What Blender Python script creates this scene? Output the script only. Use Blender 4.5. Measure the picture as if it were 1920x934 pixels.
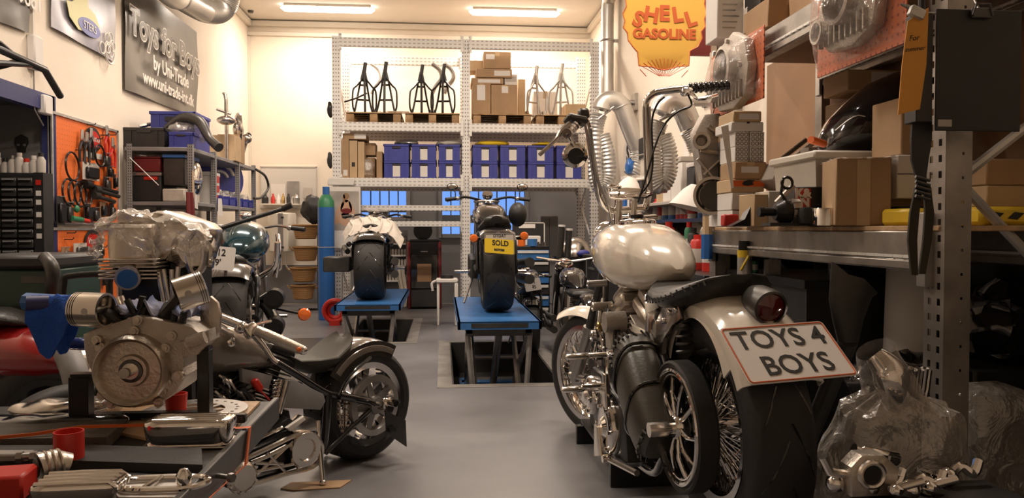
import bpy, bmesh, math, random
from mathutils import Vector, Matrix, Euler, noise
V = Vector
PI = math.pi
random.seed(7)
SC = bpy.context.scene
COL = SC.collection
for o in list(bpy.data.objects):
 bpy.data.objects.remove(o)

# ---------------------------------------------------------------- camera
F = 1450.0
EYE = V((0, 0, 1.15))
YAW = math.atan(130 / F)
PITCH = math.atan(37 / F)
cd = bpy.data.cameras.new('camera')
cam = bpy.data.objects.new('camera', cd)
COL.objects.link(cam)
cd.sensor_fit = 'HORIZONTAL'
cd.sensor_width = 36
cd.lens = 36 * F / 1920
cd.clip_start = 0.05
cam.location = EYE
cam.rotation_euler = Euler((PI / 2 - PITCH, 0, -YAW), 'XYZ')
SC.camera = cam
CR = cam.rotation_euler.to_matrix()


def at(px, py, Y=None, X=None, Z=None):
 """point of the place seen at this spot of the photograph, on the plane Y=, X= or Z="""
 d = CR @ V(((px - 960) / F, -(py - 467) / F, -1))
 if Y is not None:
  return EYE + d * (Y / d.y)
 if X is not None:
  return EYE + d * (X / d.x)
 return EYE + d * ((Z - EYE.z) / d.z)


# ---------------------------------------------------------------- world, exposure
SC.view_settings.view_transform = 'Standard'
SC.view_settings.look = 'None'
SC.view_settings.gamma = 1
SC.view_settings.use_curve_mapping = False
SC.view_settings.exposure = 0.3
W = bpy.data.worlds.new('evening')
SC.world = W
W.use_nodes = True
W.node_tree.nodes['Background'].inputs[0].default_value = (0.14, 0.27, 0.62, 1)
W.node_tree.nodes['Background'].inputs[1].default_value = 1.3
LAMP_W = 58.0
LAMP_COL = (1.0, 0.85, 0.71)


# ---------------------------------------------------------------- materials
def node_mat(name):
 m = bpy.data.materials.new(name)
 m.use_nodes = True
 return m, m.node_tree, m.node_tree.nodes['Principled BSDF']


def mat(name, col, rough=.5, metal=0., var=0.0, vs=6.0, bump=0.0, bs=40.0, coat=0., col2=None, emit=0, spec=.5, rvar=0):
 m, t, b = node_mat(name)
 b.inputs['Base Color'].default_value = (*col, 1)
 b.inputs['Roughness'].default_value = rough
 b.inputs['Metallic'].default_value = metal
 b.inputs['Coat Weight'].default_value = coat
 b.inputs['Coat Roughness'].default_value = .05
 b.inputs['Specular IOR Level'].default_value = spec
 tc = t.nodes.new('ShaderNodeTexCoord')
 if var or col2:
  n = t.nodes.new('ShaderNodeTexNoise')
  n.inputs['Scale'].default_value = vs
  n.inputs['Detail'].default_value = 5
  t.links.new(tc.outputs['Object'], n.inputs['Vector'])
  r = t.nodes.new('ShaderNodeValToRGB')
  c2 = col2 or tuple(c * (1 - var) for c in col)
  c1 = col if col2 else tuple(min(1, c * (1 + var * .5)) for c in col)
  r.color_ramp.elements[0].position = .35
  r.color_ramp.elements[1].position = .68
  r.color_ramp.elements[0].color = (*c2, 1)
  r.color_ramp.elements[1].color = (*c1, 1)
  t.links.new(n.outputs['Fac'], r.inputs['Fac'])
  t.links.new(r.outputs['Color'], b.inputs['Base Color'])
 if rvar:
  n = t.nodes.new('ShaderNodeTexNoise')
  n.inputs['Scale'].default_value = 3
  t.links.new(tc.outputs['Object'], n.inputs['Vector'])
  mr = t.nodes.new('ShaderNodeMapRange')
  mr.inputs[3].default_value = max(0, rough - rvar)
  mr.inputs[4].default_value = rough + rvar
  t.links.new(n.outputs['Fac'], mr.inputs[0])
  t.links.new(mr.outputs[0], b.inputs['Roughness'])
 if bump:
  n = t.nodes.new('ShaderNodeTexNoise')
  n.inputs['Scale'].default_value = bs
  n.inputs['Detail'].default_value = 3
  t.links.new(tc.outputs['Object'], n.inputs['Vector'])
  u = t.nodes.new('ShaderNodeBump')
  u.inputs['Strength'].default_value = bump
  u.inputs['Distance'].default_value = .02
  t.links.new(n.outputs['Fac'], u.inputs['Height'])
  t.links.new(u.outputs['Normal'], b.inputs['Normal'])
 if emit:
  b.inputs['Emission Color'].default_value = (*col, 1)
  b.inputs['Emission Strength'].default_value = emit
 return m


def film(name, tint, opac, rough=.15, bs=14, bstr=1.0, rim=.5):
 """thin clear or milky plastic foil"""
 m, t, b = node_mat(name)
 t.nodes.remove(b)
 out = t.nodes['Material Output']
 tr = t.nodes.new('ShaderNodeBsdfTransparent')
 tr.inputs[0].default_value = (.97, .95, .93, 1)
 gl = t.nodes.new('ShaderNodeBsdfGlossy')
 gl.inputs['Color'].default_value = (1, 1, 1, 1)
 gl.inputs['Roughness'].default_value = rough
 df = t.nodes.new('ShaderNodeBsdfDiffuse')
 df.inputs[0].default_value = (*tint, 1)
 mx = t.nodes.new('ShaderNodeMixShader')
 mx.inputs[0].default_value = .45
 t.links.new(df.outputs[0], mx.inputs[1])
 t.links.new(gl.outputs[0], mx.inputs[2])
 m2 = t.nodes.new('ShaderNodeMixShader')
 t.links.new(tr.outputs[0], m2.inputs[1])
 t.links.new(mx.outputs[0], m2.inputs[2])
 tc = t.nodes.new('ShaderNodeTexCoord')
 n = t.nodes.new('ShaderNodeTexVoronoi')
 n.inputs['Scale'].default_value = bs
 t.links.new(tc.outputs['Object'], n.inputs['Vector'])
 n2 = t.nodes.new('ShaderNodeTexNoise')
 n2.inputs['Scale'].default_value = bs * .8
 n2.inputs['Detail'].default_value = 4
 n2.inputs['Distortion'].default_value = 2
 t.links.new(tc.outputs['Object'], n2.inputs['Vector'])
 ad = t.nodes.new('ShaderNodeMath')
 t.links.new(n.outputs['Distance'], ad.inputs[0])
 t.links.new(n2.outputs['Fac'], ad.inputs[1])
 u = t.nodes.new('ShaderNodeBump')
 u.inputs['Strength'].default_value = bstr
 u.inputs['Distance'].default_value = .03
 t.links.new(ad.outputs[0], u.inputs['Height'])
 t.links.new(u.outputs[0], gl.inputs['Normal'])
 t.links.new(u.outputs[0], df.inputs['Normal'])
 fr = t.nodes.new('ShaderNodeLayerWeight')
 fr.inputs[0].default_value = .45
 t.links.new(u.outputs[0], fr.inputs['Normal'])
 mr = t.nodes.new('ShaderNodeMapRange')
 mr.inputs[3].default_value = opac
 mr.inputs[4].default_value = min(1, opac + rim)
 t.links.new(fr.outputs['Facing'], mr.inputs[0])
 t.links.new(mr.outputs[0], m2.inputs[0])
 t.links.new(m2.outputs[0], out.inputs[0])
 return m


def stripes_mat(name, a, b_, scale, axis='Z', rough=.5, metal=0, bump=0):
 """two-tone bands across an object's own axis"""
 m, t, b = node_mat(name)
 tc = t.nodes.new('ShaderNodeTexCoord')
 w = t.nodes.new('ShaderNodeTexWave')
 w.bands_direction = axis
 w.inputs['Scale'].default_value = scale
 t.links.new(tc.outputs['Object'], w.inputs['Vector'])
 r = t.nodes.new('ShaderNodeValToRGB')
 r.color_ramp.interpolation = 'EASE'
 r.color_ramp.elements[0].position = .4
 r.color_ramp.elements[1].position = .6
 r.color_ramp.elements[0].color = (*a, 1)
 r.color_ramp.elements[1].color = (*b_, 1)
 t.links.new(w.outputs['Fac'], r.inputs[0])
 t.links.new(r.outputs[0], b.inputs['Base Color'])
 b.inputs['Roughness'].default_value = rough
 b.inputs['Metallic'].default_value = metal
 if bump:
  u = t.nodes.new('ShaderNodeBump')
  u.inputs['Strength'].default_value = bump
  u.inputs['Distance'].default_value = .01
  t.links.new(w.outputs['Fac'], u.inputs['Height'])
  t.links.new(u.outputs['Normal'], b.inputs['Normal'])
 return m


M = {}
M['wall'] = mat('cream_plaster', (.80, .71, .60), .8, var=.04, vs=1.5, bump=.05, bs=60)
M['wallgrey'] = mat('plain_grey', (.20, .195, .20), .7, var=.1, vs=1.5, bump=.05, bs=60)
M['ceil'] = mat('ceiling_paint', (.66, .60, .52), .85, var=.06, vs=.8)
M['trimw'] = mat('white_trim', (.70, .64, .55), .6)
M['floor'] = mat('grey_epoxy_floor', (.188, .182, .188), .36, var=.22, vs=.9, bump=.03, bs=8, rvar=.1)
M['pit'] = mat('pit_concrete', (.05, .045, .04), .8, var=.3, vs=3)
M['pitframe'] = mat('pit_frame_paint', (.25, .23, .21), .6, var=.3, vs=5)
M['chrome'] = mat('chrome', (.80, .77, .74), .07, 1)
M['chrome2'] = mat('worn_chrome', (.62, .58, .54), .2, 1, var=.25, vs=12)
M['alu'] = mat('cast_aluminium', (.60, .54, .47), .38, 1, var=.15, vs=14, bump=.12, bs=90)
M['alucast'] = mat('sand_cast_aluminium', (.50, .45, .40), .5, .75, var=.15, vs=10, bump=.25, bs=160)
M['alupol'] = mat('machined_aluminium', (.75, .70, .64), .2, 1)
M['galv'] = mat('galvanised_steel', (.62, .60, .57), .42, .75, var=.25, vs=9)
M['galvl'] = mat('light_galvanised_steel', (.80, .78, .75), .5, .35, var=.1, vs=9)
M['duct'] = stripes_mat('ribbed_duct', (.72, .70, .67), (.45, .44, .42), 28, 'Z', .35, .7, .8)
M['ductp'] = mat('smooth_duct', (.66, .64, .61), .35, .8, var=.08, vs=4)
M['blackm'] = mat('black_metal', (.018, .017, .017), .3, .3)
M['blackp'] = mat('black_plastic', (.022, .02, .02), .5, var=.3, vs=5)
M['blackg'] = mat('black_gloss_paint', (.012, .011, .012), .12, coat=1)
M['rubber'] = mat('tyre_rubber', (.022, .020, .019), .62, bump=.08, bs=60)
M['leather'] = mat('black_leather', (.02, .018, .016), .4, bump=.12, bs=120)
M['white'] = mat('cream_white_paint', (.80, .73, .63), .16, coat=1)
M['grey'] = mat('warm_grey_gloss', (.22, .185, .155), .2, .35, coat=1)
M['greyd'] = mat('dark_bronze_grey', (.07, .058, .05), .22, .4, coat=1)
M['teal'] = mat('dark_teal_metallic', (.012, .03, .038), .15, .4, coat=1, col2=(.03, .08, .10), vs=5)
M['red'] = mat('red_gloss_paint', (.28, .012, .012), .2, coat=1)
M['redp'] = mat('red_plastic', (.55, .025, .015), .4)
M['orange'] = mat('orange_pegboard', (.78, .17, .03), .5, var=.08, vs=3)
M['orangep'] = mat('orange_plastic', (.75, .14, .02), .4)
M['blue'] = mat('blue_crate_plastic', (.045, .055, .32), .45, var=.1, vs=4)
M['bluelift'] = mat('blue_lift_paint', (.04, .16, .42), .35, var=.2, vs=6)
M['bluecyl'] = mat('blue_cylinder_paint', (.03, .13, .40), .3)
M['navy'] = mat('navy_frame_paint', (.03, .035, .13), .5)
M['card'] = mat('cardboard', (.42, .27, .15), .8, var=.12, vs=4)
M['card2'] = mat('pale_cardboard', (.55, .39, .23), .8, var=.1, vs=4)
M['cardd'] = mat('brown_board', (.30, .17, .09), .75, var=.15, vs=2)
M['paper'] = mat('white_paper', (.74, .70, .66), .7, var=.03)
M['paperg'] = mat('greyish_card', (.50, .45, .40), .7, var=.1)
M['wood'] = mat('pallet_wood', (.45, .28, .14), .75, var=.35, vs=10)
M['board'] = mat('chipboard', (.52, .34, .19), .6, var=.2, vs=25)
M['shelfg'] = mat('grey_shelf_paint', (.28, .27, .27), .5, .2, var=.15, vs=8)
M['steel'] = mat('steel', (.45, .43, .41), .35, .9, var=.15, vs=10)
M['steeld'] = mat('dark_steel', (.09, .085, .08), .4, .7, var=.2, vs=10)
M['yellow'] = mat('yellow_plastic', (.80, .55, .03), .4)
M['green'] = mat('dark_green_plastic', (.018, .05, .04), .4, var=.1)
M['greenl'] = mat('green_plastic', (.03, .20, .09), .4)
M['burg'] = mat('burgundy_enamel', (.16, .018, .02), .35)
M['glassd'] = mat('dark_glass', (.02, .018, .016), .06, coat=1)
M['wicker'] = stripes_mat('wicker', (.52, .28, .10), (.30, .14, .045), 30, 'Z', .6, 0, .7)
M['cloth'] = mat('white_cloth', (.62, .56, .49), .9, var=.12, vs=9, bump=.3, bs=25)
M['clothb'] = mat('blue_microfibre_cloth', (.02, .10, .50), .95, bump=.5, bs=150, var=.15, vs=12)
M['rag'] = mat('blue_white_rag', (.50, .50, .58), .95, col2=(.12, .15, .30), vs=14, bump=.4, bs=40)
M['film'] = film('clear_plastic_film', (.80, .76, .72), .22)
M['filmm'] = film('milky_plastic_film', (.72, .66, .58), .30, .18, 9, 1.0, .42)
M['filmc'] = film('clear_blister', (.85, .80, .76), .10, .08, 8, .7, .28)
M['galv_shade'] = mat('shaded_rack_steel', (.34, .31, .28), .4, .8, var=.25, vs=9)  # galvanised steel with the shadow on the right rack put into its colour
M['banner'] = mat('dark_vinyl_banner', (.075, .065, .055), .33, bump=.15, bs=4)
M['bannerw'] = mat('banner_white_print', (.75, .70, .64), .4)
M['poster'] = mat('pale_vinyl_poster', (.42, .40, .43), .3, col2=(.25, .25, .33), vs=3)
M['envel'] = mat('orange_paper_tag', (.80, .36, .06), .7, var=.05)
M['lens_red'] = mat('dark_red_lens', (.10, .006, .006), .08, coat=1)
M['lens_or'] = mat('orange_lens', (.80, .16, .02), .15, coat=1)
M['ink'] = mat('black_ink', (.02, .018, .016), .6)
M['shelly'] = mat('yellow_enamel', (.80, .47, .09), .4)
M['shello'] = mat('orange_red_enamel', (.62, .13, .04), .4)
M['skin'] = mat('printed_skin_tone', (.55, .33, .22), .5)
M['foam'] = mat('grey_foam', (.10, .085, .07), .9, bump=.3, bs=200)
M['lamp'] = mat('lit_diffuser', (1.0, .93, .82), .5, emit=7)
M['glass'] = mat('window_glass', (.9, .95, 1), .02)
M['brass'] = mat('brass', (.55, .38, .15), .3, 1)
M['bagl'] = mat('worn_black_leather', (.05, .045, .034), .38, bump=.06, bs=90)
M['seal'] = mat('seat_suede', (.055, .048, .035), .6, bump=.1, bs=200)
_b = M['glass'].node_tree.nodes['Principled BSDF']
_b.inputs['Transmission Weight'].default_value = 1
_b.inputs['IOR'].default_value = 1.05


def xform(loc=(0, 0, 0), rot=(0, 0, 0)):
 return Matrix.Translation(V(loc)) @ Euler(rot).to_matrix().to_4x4()


def frame(z):
 z = V(z).normalized()
 a = V((0, 0, 1)) if abs(z.z) < .9 else V((1, 0, 0))
 x = a.cross(z).normalized()
 return x, z.cross(x), z


def smooth_pts(pts, n):
 P = [V(p) for p in pts]
 out = []
 for i in range(len(P) - 1):
  p0 = P[max(0, i - 1)]; p1 = P[i]; p2 = P[i + 1]; p3 = P[min(len(P) - 1, i + 2)]
  for k in range(n):
   t = k / n
   out.append(.5 * ((2 * p1) + (p2 - p0) * t + (2 * p0 - 5 * p1 + 4 * p2 - p3) * t * t + (3 * p1 - p0 - 3 * p2 + p3) * t ** 3))
 out.append(P[-1])
 return out


class MB:
 """collects shapes; build() links them as one mesh object"""

 def __init__(s, T=None):
  s.bm = bmesh.new()
  s.T = T or Matrix()

 def _v(s, p):
  return s.bm.verts.new(s.T @ V(p))

 def box(s, c, size, rot=(0, 0, 0), bev=0.0, seg=1):
  r = bmesh.ops.create_cube(s.bm, size=1)
  vs = r['verts']
  m = s.T @ Matrix.Translation(V(c)) @ Euler(rot).to_matrix().to_4x4() @ Matrix.Diagonal((*size, 1))
  bmesh.ops.transform(s.bm, matrix=m, verts=vs)
  if bev:
   es = list({e for v in vs for e in v.link_edges})
   bmesh.ops.bevel(s.bm, geom=es, offset=bev, segments=seg, affect='EDGES', profile=.5)
  return s

 def bx(s, x0, x1, y0, y1, z0, z1, bev=0.0):
  return s.box(((x0 + x1) / 2, (y0 + y1) / 2, (z0 + z1) / 2), (abs(x1 - x0), abs(y1 - y0), abs(z1 - z0)), bev=bev)

 def rings(s, R, caps=True, closed=False, loop=True):
  rows = [[s._v(p) for p in r] for r in R]
  n = len(rows[0])
  k = len(rows)
  for i in range(k if closed else k - 1):
   a = rows[i]; b = rows[(i + 1) % k]
   for j in range(n if loop else n - 1):
    try:
     s.bm.faces.new((a[j], a[(j + 1) % n], b[(j + 1) % n], b[j]))
    except ValueError:
     pass
  if caps and not closed and loop:
   try:
    s.bm.faces.new(rows[0][::-1])
    s.bm.faces.new(rows[-1])
   except ValueError:
    pass
  return s

 def cyl(s, p0, p1, r0, r1=None, seg=16, caps=True):
  p0 = V(p0); p1 = V(p1)
  if r1 is None:
   r1 = r0
  x, y, z = frame(p1 - p0)
  R = []
  for p, r in ((p0, r0), (p1, r1)):
   R.append([p + (x * math.cos(2 * PI * j / seg) + y * math.sin(2 * PI * j / seg)) * r for j in range(seg)])
  return s.rings(R, caps)

 def tube(s, pts, r, seg=8, sm=0, closed=False):
  P = smooth_pts(pts, sm) if sm else [V(p) for p in pts]
  n = len(P)
  if isinstance(r, (list, tuple)):
   rr = [r[0] + (r[-1] - r[0]) * i / (n - 1) if len(r) == 2 else r[min(len(r) - 1, int(i * (len(r) - 1) / (n - 1) + .5))] for i in range(n)]
   if len(r) > 2:
    rr = []
    for i in range(n):
     f = i * (len(r) - 1) / (n - 1); k = min(int(f), len(r) - 2)
     rr.append(r[k] * (1 - f + k) + r[k + 1] * (f - k))
  else:
   rr = [r] * n
  R = []
  prev = None
  for i, p in enumerate(P):
   if closed:
    t = (P[(i + 1) % n] - P[i - 1]).normalized()
   else:
    t = (P[min(n - 1, i + 1)] - P[max(0, i - 1)]).normalized()
   if prev is None:
    x, y, z = frame(t)
   else:
    x = (prev - t * prev.dot(t)).normalized()
    y = t.cross(x)
   prev = x
   R.append([p + (x * math.cos(2 * PI * j / seg) + y * math.sin(2 * PI * j / seg)) * rr[i] for j in range(seg)])
  return s.rings(R, True, closed)

 def lathe(s, prof, o, axis, seg=32, a0=0, a1=2 * PI, closed=False, ref=None):
  o = V(o)
  x, y, z = frame(axis)
  if ref is not None:
   x = V(ref).normalized(); y = z.cross(x)
  full = abs(a1 - a0 - 2 * PI) < 1e-4
  n = seg if full else seg + 1
  R = []
  for j in range(n):
   a = a0 + (a1 - a0) * j / seg
   d = x * math.cos(a) + y * math.sin(a)
   R.append([o + d * r + z * h for r, h in prof])
  rows = [[s._v(p) for p in q] for q in R]
  m = len(prof)
  for j in range(seg):
   A = rows[j]; Bq = rows[(j + 1) % n]
   for i in range(m if closed else m - 1):
    try:
     s.bm.faces.new((A[i], Bq[i], Bq[(i + 1) % m], A[(i + 1) % m]))
    except ValueError:
     pass
  if not closed:
   if full:
    for i in (0, m - 1):
     if prof[i][0] > 1e-5:
      try:
       s.bm.faces.new([rows[j][i] for j in range(n)])
      except ValueError:
       pass
  elif not full:
   s.bm.faces.new(rows[0]); s.bm.faces.new(rows[-1][::-1])
  return s

 def torus(s, c, axis, R, r, seg=32, ms=8, a0=0, a1=2 * PI, ref=None):
  prof = [(R + r * math.cos(2 * PI * k / ms), r * math.sin(2 * PI * k / ms)) for k in range(ms)]
  return s.lathe(prof, c, axis, seg, a0, a1, True, ref)

 def ell(s, c, rad, rot=(0, 0, 0), u=20, v=12):
  r = bmesh.ops.create_uvsphere(s.bm, u_segments=u, v_segments=v, radius=1)
  m = s.T @ Matrix.Translation(V(c)) @ Euler(rot).to_matrix().to_4x4() @ Matrix.Diagonal((*rad, 1))
  bmesh.ops.transform(s.bm, matrix=m, verts=r['verts'])
  return s

 def prism(s, pts, o, u, v, th, bev=0):
  """2-D outline in the plane (o,u,v), thickness th along u x v"""
  o = V(o); u = V(u).normalized(); v = V(v).normalized(); w = u.cross(v)
  a = [s._v(o + u * p[0] + v * p[1] - w * th / 2) for p in pts]
  b = [s._v(o + u * p[0] + v * p[1] + w * th / 2) for p in pts]
  n = len(pts)
  fs = [s.bm.faces.new(a[::-1]), s.bm.faces.new(b)]
  for i in range(n):
   fs.append(s.bm.faces.new((a[i], a[(i + 1) % n], b[(i + 1) % n], b[i])))
  if bev:
   es = [e for f in fs[:2] for e in f.edges]
   bmesh.ops.bevel(s.bm, geom=es, offset=bev, segments=2, affect='EDGES', profile=.5)
  return s

 def grid(s, f, nu, nv, th=0.0):
  rows = [[s._v(f(i / nu, j / nv)) for j in range(nv + 1)] for i in range(nu + 1)]
  fs = []
  for i in range(nu):
   for j in range(nv):
    fs.append(s.bm.faces.new((rows[i][j], rows[i + 1][j], rows[i + 1][j + 1], rows[i][j + 1])))
  if th:
   bmesh.ops.recalc_face_normals(s.bm, faces=fs)
   bmesh.ops.solidify(s.bm, geom=fs, thickness=th)
  return s

 def build(s, name, m, parent=None, smooth=True, jitter=0, fix=True):
  if jitter:
   for v in s.bm.verts:
    n = noise.noise_vector(v.co * 14)
    v.co += n * jitter
  if fix:
   bmesh.ops.recalc_face_normals(s.bm, faces=s.bm.faces)
  me = bpy.data.meshes.new(name)
  s.bm.to_mesh(me)
  s.bm.free()
  ms = m if isinstance(m, (list, tuple)) else [m]
  for q in ms:
   me.materials.append(M[q] if isinstance(q, str) else q)
  if smooth:
   me.shade_smooth()
   me.set_sharp_from_angle(angle=math.radians(38))
  o = bpy.data.objects.new(name, me)
  COL.objects.link(o)
  if parent is not None:
   o.parent = parent
  return o


def tag(o, label, cat, group=None):
 o['label'] = label
 o['category'] = cat
 if group:
  o['group'] = group
 return o


def thing(name, label, cat, loc=(0, 0, 0), rot=(0, 0, 0), group=None, scale=None):
 o = bpy.data.objects.new(name, None)
 o.empty_display_size = .1
 COL.objects.link(o)
 o.location = loc
 o.rotation_euler = rot if isinstance(rot, (tuple, list, Euler)) else (0, 0, rot)
 if scale:
  o.scale = (scale,) * 3
 return tag(o, label, cat, group)


def struct(o):
 o['kind'] = 'structure'
 return o


def dup(root, loc=None, rot=None, label=None, group=None):
 r = root.copy()
 COL.objects.link(r)
 if loc is not None:
  r.location = loc
 if rot is not None:
  r.rotation_euler = rot if isinstance(rot, (tuple, list)) else (0, 0, rot)
 if label:
  r['label'] = label
 if group:
  r['group'] = group

 def rec(a, b):
  for ch in list(a.children):
   c = ch.copy()
   COL.objects.link(c)
   c.parent = b
   rec(ch, c)
 rec(root, r)
 return r


def text(body, size, o, u, v, m, name='lettering', parent=None, th=.001, bold=0.0, align='CENTER', sx=1.0, shear=0, spacing=1.0):
 """lettering lying in the plane (o,u,v)"""
 c = bpy.data.curves.new(name, 'FONT')
 c.body = body
 c.size = size
 c.align_x = align
 c.align_y = 'CENTER'
 c.extrude = th / 2
 c.offset = bold
 c.shear = shear
 c.space_character = spacing
 c.resolution_u = 3
 t = bpy.data.objects.new(name, c)
 me = bpy.data.meshes.new_from_object(t)
 me.name = name
 bpy.data.objects.remove(t)
 u = V(u).normalized(); v = V(v).normalized(); w = u.cross(v)
 mm = Matrix((u * sx, v, w)).transposed().to_4x4()
 mm.translation = V(o)
 me.transform(mm)
 me.materials.clear()
 me.materials.append(M[m] if isinstance(m, str) else m)
 ob = bpy.data.objects.new(name, me)
 COL.objects.link(ob)
 if parent is not None:
  ob.parent = parent
 return ob


def one(name, mb, m, label, cat, group=None, smooth=True, jitter=0):
 return tag(mb.build(name, m, None, smooth, jitter), label, cat, group)
# ================================================================ the room
XL, XR, YB, YF, ZC = -2.93, 2.32, 12.1, -2.2, 4.32
# floor with two lift pits
PITS = [(-.02, 1.28, 5.72, 7.75, .3), (-1.42, -.62, 7.95, 9.9, .3)]
p1a, p1b = at(848, 722, Z=0), at(1040, 722, Z=0)
PITS[0] = (p1a.x, p1b.x + .06, p1a.y, p1a.y + 2.15, .32)
p2a, p2b = at(642, 643, Z=0), at(752, 643, Z=0)
PITS[1] = (p2a.x, p2b.x + .05, p2a.y, p2a.y + 2.0, .32)
b = MB()
xs = sorted({XL - 3, XR + .3, *[p[0] for p in PITS], *[p[1] for p in PITS]})
ys = sorted({YF - .3, YB + .3, *[p[2] for p in PITS], *[p[3] for p in PITS]})
for i in range(len(xs) - 1):
 for j in range(len(ys) - 1):
  cx = (xs[i] + xs[i + 1]) / 2; cy = (ys[j] + ys[j + 1]) / 2
  if any(p[0] < cx < p[1] and p[2] < cy < p[3] for p in PITS):
   continue
  b.bx(xs[i], xs[i + 1], ys[j], ys[j + 1], -.1, 0)
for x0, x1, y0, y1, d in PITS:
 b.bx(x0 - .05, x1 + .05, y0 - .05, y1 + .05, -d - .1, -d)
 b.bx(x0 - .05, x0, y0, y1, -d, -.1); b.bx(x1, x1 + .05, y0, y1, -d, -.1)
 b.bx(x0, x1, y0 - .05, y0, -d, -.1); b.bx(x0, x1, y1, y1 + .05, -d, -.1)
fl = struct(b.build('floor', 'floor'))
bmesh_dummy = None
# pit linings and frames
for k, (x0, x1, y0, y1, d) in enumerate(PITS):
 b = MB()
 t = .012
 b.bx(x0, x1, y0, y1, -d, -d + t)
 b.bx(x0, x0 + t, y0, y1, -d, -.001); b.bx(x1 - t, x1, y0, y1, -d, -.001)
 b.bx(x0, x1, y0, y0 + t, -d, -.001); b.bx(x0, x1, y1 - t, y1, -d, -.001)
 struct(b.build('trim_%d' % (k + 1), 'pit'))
 b = MB()
 w = .11
 b.bx(x0 - w, x0, y0 - w, y1 + w, 0, .004); b.bx(x1, x1 + w, y0 - w, y1 + w, 0, .004)
 b.bx(x0, x1, y0 - w, y0, 0, .004); b.bx(x0, x1, y1, y1 + w, 0, .004)
 struct(b.build('trim_%d' % (k + 3), 'pitframe'))
struct(MB().bx(XL - .2, XR + .2, YF, YB + .2, ZC, ZC + .1).build('ceiling', 'ceil'))
# back wall with two window openings
WIN = []
for (a, c, e, f) in ((676, 763, 352, 408), (828, 985, 352, 440)):
 p = at(a, e, Y=YB); q = at(c, f, Y=YB)
 WIN.append((p.x, q.x, q.z, p.z))
zt = max(w[3] for w in WIN)
zlow = min(w[2] for w in WIN)
xg = at(612, 400, Y=YB).x
b = MB(); b2 = MB()
def wallpiece(x0, x1, z0, z1, dst):
 if x1 - x0 > 1e-3 and z1 - z0 > 1e-3:
  dst.bx(x0, x1, YB, YB + .2, z0, z1)
wallpiece(XL - .2, xg, 0, ZC, b)
wallpiece(xg, XR + .2, zt, ZC, b)
cur = xg
for (x0, x1, z0, z1) in WIN:
 wallpiece(cur, x0, 0, zt, b2)
 wallpiece(x0, x1, 0, z0, b2)
 wallpiece(x0, x1, z1, zt, b2)
 cur = x1
wallpiece(cur, XR + .2, 0, zt, b2)
struct(b.build('wall_back', 'wall'))
struct(b2.build('wall_back_lower', 'wallgrey'))  # one even grey from the floor to the window heads
# grey lower part of the back wall on the left side
xq = at(470, 500, Y=YB).x
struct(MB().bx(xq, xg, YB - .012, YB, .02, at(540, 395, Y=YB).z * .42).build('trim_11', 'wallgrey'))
for k, (x0, x1, z0, z1) in enumerate(WIN):
 w = struct(thing('window_%d' % (k + 1), 'barred window', 'window', ((x0 + x1) / 2, YB, z0)))
 T = Matrix.Translation(-V(w.location))
 b = MB(T)
 t = .05
 b.bx(x0 - t, x0 + .01, YB - .03, YB + .1, z0 - t, z1 + t); b.bx(x1 - .01, x1 + t, YB - .03, YB + .1, z0 - t, z1 + t)
 b.bx(x0, x1, YB - .03, YB + .1, z0 - t, z0 + .01); b.bx(x0, x1, YB - .03, YB + .1, z1 - .01, z1 + t)
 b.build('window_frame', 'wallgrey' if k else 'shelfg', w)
 b = MB(T)
 b.bx(x0, x1, YB + .11, YB + .115, z0, z1)
 b.build('pane', 'glass', w)
 b = MB(T)
 n = 5 if k == 0 else 9
 for i in range(1, n):
  x = x0 + (x1 - x0) * i / n
  b.bx(x - .009, x + .009, YB + .14, YB + .16, z0 - .02, z1 + .02)
 if k == 0:
  b.bx(x0, x1, YB + .12, YB + .15, z0 + .18 * (z1 - z0), z0 + .42 * (z1 - z0))
 else:
  b.bx(x0, x1, YB + .12, YB + .15, z0 + .25 * (z1 - z0), z0 + .42 * (z1 - z0))
 b.build('window_bars', 'shelfg', w)
# right wall, front wall
struct(MB().bx(XR, XR + .2, YF, YB, 0, ZC).build('wall_right', 'wall'))
struct(MB().bx(XL - .2, XR + .2, YF - .2, YF, 0, ZC).build('wall_front', 'wall'))
# left wall with the blue-framed opening
fr1 = at(94, 190, X=XL)       # far edge of the opening
DY1 = fr1.y; DZ = at(94, 186, X=XL).z
DY0 = 3.6
b = MB()
b.bx(XL - .2, XL, YF, DY0, 0, ZC); b.bx(XL - .2, XL, DY1, YB, 0, ZC); b.bx(XL - .2, XL, DY0, DY1, DZ, ZC)
struct(b.build('wall_left', 'wall'))
# alcove beyond the opening
b = MB()
b.bx(XL - 1.5, XL - .04, DY1 - .015, DY1 + .0, 0, DZ - .05); b.bx(XL - 1.5, XL - .2, DY1 + .0, DY1 + .1, 0, DZ + .3)
b.bx(XL - 1.6, XL - 1.5, DY0 - .4, DY1 + .1, 0, DZ + .3)
b.bx(XL - 1.5, XL - .2, DY0 - .5, DY0 - .4, 0, DZ + .3)
b.bx(XL - 1.6, XL - .2, DY0 - .5, DY1 + .1, DZ + .3, DZ + .4)
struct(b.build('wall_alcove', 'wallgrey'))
b = MB()
t = .055
b.bx(XL - .04, XL + .03, DY1 - t, DY1 + .02, 0, DZ + .02); b.bx(XL - .04, XL + .03, DY0 - .02, DY0 + t, 0, DZ + .02)
b.bx(XL - .04, XL + .03, DY0, DY1, DZ - .1, DZ + .02)
struct(b.build('trim_5', 'navy'))
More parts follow.
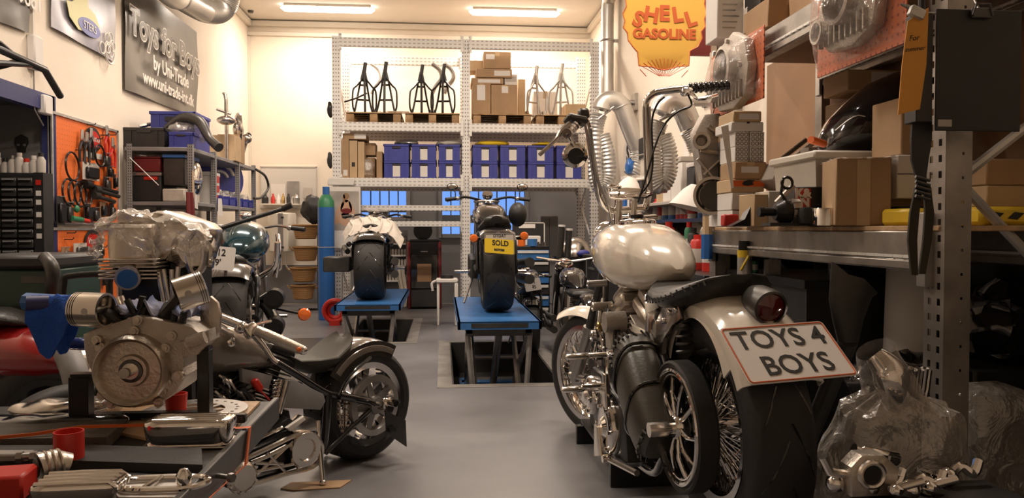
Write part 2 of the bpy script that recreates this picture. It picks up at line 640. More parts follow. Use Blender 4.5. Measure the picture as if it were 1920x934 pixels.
# cornices and cable ducts
b = MB()
b.bx(XL, XR, YB - .07, YB, ZC - .10, ZC - .02, bev=.006)
b.bx(XL, XR, YB - .05, YB, ZC - .24, ZC - .18, bev=.006)
struct(b.build('trim_6', 'trimw'))
struct(MB().bx(XL, XL + .07, YF, YB - .08, ZC - .1, ZC - .02, bev=.006).build('trim_7', 'trimw'))
struct(MB().bx(XR - .07, XR, YF, YB - .08, ZC - .1, ZC - .02, bev=.006).build('trim_8', 'trimw'))
struct(MB().bx(XL + .001, XL + .03, YB - .035, YB - .005, 0, ZC - .25).build('trim_9', 'trimw'))

# ceiling lamps
def lamp(x, y, label, length=1.32):
 t = thing('ceiling_light', label, 'ceiling light', (x, y, ZC), group='fluorescent ceiling lights')
 b = MB(); b.box((0, 0, -.02), (length * .92, .16, .04), bev=.008); b.build('housing', 'trimw', t)
 b = MB()
 R = []
 n = 24
 for i in range(n + 1):
  f = i / n
  xx = (f - .5) * length
  e = min(1, max(.05, math.sqrt(max(0, 1 - max(0, (abs(xx) - length / 2 + .09) / .09) ** 2))))
  R.append([V((xx, .085 * e * math.cos(a), -.05 + .045 * e * math.sin(a))) for a in [2 * PI * k / 12 for k in range(12)]])
 b.rings(R)
 b.build('diffuser', 'lamp', t)
 ld = bpy.data.lights.new('tube', 'AREA')
 ld.shape = 'RECTANGLE'; ld.size = length; ld.size_y = .16
 ld.energy = LAMP_W; ld.color = LAMP_COL
 lo = bpy.data.objects.new('tube', ld); COL.objects.link(lo); lo.parent = t
 lo.location = (0, 0, -.105)
 return t
q1 = at(615, 17, Z=ZC - .05); q2 = at(965, 24, Z=ZC - .05)
lamp(q1.x, q1.y, 'left fluorescent ceiling light before the back wall')
lamp(q2.x, q2.y, 'right fluorescent ceiling light before the back wall')
for yy in (7.4, 4.0):
 for xx in (q1.x, q2.x):
  lamp(xx, yy, '%s ceiling light %s, above the frame of the photo' % ('left' if xx < 0 else 'right', 'over the right scissor lift' if yy > 5 else 'over the foreground'))
b = MB(); c = at(470, 20, Z=ZC); b.lathe([(0, -.03), (.035, -.03), (.045, 0)], c, (0, 0, 1), 16)
one('smoke_detector', b, 'steeld', 'small dark round fitting on the ceiling near the left wall', 'sensor')
# ================================================================ generic builders
def perf_mat(name, base, ax, pa, wa, bx_, pb, wb, metal=.0, rough=.5, dark=(.03, .025, .02), rnd=False):
 """sheet punched with a regular pattern of holes, measured along two of the object's axes"""
 m, t, b = node_mat(name)
 tc = t.nodes.new('ShaderNodeTexCoord')
 sp = t.nodes.new('ShaderNodeSeparateXYZ')
 t.links.new(tc.outputs['Object'], sp.inputs[0])

 def band(axis, pitch, w):
  d = t.nodes.new('ShaderNodeMath'); d.operation = 'DIVIDE'; d.inputs[1].default_value = pitch
  t.links.new(sp.outputs[axis], d.inputs[0])
  f = t.nodes.new('ShaderNodeMath'); f.operation = 'FRACT'
  t.links.new(d.outputs[0], f.inputs[0])
  l = t.nodes.new('ShaderNodeMath'); l.operation = 'LESS_THAN'; l.inputs[1].default_value = w
  t.links.new(f.outputs[0], l.inputs[0])
  return l.outputs[0]
 mu = t.nodes.new('ShaderNodeMath'); mu.operation = 'MULTIPLY'
 t.links.new(band(ax, pa, wa), mu.inputs[0]); t.links.new(band(bx_, pb, wb), mu.inputs[1])
 mx = t.nodes.new('ShaderNodeMix'); mx.data_type = 'RGBA'
 mx.inputs['A'].default_value = (*base, 1); mx.inputs['B'].default_value = (*dark, 1)
 t.links.new(mu.outputs[0], mx.inputs['Factor'])
 t.links.new(mx.outputs['Result'], b.inputs['Base Color'])
 b.inputs['Roughness'].default_value = rough
 b.inputs['Metallic'].default_value = metal
 return m
M['perfup'] = perf_mat('punched_upright_steel', (.78, .76, .74), 'X', .034, .36, 'Z', .05, .36, .3, dark=(.16, .15, .14))
M['perfside'] = perf_mat('punched_upright_side', (.74, .72, .70), 'Y', .04, .4, 'Z', .05, .4, .3)
M['perfbeam'] = perf_mat('punched_beam_steel', (.78, .76, .73), 'X', .06, .55, 'Z', .048, .35, .3, dark=(.46, .44, .42))
M['perfrack'] = perf_mat('punched_shelf_post', (.30, .29, .29), 'X', .018, .4, 'Z', .025, .5, .2)
M['peg'] = perf_mat('punched_orange_board', (.80, .17, .03), 'Y', .038, .18, 'Z', .038, .18, 0, .5, (.35, .06, .01))
M['pegcard'] = perf_mat('punched_orange_card', (.62, .16, .06), 'Y', .032, .3, 'Z', .032, .3, 0, .5, (.30, .06, .03))

def rectpx(px0, py0, px1, py1, Y):
 """x0,x1,z0,z1 of the rectangle seen between two picture corners on the plane Y"""
 a = at(px0, (py0 + py1) / 2, Y=Y); c = at(px1, (py0 + py1) / 2, Y=Y)
 m = (px0 + px1) / 2
 return a.x, c.x, at(m, py1, Y=Y).z, at(m, py0, Y=Y).z

def carton(px0, py0, px1, py1, Y, dep, label, m='card', name='cardboard_box', patch=None, group=None, rotz=0, z0=None, tape=True, rx=0, pm='paper'):
 x0, x1, za, zb = rectpx(px0, py0, px1, py1, Y)
 if z0 is not None:
  zb = zb - za + z0; za = z0
 w, h = x1 - x0, zb - za
 t = thing(name, label, 'box', ((x0 + x1) / 2, Y + dep / 2, za), (rx, 0, rotz), group)
 b = MB(); b.bx(-w / 2, w / 2, -dep / 2, dep / 2, 0, h, bev=min(.004, w * .03))
 b.build('carton', m, t)
 if tape:
  b = MB(); tw = min(.03, w * .12)
  b.bx(-tw, tw, -dep / 2 - .0012, dep / 2, h, h + .0012)
  b.bx(-tw, tw, -dep / 2 - .0012, -dep / 2, h - h * .25, h + .0012)
  b.build('tape', 'card2', t)
 if patch:
  u0, v0, u1, v1 = patch
  b = MB(); b.bx(-w / 2 + w * u0, -w / 2 + w * u1, -dep / 2 - .002, -dep / 2 - .0002, h * v0, h * v1)
  b.build('paper_label', pm, t)
 return t

def crate_mesh_thing(label, w, d, h, loc, rot=0, m='blue', lab=True, group=None, name='plastic_crate', labelbox=None):
 t = thing(name, label, 'crate', loc, rot, group)
 b = MB()
 k = .004
 b.bx(-w / 2 + .012, w / 2 - .012, -d / 2 + .012, d / 2 - .012, 0, k)
 for s in (-1, 1):
  b.bx(s * (w / 2 - .012) - k / 2, s * (w / 2 - .012) + k / 2, -d / 2 + .012, d / 2 - .012, 0, h)
  b.bx(-w / 2 + .012, w / 2 - .012, s * (d / 2 - .012) - k / 2, s * (d / 2 - .012) + k / 2, 0, h)
  b.bx(s * w / 2 - s * .014, s * w / 2, -d / 2, d / 2, h - .03, h, bev=.003)
  b.bx(-w / 2, w / 2, s * d / 2 - s * .014, s * d / 2, h - .03, h, bev=.003)
  b.bx(s * w / 2 - s * .012, s * w / 2, -d / 2, d / 2, 0, .02)
  b.bx(-w / 2, w / 2, s * d / 2 - s * .012, s * d / 2, 0, .02)
  for u in (-.3, .3):
   b.bx(u * w - .006, u * w + .006, s * d / 2 - s * .012, s * d / 2 - s * .002, .02, h - .03)
 b.build('crate_body', m, t)
 b = MB(); b.bx(-w * .16, w * .16, -d / 2 - .001, -d / 2 + .004, h * .74, h * .86, bev=.002); b.build('grip', 'blackp', t)
 if lab:
  b = MB(); b.bx(-w * .14, w * .14, -d / 2 - .004, -d / 2 - .001, h * .08, h * .72); b.build('paper_label', 'paper', t)
 return t

def post(b, x, y, z0, z1, w=.08, d=.06):
 b.bx(x - w / 2, x + w / 2, y, y + .004, z0, z1)
 b.bx(x - w / 2, x - w / 2 + .004, y, y + d, z0, z1)
 b.bx(x + w / 2 - .004, x + w / 2, y, y + d, z0, z1)

def pallet(x0, x1, y0, y1, z, label):
 w = x1 - x0; d = y1 - y0
 t = thing('wooden_pallet', label, 'pallet', ((x0 + x1) / 2, (y0 + y1) / 2, z), group='pallets on the rack')
 b = MB()
 b.box((0, 0, .125), (w, d, .014), bev=.002)
 for k in range(5):
  yy = -d / 2 + d * (k + .5) / 5
  b.box((0, yy, .128), (w, d / 7, .02), bev=.003)
 b.build('top_boards', 'wood', t)
 for i in (-1, 0, 1):
  for j in (-1, 0, 1):
   MB().box((i * (w / 2 - .055), j * (d / 2 - .06), .065), (.10, .11, .09), bev=.004).build('block', 'wood', t)
 b = MB()
 for i in (-1, 0, 1):
  b.box((i * (w / 2 - .055), 0, .01), (.1, d, .02), bev=.003)
 b.build('bottom_boards', 'wood', t)
 return t

def bike_frame(m, label, loc, rot, s=1.0, kind=0):
 """bare motorcycle frame standing upright on its rear end, seen as an A shape"""
 t = thing('motorcycle_chassis', label, 'motorcycle frame', loc, rot, 'bare frames on the top shelf', s)
 b = MB(); b.cyl((0, 0, .58), (.02, 0, .72), .026, seg=12); b.build('steering_neck', m, t)
 b = MB()
 r = .014
 b.tube([(0, 0, .66), (0, -.03, .40), (.0, -.05, .1), (0, -.05, .03)], .017, sm=4)
 for s_ in (-1, 1):
  b.tube([(s_ * .01, 0, .62), (s_ * .05, .05, .42), (s_ * .09, .06, .2), (s_ * .13, .04, .02)], r, sm=4)
  b.tube([(s_ * .02, 0, .50), (s_ * .10, -.02, .40), (s_ * .155, -.02, .33), (s_ * .16, -.02, .12), (s_ * .12, 0, .02)], r * .9, sm=4)
 b.tube([(-.13, .04, .03), (.13, .04, .03)], r)
 b.tube([(-.09, .06, .22), (.09, .06, .22)], r)
 b.tube([(-.05, .05, .42), (.05, .05, .42)], r)
 b.build('tubes', m, t)
 b = MB()
 b.prism([(-.03, 0), (.03, 0), (.055, -.12), (-.055, -.12)], (0, .0, .58), (1, 0, 0), (0, 0, 1), .012)
 for s_ in (-1, 1):
  b.prism([(-.03, -.03), (.03, -.03), (.04, .03), (-.02, .05)], (s_ * .13, .03, .05), (0, 1, 0), (0, 0, 1), .012)
 b.build('gusset_plates', m, t)
 if kind:
  b = MB(); b.tube([(-.28, -.05, .16), (-.12, -.04, .22), (.03, -.03, .30)], .012); b.build('stand_leg', m, t)
 return t

def cross_text_lines(t, x0, x1, y, z0, z1, n, m='ink'):
 b = MB()
 for i in range(n):
  z = z0 + (z1 - z0) * (i + .5) / n
  b.bx(x0, x0 + (x1 - x0) * (1 if i % 3 else .7), y - .0006, y, z - (z1 - z0) / n * .18, z + (z1 - z0) / n * .18)
 return b.build('print', m, t)

def lying(px, py, Z):
 return at(px, py, Z=Z)
# ================================================================ pallet rack before the back wall
YR = 10.4; YR2 = 11.4
UX = [at(p, 240, Y=YR).x for p in (631, 874, 1115)]
zt = at(874, 84, Y=YR).z; zm = at(874, 240, Y=YR).z; zl = at(874, 343, Y=YR).z
rk = thing('pallet_rack', 'galvanised two bay pallet rack standing before the back wall', 'rack', ((UX[0] + UX[2]) / 2, YR, 0))
T = Matrix.Translation(-V(rk.location))
for i, x in enumerate(UX):
 for y in (YR, YR2):
  b = MB(T); z1 = zt + .08
  post(b, x, y, 0, z1, .11, .08)
  b.bx(x - .08, x + .08, y - .02, y + .1, 0, .01)
  b.build('upright', 'perfup', rk)
 b = MB(T)
 zz = .3
 k = 0
 while zz < zt - .6:
  a = (x, YR + .05, zz) if k % 2 else (x, YR2 + .03, zz)
  c = (x, YR2 + .03, zz + .6) if k % 2 else (x, YR + .05, zz + .6)
  b.tube([a, c], .014, 6); zz += .6; k += 1
 b.build('frame_bracing', 'galvl', rk)
levels = [zt, zm, zl, at(750, 390, Y=YR).z, at(750, 420, Y=YR).z]
for k, z in enumerate(levels):
 for j in range(2):
  if k > 2 and j == 1:
   continue
  for y in ((YR - .03, YR2 + .08) if k < 3 else (YR + .05,)):
   b = MB(T)
   h = .12 if k < 3 else .075
   x0, x1 = UX[j] + .055, UX[j + 1] - .055
   b.bx(x0, x1, y, y + .05, z - h / 2, z + h / 2, bev=.006)
   for xx in (x0, x1):
    b.bx(xx - .02, xx + .02, y - .006, y, z - .11, z + .11)
   b.build('beam', 'perfbeam', rk)
for z in (zm, zl):
 for j in range(2):
  b = MB(T); b.bx(UX[j] + .06, UX[j + 1] - .06, YR + .02, YR2 + .08, z + .05, z + .062); b.build('shelf_panel', 'galvl' if z == zm else 'board', rk)
zs = zm + .0625; zs2 = zl + .0625
prects = [(648, 752), (759, 862), (887, 997), (1006, 1102)]
pn = ['wooden pallet at the left end of the top rack shelf under two black frames', 'wooden pallet under the two upright black frames left of the middle rack post',
 'wooden pallet under the pile of cardboard boxes on the top rack shelf', 'wooden pallet at the right end of the top rack shelf under the raw steel frame']
for (a, c), l in zip(prects, pn):
 pallet(at(a, 222, Y=YR + .0).x, at(c, 222, Y=YR).x, YR + .01, YR2 - .05, zs, l)
zp = zs + .136
for px, m, l, rz, s, k in ((683, 'blackm', 'black bare frame first from the left on the rack, with a leg sticking out', .3, 1.0, 1),
      (722, 'blackm', 'black bare frame second from the left, with a plated upper half', -.1, 1.02, 0),
      (790, 'blackm', 'black bare frame third from the left, with wide side tubes', .1, .98, 0),
      (831, 'blackm', 'black bare frame nearest the middle rack post', -.15, 1.0, 0),
      (1005, 'steel', 'raw steel bare frame leaning beside the cardboard boxes', .5, 1.0, 0),
      (1052, 'steel', 'raw steel bare frame at the right end of the top shelf', -.3, 1.05, 0)):
 bike_frame(m, l, (at(px, 215, Y=YR + .35).x, YR + .35, zp), rz, s, k)
# hoses hanging behind the frames
for px, l in ((645 + 50, 'white curled exhaust pipe hanging between the two leftmost frames'), (810, 'grey bent exhaust pipe hanging behind the third frame'), (833, 'grey bent exhaust pipe hanging behind the fourth frame')):
 o = at(px, 120, Y=YR + .7)
 b = MB(); b.tube([o + V((0, 0, 0)), o + V((.1, 0, -.08)), o + V((.13, 0, -.2)), o + V((.04, 0, -.33)), o + V((0, 0, -.42))], .03 if px > 700 else .018, 8, sm=5)
 one('exhaust_pipe', b, 'steel' if px > 700 else 'galvl', l, 'exhaust pipe', 'bent pipes hanging in the rack')
b = MB(); o = at(725, 208, Y=YR + .05)
b.grid(lambda u, v: V((o.x - .12 + u * .42, YR - .0 + v * .4 - .02, zp + .012 + .02 * math.sin(u * 9) * v + .05 * v * (1 - u))), 12, 8, .003)
one('plastic_sheet', b, 'filmm', 'crumpled milky plastic sheet on the leftmost pallet', 'plastic sheet')
# boxes on pallet three
def rest(px0, py0, px1, py1, Y, dep, label, **k):
 return carton(px0, py0, px1, py1, Y, dep, label, **k)
rest(886, 158, 920, 215, YR + .05, .5, 'brown cardboard box with a tall slanted white label, bottom left of the pallet pile', patch=(.25, .45, .7, .95), z0=zp)
rest(921, 160, 970, 215, YR + .05, .5, 'square brown cardboard box, bottom right of the pallet pile', patch=(.4, .72, .65, .95), z0=zp)
zz = zp + (at(900, 158, Y=YR).z - at(900, 215, Y=YR).z) + .002
rest(884, 146, 944, 157, YR + .08, .45, 'flat brown carton with a white strip, lying in the middle of the pallet pile', patch=(.2, .2, .9, .8), z0=zz, tape=False)
rest(946, 138, 970, 158, YR + .12, .4, 'white carton with printed lines beside the pallet pile', m='paper', z0=zz, tape=False, patch=(.1, .3, .9, .8), pm='paperg')
z3 = zz + .09
rest(893, 127, 960, 143, YR + .08, .45, 'flat brown carton under the topmost box of the pallet pile', patch=(.5, .2, .95, .8), z0=z3, tape=False)
rest(907, 103, 958, 134, YR + .1, .4, 'brown cardboard box with two white labels, topmost of the pallet pile', patch=(.08, .55, .4, .85), z0=z3 + .125)
rest(878, 112, 906, 132, YR + .3, .3, 'pale carton behind the middle rack post, high on the pallet pile', m='card2', z0=z3 + .125)
rest(971, 140, 985, 215, YR + .5, .3, 'tall pale carton standing behind the raw steel frame', m='card2', z0=zp)
rest(1000, 145, 1045, 200, YR + .62, .2, 'white carton standing at the back between the raw steel frames', m='paper', z0=zp)
rest(1060, 190, 1098, 212, YR + .12, .35, 'brown paper parcel on the right end of the top rack shelf', z0=zp, m='card2')
# left boxes on lower level
rest(641, 258, 654, 332, YR + .05, .45, 'narrow upright brown carton, leftmost on the lower rack shelf', z0=zs2, tape=False, patch=(.2, .05, .8, .2))
rest(655, 262, 670, 332, YR + .06, .45, 'narrow upright pale carton with dark marks, second from the left', m='card2', z0=zs2, tape=False, patch=(.3, .3, .7, .42), pm='ink')
rest(671, 264, 683, 332, YR + .06, .45, 'narrow upright pale carton, third from the left on the lower rack shelf', m='card2', z0=zs2, tape=False)
zc = zs2 + (at(660, 262, Y=YR).z - at(660, 332, Y=YR).z) + .02
rest(642, 245, 686, 256, YR + .06, .45, 'flat carton with a white end lying on the upright cartons', z0=zc, tape=False, patch=(.5, .1, 1, .95))
rest(686, 290, 703, 330, YR + .25, .3, 'brown carton behind the white wrapped part', z0=zs2)
rest(683, 262, 704, 285, YR + .25, .3, 'small brown carton balanced behind the wrapped white part', z0=zs2 + .32)
rest(706, 282, 717, 332, YR + .1, .4, 'thin brown carton standing against the blue crates', z0=zs2, tape=False)
b = MB(); o = at(690, 312, Y=YR + .12); b.ell((0, 0, 0), (.09, .08, .135)); w = b.build('wrapped_part', 'filmm', None, jitter=.03); w.location = (o.x, o.y, zs2 + .135)
tag(w, 'white plastic wrapped part standing between the cartons', 'wrapped part')
# crates
cols = [(718, 768), (770, 819), (821, 864), (885, 935), (937, 987), (989, 1040), (1043, 1093)]
ch = (at(800, 268, Y=YR).z - at(800, 332, Y=YR).z) / 2
names = ['leftmost column', 'second column from the left', 'column left of the middle rack post', 'column right of the middle rack post', 'middle column of the right bay', 'column behind the chrome brake lever', 'rightmost column']
proto = {}
for i, (a, c) in enumerate(cols):
 x0 = at(a, 300, Y=YR).x; x1 = at(c, 300, Y=YR).x
 for r in range(2):
  lab = not (i == 0 and r == 1)
  crate_mesh_thing('blue plastic crate, %s of the %s on the rack%s' % ('upper' if r else 'lower', names[i], '' if lab else ', without paper label'), x1 - x0 - .004, .55, ch - .002,
      ((x0 + x1) / 2, YR + .31, zs2 + r * ch), 0, 'blue', lab, 'blue crates on the rack')
zc = zs2 + 2 * ch
for px, w, l, m in ((922, .24, 'yellow folded cloth bag on the crates right of the middle rack post', 'yellow'), (1016, .13, 'small yellow strap bundle on the crate in the right bay', 'yellow'), (763, .16, 'grey metal part lying on the leftmost crates', 'steel'), (845, .2, 'flat red edged part lying on the third crate column', 'paperg')):
 o = at(px, 262, Y=YR + .25)
 b = MB(); b.ell((0, 0, 0), (w, .14, .05 if w > .14 else .03), u=16, v=10)
 q = b.build('folded_bag' if m == 'yellow' else 'metal_part', m, None, jitter=.025); q.location = (o.x, YR + .25, zc + .03)
 tag(q, l, 'bag' if m == 'yellow' else 'part')
# things hanging on the left post
for py, m, l in ((205, 'blackm', 'small dark lever hanging high on the left rack post'), (300, 'blackp', 'black glove hanging on the left rack post')):
 o = at(618, py, Y=YR - .02); b = MB(); b.ell((0, 0, 0), (.035, .03, .12), u=12, v=8)
 q = b.build('work_glove' if py > 250 else 'lever', m, None, jitter=.02); q.location = o; tag(q, l, 'glove' if py > 250 else 'lever')

# ---------------------------------------------------------------- stove
YS = 11.15
x0, x1, z0, z1 = rectpx(763, 451, 828, 572, YS)
st = thing('pellet_stove', 'burgundy pellet stove with black glass door against the grey wall', 'stove', ((x0 + x1) / 2, YS + .25, 0))
w = x1 - x0; h = z1
b = MB(); b.bx(-w / 2, w / 2, -.2, .25, .02, h, bev=.01); b.build('cabinet', 'blackm', st)
for s in (-1, 1):
 b = MB(); b.bx(s * w / 2 - .05 * (s > 0), s * w / 2 + .05 * (s < 0), -.25, .25, .0, h * .985, bev=.02); b.build('side_panel', 'burg', st)
b = MB(); b.bx(-w / 2 + .052, w / 2 - .052, -.235, -.2, h * .30, h * .80, bev=.008); b.build('door', 'glassd', st)
d = st.children[-1]
b = MB(); b.bx(-.10, .10, -.239, -.235, h * .40, h * .66, bev=.001); b.build('door_window', 'cardd', d)
b = MB(); b.bx(-w / 2 + .052, w / 2 - .052, -.235, -.2, .03, h * .285, bev=.008); b.build('lower_panel', 'blackp', st)
b = MB(); b.bx(-w / 2 + .04, w / 2 - .04, -.22, .2, h * .985, h * 1.0 + .012, bev=.005); b.build('top_plate', 'blackm', st)
b = MB(); b.tube([(-.05, -.245, h * .84), (.05, -.245, h * .84)], .007); b.build('handle', 'chrome', st)
b = MB(); o = at(793, 433, Y=YS + .45); b.lathe([(0, -.03), (.10, -.03), (.14, 0), (.14, .02), (0, .02)], o, (0, -1, 0), 24); b.cyl(o + V((0, .02, -.1)), o + V((0, .02, -.2)), .03)
b.bx(o.x - .05, o.x + .05, YS + .3, YS + .5, h + .013, o.z - .1)
one('stove_fan', b, 'blackm', 'round black flue fan standing on top of the stove', 'fan')
# calendar poster with a seated person on the left post
YP = YR - .12
x0, x1, z0, z1 = rectpx(614, 350, 676, 436, YP)
cal = thing('wall_calendar', 'calendar with a photo of a seated person hanging on the left rack post', 'calendar', ((x0 + x1) / 2, YP, z0))
w, h = x1 - x0, z1 - z0
b = MB(); b.bx(-w / 2, w / 2, 0, .006, -.2, h); b.build('calendar_sheet', 'paper', cal)
b = MB(); b.bx(-w / 2 + .02, w / 2 - .02, -.003, -.0005, .03, h - .06); b.build('photo_print', mat('warm_grey_print', (.45, .40, .36), .4, var=.3, vs=3), cal)
b = MB()
def blob(cx, cz, rx, rz, a=0, n=20, y=-.004):
 pts = [(cx + rx * math.cos(t) * math.cos(a) - rz * math.sin(t) * math.sin(a), cz + rx * math.cos(t) * math.sin(a) + rz * math.sin(t) * math.cos(a)) for t in [2 * PI * i / n for i in range(n)]]
 b.prism(pts, (0, y, 0), (1, 0, 0), (0, 0, 1), .001)
blob(.03, h * .74, .035, .05); blob(.03, h * .50, .075, .13); blob(-.06, h * .30, .14, .05, .5); blob(.05, h * .2, .14, .045, -.3, y=-.0045)
blob(-.05, h * .53, .025, .12, -.5); blob(.11, h * .50, .022, .12, .4)
b.build('person_print', 'skin', cal)
b = MB(); blob(.03, h * .79, .04, .04, y=-.0055); blob(.0, h * .74, .015, .06, y=-.0055); b.build('hair_print', 'cardd', cal)
b = MB(); blob(.03, h * .47, .07, .035, y=-.0055); b.build('clothing_print', 'burg', cal)
x0, x1, z0, z1 = rectpx(614, 335, 664, 349, YP)
b = MB(); b.box(((x0 + x1) / 2, YP + .03, (z0 + z1) / 2 + .01), (x1 - x0, .05, z1 - z0), bev=.01)
one('paper_towel_box', b, 'paper', 'white box on the rack post above the calendar', 'box')
# blue gas cylinder and neighbours
YG = 10.0
g = at(612, 480, Y=YG)
zt2 = at(612, 380, Y=YG).z
t = thing('gas_cylinder', 'tall blue gas cylinder with a green shoulder standing left of the calendar', 'gas cylinder', (g.x, YG, 0))
b = MB(); b.cyl((0, 0, 0), (0, 0, zt2 - .06), .105, seg=28); b.build('cylinder', 'bluecyl', t)
b = MB(); b.lathe([(.105, zt2 - .06), (.10, zt2 + .02), (.06, zt2 + .09), (.035, zt2 + .11)], (0, 0, 0), (0, 0, 1), 24); b.build('shoulder', 'greenl', t)
b = MB(); b.cyl((0, 0, zt2 + .1), (0, 0, zt2 + .2), .045); b.build('cap', 'bluecyl', t)
b = MB(); b.torus((0, 0, .62 * zt2), (0, 0, 1), .106, .004, 28, 6); b.build('band', 'paper', t)
o = at(628, 565, Y=9.4)
b = MB(); b.torus((o.x, 9.4, .17), (0, 1, .1), .13, .028, 24, 8); b.torus((o.x, 9.45, .17), (0, 1, .1), .09, .03, 24, 8)
b.bx(o.x - .06, o.x + .06, 9.35, 9.5, 0, .06)
one('hose_reel', b, 'redp', 'red hose coil on the floor beside the blue cylinder', 'hose')
# hanging wicker baskets
YK = 10.9
bk = thing('basket_rack', 'black stand carrying four hanging baskets beside the blue cylinder', 'stand', (at(588, 500, Y=YK).x, YK + .28, 0))
b = MB(); b.cyl((.02, 0, 0), (.02, 0, 1.6), .014); b.cyl((-.25, 0, 0.01), (.1, 0, 0.01), .02); b.cyl((-.1, -.2, .012), (-.1, .1, .012), .012)
b.build('post', 'blackm', bk)
for k, (px, py, w) in enumerate(((573, 432, 46), (573, 473, 44), (569, 512, 46), (568, 545, 42))):
 o = at(px, py, Y=YK); r = w / 2 / F * (YK) * 1.02
 t = thing('wicker_basket', ['topmost wicker basket on the stand, filled with dark parts', 'second wicker basket from the top', 'third wicker basket from the top', 'lowest wicker basket on the stand, filled with black parts'][k], 'basket', (o.x, YK + .02, o.z - .12), group='wicker baskets on the stand')
 b = MB(); b.lathe([(0, .0), (r * .72, .0), (r * .8, .01), (r * 1.0, .19), (r * 1.04, .2), (r * .96, .19), (r * .76, .02), (0, .015)], (0, 0, 0), (0, 0, 1), 28); b.build('basket_body', 'wicker', t)
 b = MB(); b.torus((0, 0, .19), (0, 0, 1), r * 1.02, .014, 28, 6); b.build('rim', 'wicker', t)
 for s in (-1, 1):
  b = MB(); b.torus((s * r, 0, .2), (0, 1, 0), .05, .009, 14, 6, 0, PI, ref=(1, 0, 0)); b.build('handle', 'wicker', t)
 if k in (0, 3):
  b = MB(); b.ell((0, 0, .14), (r * .85, r * .85, .05)); q = b.build('small_parts', 'blackm', None, jitter=.03); q.location = t.location
  q['kind'] = 'stuff'; tag(q, 'dark small parts heaped in the %s wicker basket' % ('topmost' if k == 0 else 'lowest'), 'parts')
# white water heater and whiteboard
YH = 11.3
x0, x1, z0, z1 = rectpx(492, 398, 541, 474, YH)
t = thing('water_heater', 'white wall-hung water heater with a grey centre stripe', 'water heater', ((x0 + x1) / 2, YB - .32, z0))
w, h = x1 - x0, z1 - z0
b = MB(); R = []
for z, e in ((0, .94), (.02, 1), (h - .02, 1), (h, .94)):
 R.append([V((w / 2 * e * math.copysign(abs(math.cos(a)) ** .5, math.cos(a)), .3 * e * math.copysign(abs(math.sin(a)) ** .7, math.sin(a)), z)) for a in [2 * PI * k / 28 for k in range(28)]])
b.rings(R); b.build('tank', 'trimw', t)
b = MB(); b.bx(-.0, .07, -.312, -.29, .01, h - .01); b.build('stripe', 'steel', t)
b = MB(); b.tube([(.05, 0, 0), (.05, 0, -.2), (.12, .02, -.3)], .012, sm=4); b.tube([(-.02, 0, 0), (-.02, 0, -.25), (-.12, .02, -.28)], .012, sm=4); b.build('pipes', 'galvl', t)
b = MB(); b.bx(.062 - .02, .062 + .02, -.316, -.31, h * .1, h * .15); b.bx(.042, .082, -.316, -.31, h * .85, h * .9); b.build('knobs', 'blackp', t)
x0, x1, z0, z1 = rectpx(488, 312, 594, 392, YB - .05)
t = thing('whiteboard', 'whiteboard with papers on the back wall beside the rack', 'whiteboard', ((x0 + x1) / 2, YB - .02, z0))
w, h = x1 - x0, z1 - z0
b = MB(); b.bx(-w / 2, w / 2, -.012, .018, 0, h); b.build('panel', mat('board_surface', (.62, .58, .53), .4), t)
b = MB()
for a in ((-w / 2, w / 2, h - .015, h), (-w / 2, w / 2, 0, .015), (-w / 2, -w / 2 + .012, 0, h), (w / 2 - .012, w / 2, 0, h)):
 b.bx(a[0], a[1], -.02, -.012, a[2], a[3])
b.build('frame', 'paperg', t)
for (a, c, e, f, l, m) in ((508, 345, 535, 375, 'white sheet with a skull heading on the whiteboard', 'paper'), (538, 340, 561, 368, 'grey photo pinned in the middle of the whiteboard', 'steel'), (569, 352, 585, 372, 'small grey photo on the right side of the whiteboard', 'paperg'), (548, 368, 560, 372, 'thin note under the middle photo on the whiteboard', 'paper')):
 x0, x1, z0, z1 = rectpx(a, c, e, f, YB - .05)
 one('paper_sheet', MB().bx(x0, x1, YB - .044, YB - .041, z0, z1), m, l, 'paper', 'papers on the whiteboard')
x0, x1, z0, z1 = rectpx(488, 376, 560, 383, YB - .25)
b = MB(); b.bx(x0, x1, YB - .28, YB - .005, z0 - .01, z0 + .01); one('wall_shelf', b, 'trimw', 'thin white shelf below the whiteboard', 'shelf')
for i, (px, m, w) in enumerate(((497, 'blackp', .05), (512, 'redp', .03), (522, 'paper', .03), (531, 'brass', .025), (541, 'blackp', .03), (556, 'steel', .05))):
 p = at(px, 378, Y=YB - .15)
 b = MB(); b.lathe([(0, 0), (w, 0), (w, .09), (w * .5, .12), (w * .45, .15), (0, .15)], (p.x, YB - .15, z0 + .0105), (0, 0, 1), 14)
 one('bottle', b, m, ['black wide bottle at the left end of the shelf below the whiteboard', 'red bottle on the shelf below the whiteboard', 'white bottle on the shelf below the whiteboard', 'brass coloured bottle on the shelf below the whiteboard', 'black slim bottle on the shelf below the whiteboard', 'grey metal can at the right end of the shelf below the whiteboard'][i], 'bottle', 'bottles below the whiteboard')
# black jackets by the baskets
o = at(588, 393, Y=11.2)
b = MB(); b.ell((0, 0, 0), (.17, .12, .2)); q = b.build('black_bag', 'blackp', None, jitter=.04); q.location = o
tag(q, 'black bag hanging above the wicker baskets', 'bag')
b = MB(); b.cyl((o.x, o.y, o.z + .1), (o.x, YB, o.z + .12), .008); one('bag_hook', b, 'steel', 'thin steel hook holding the black bag above the baskets', 'hook')
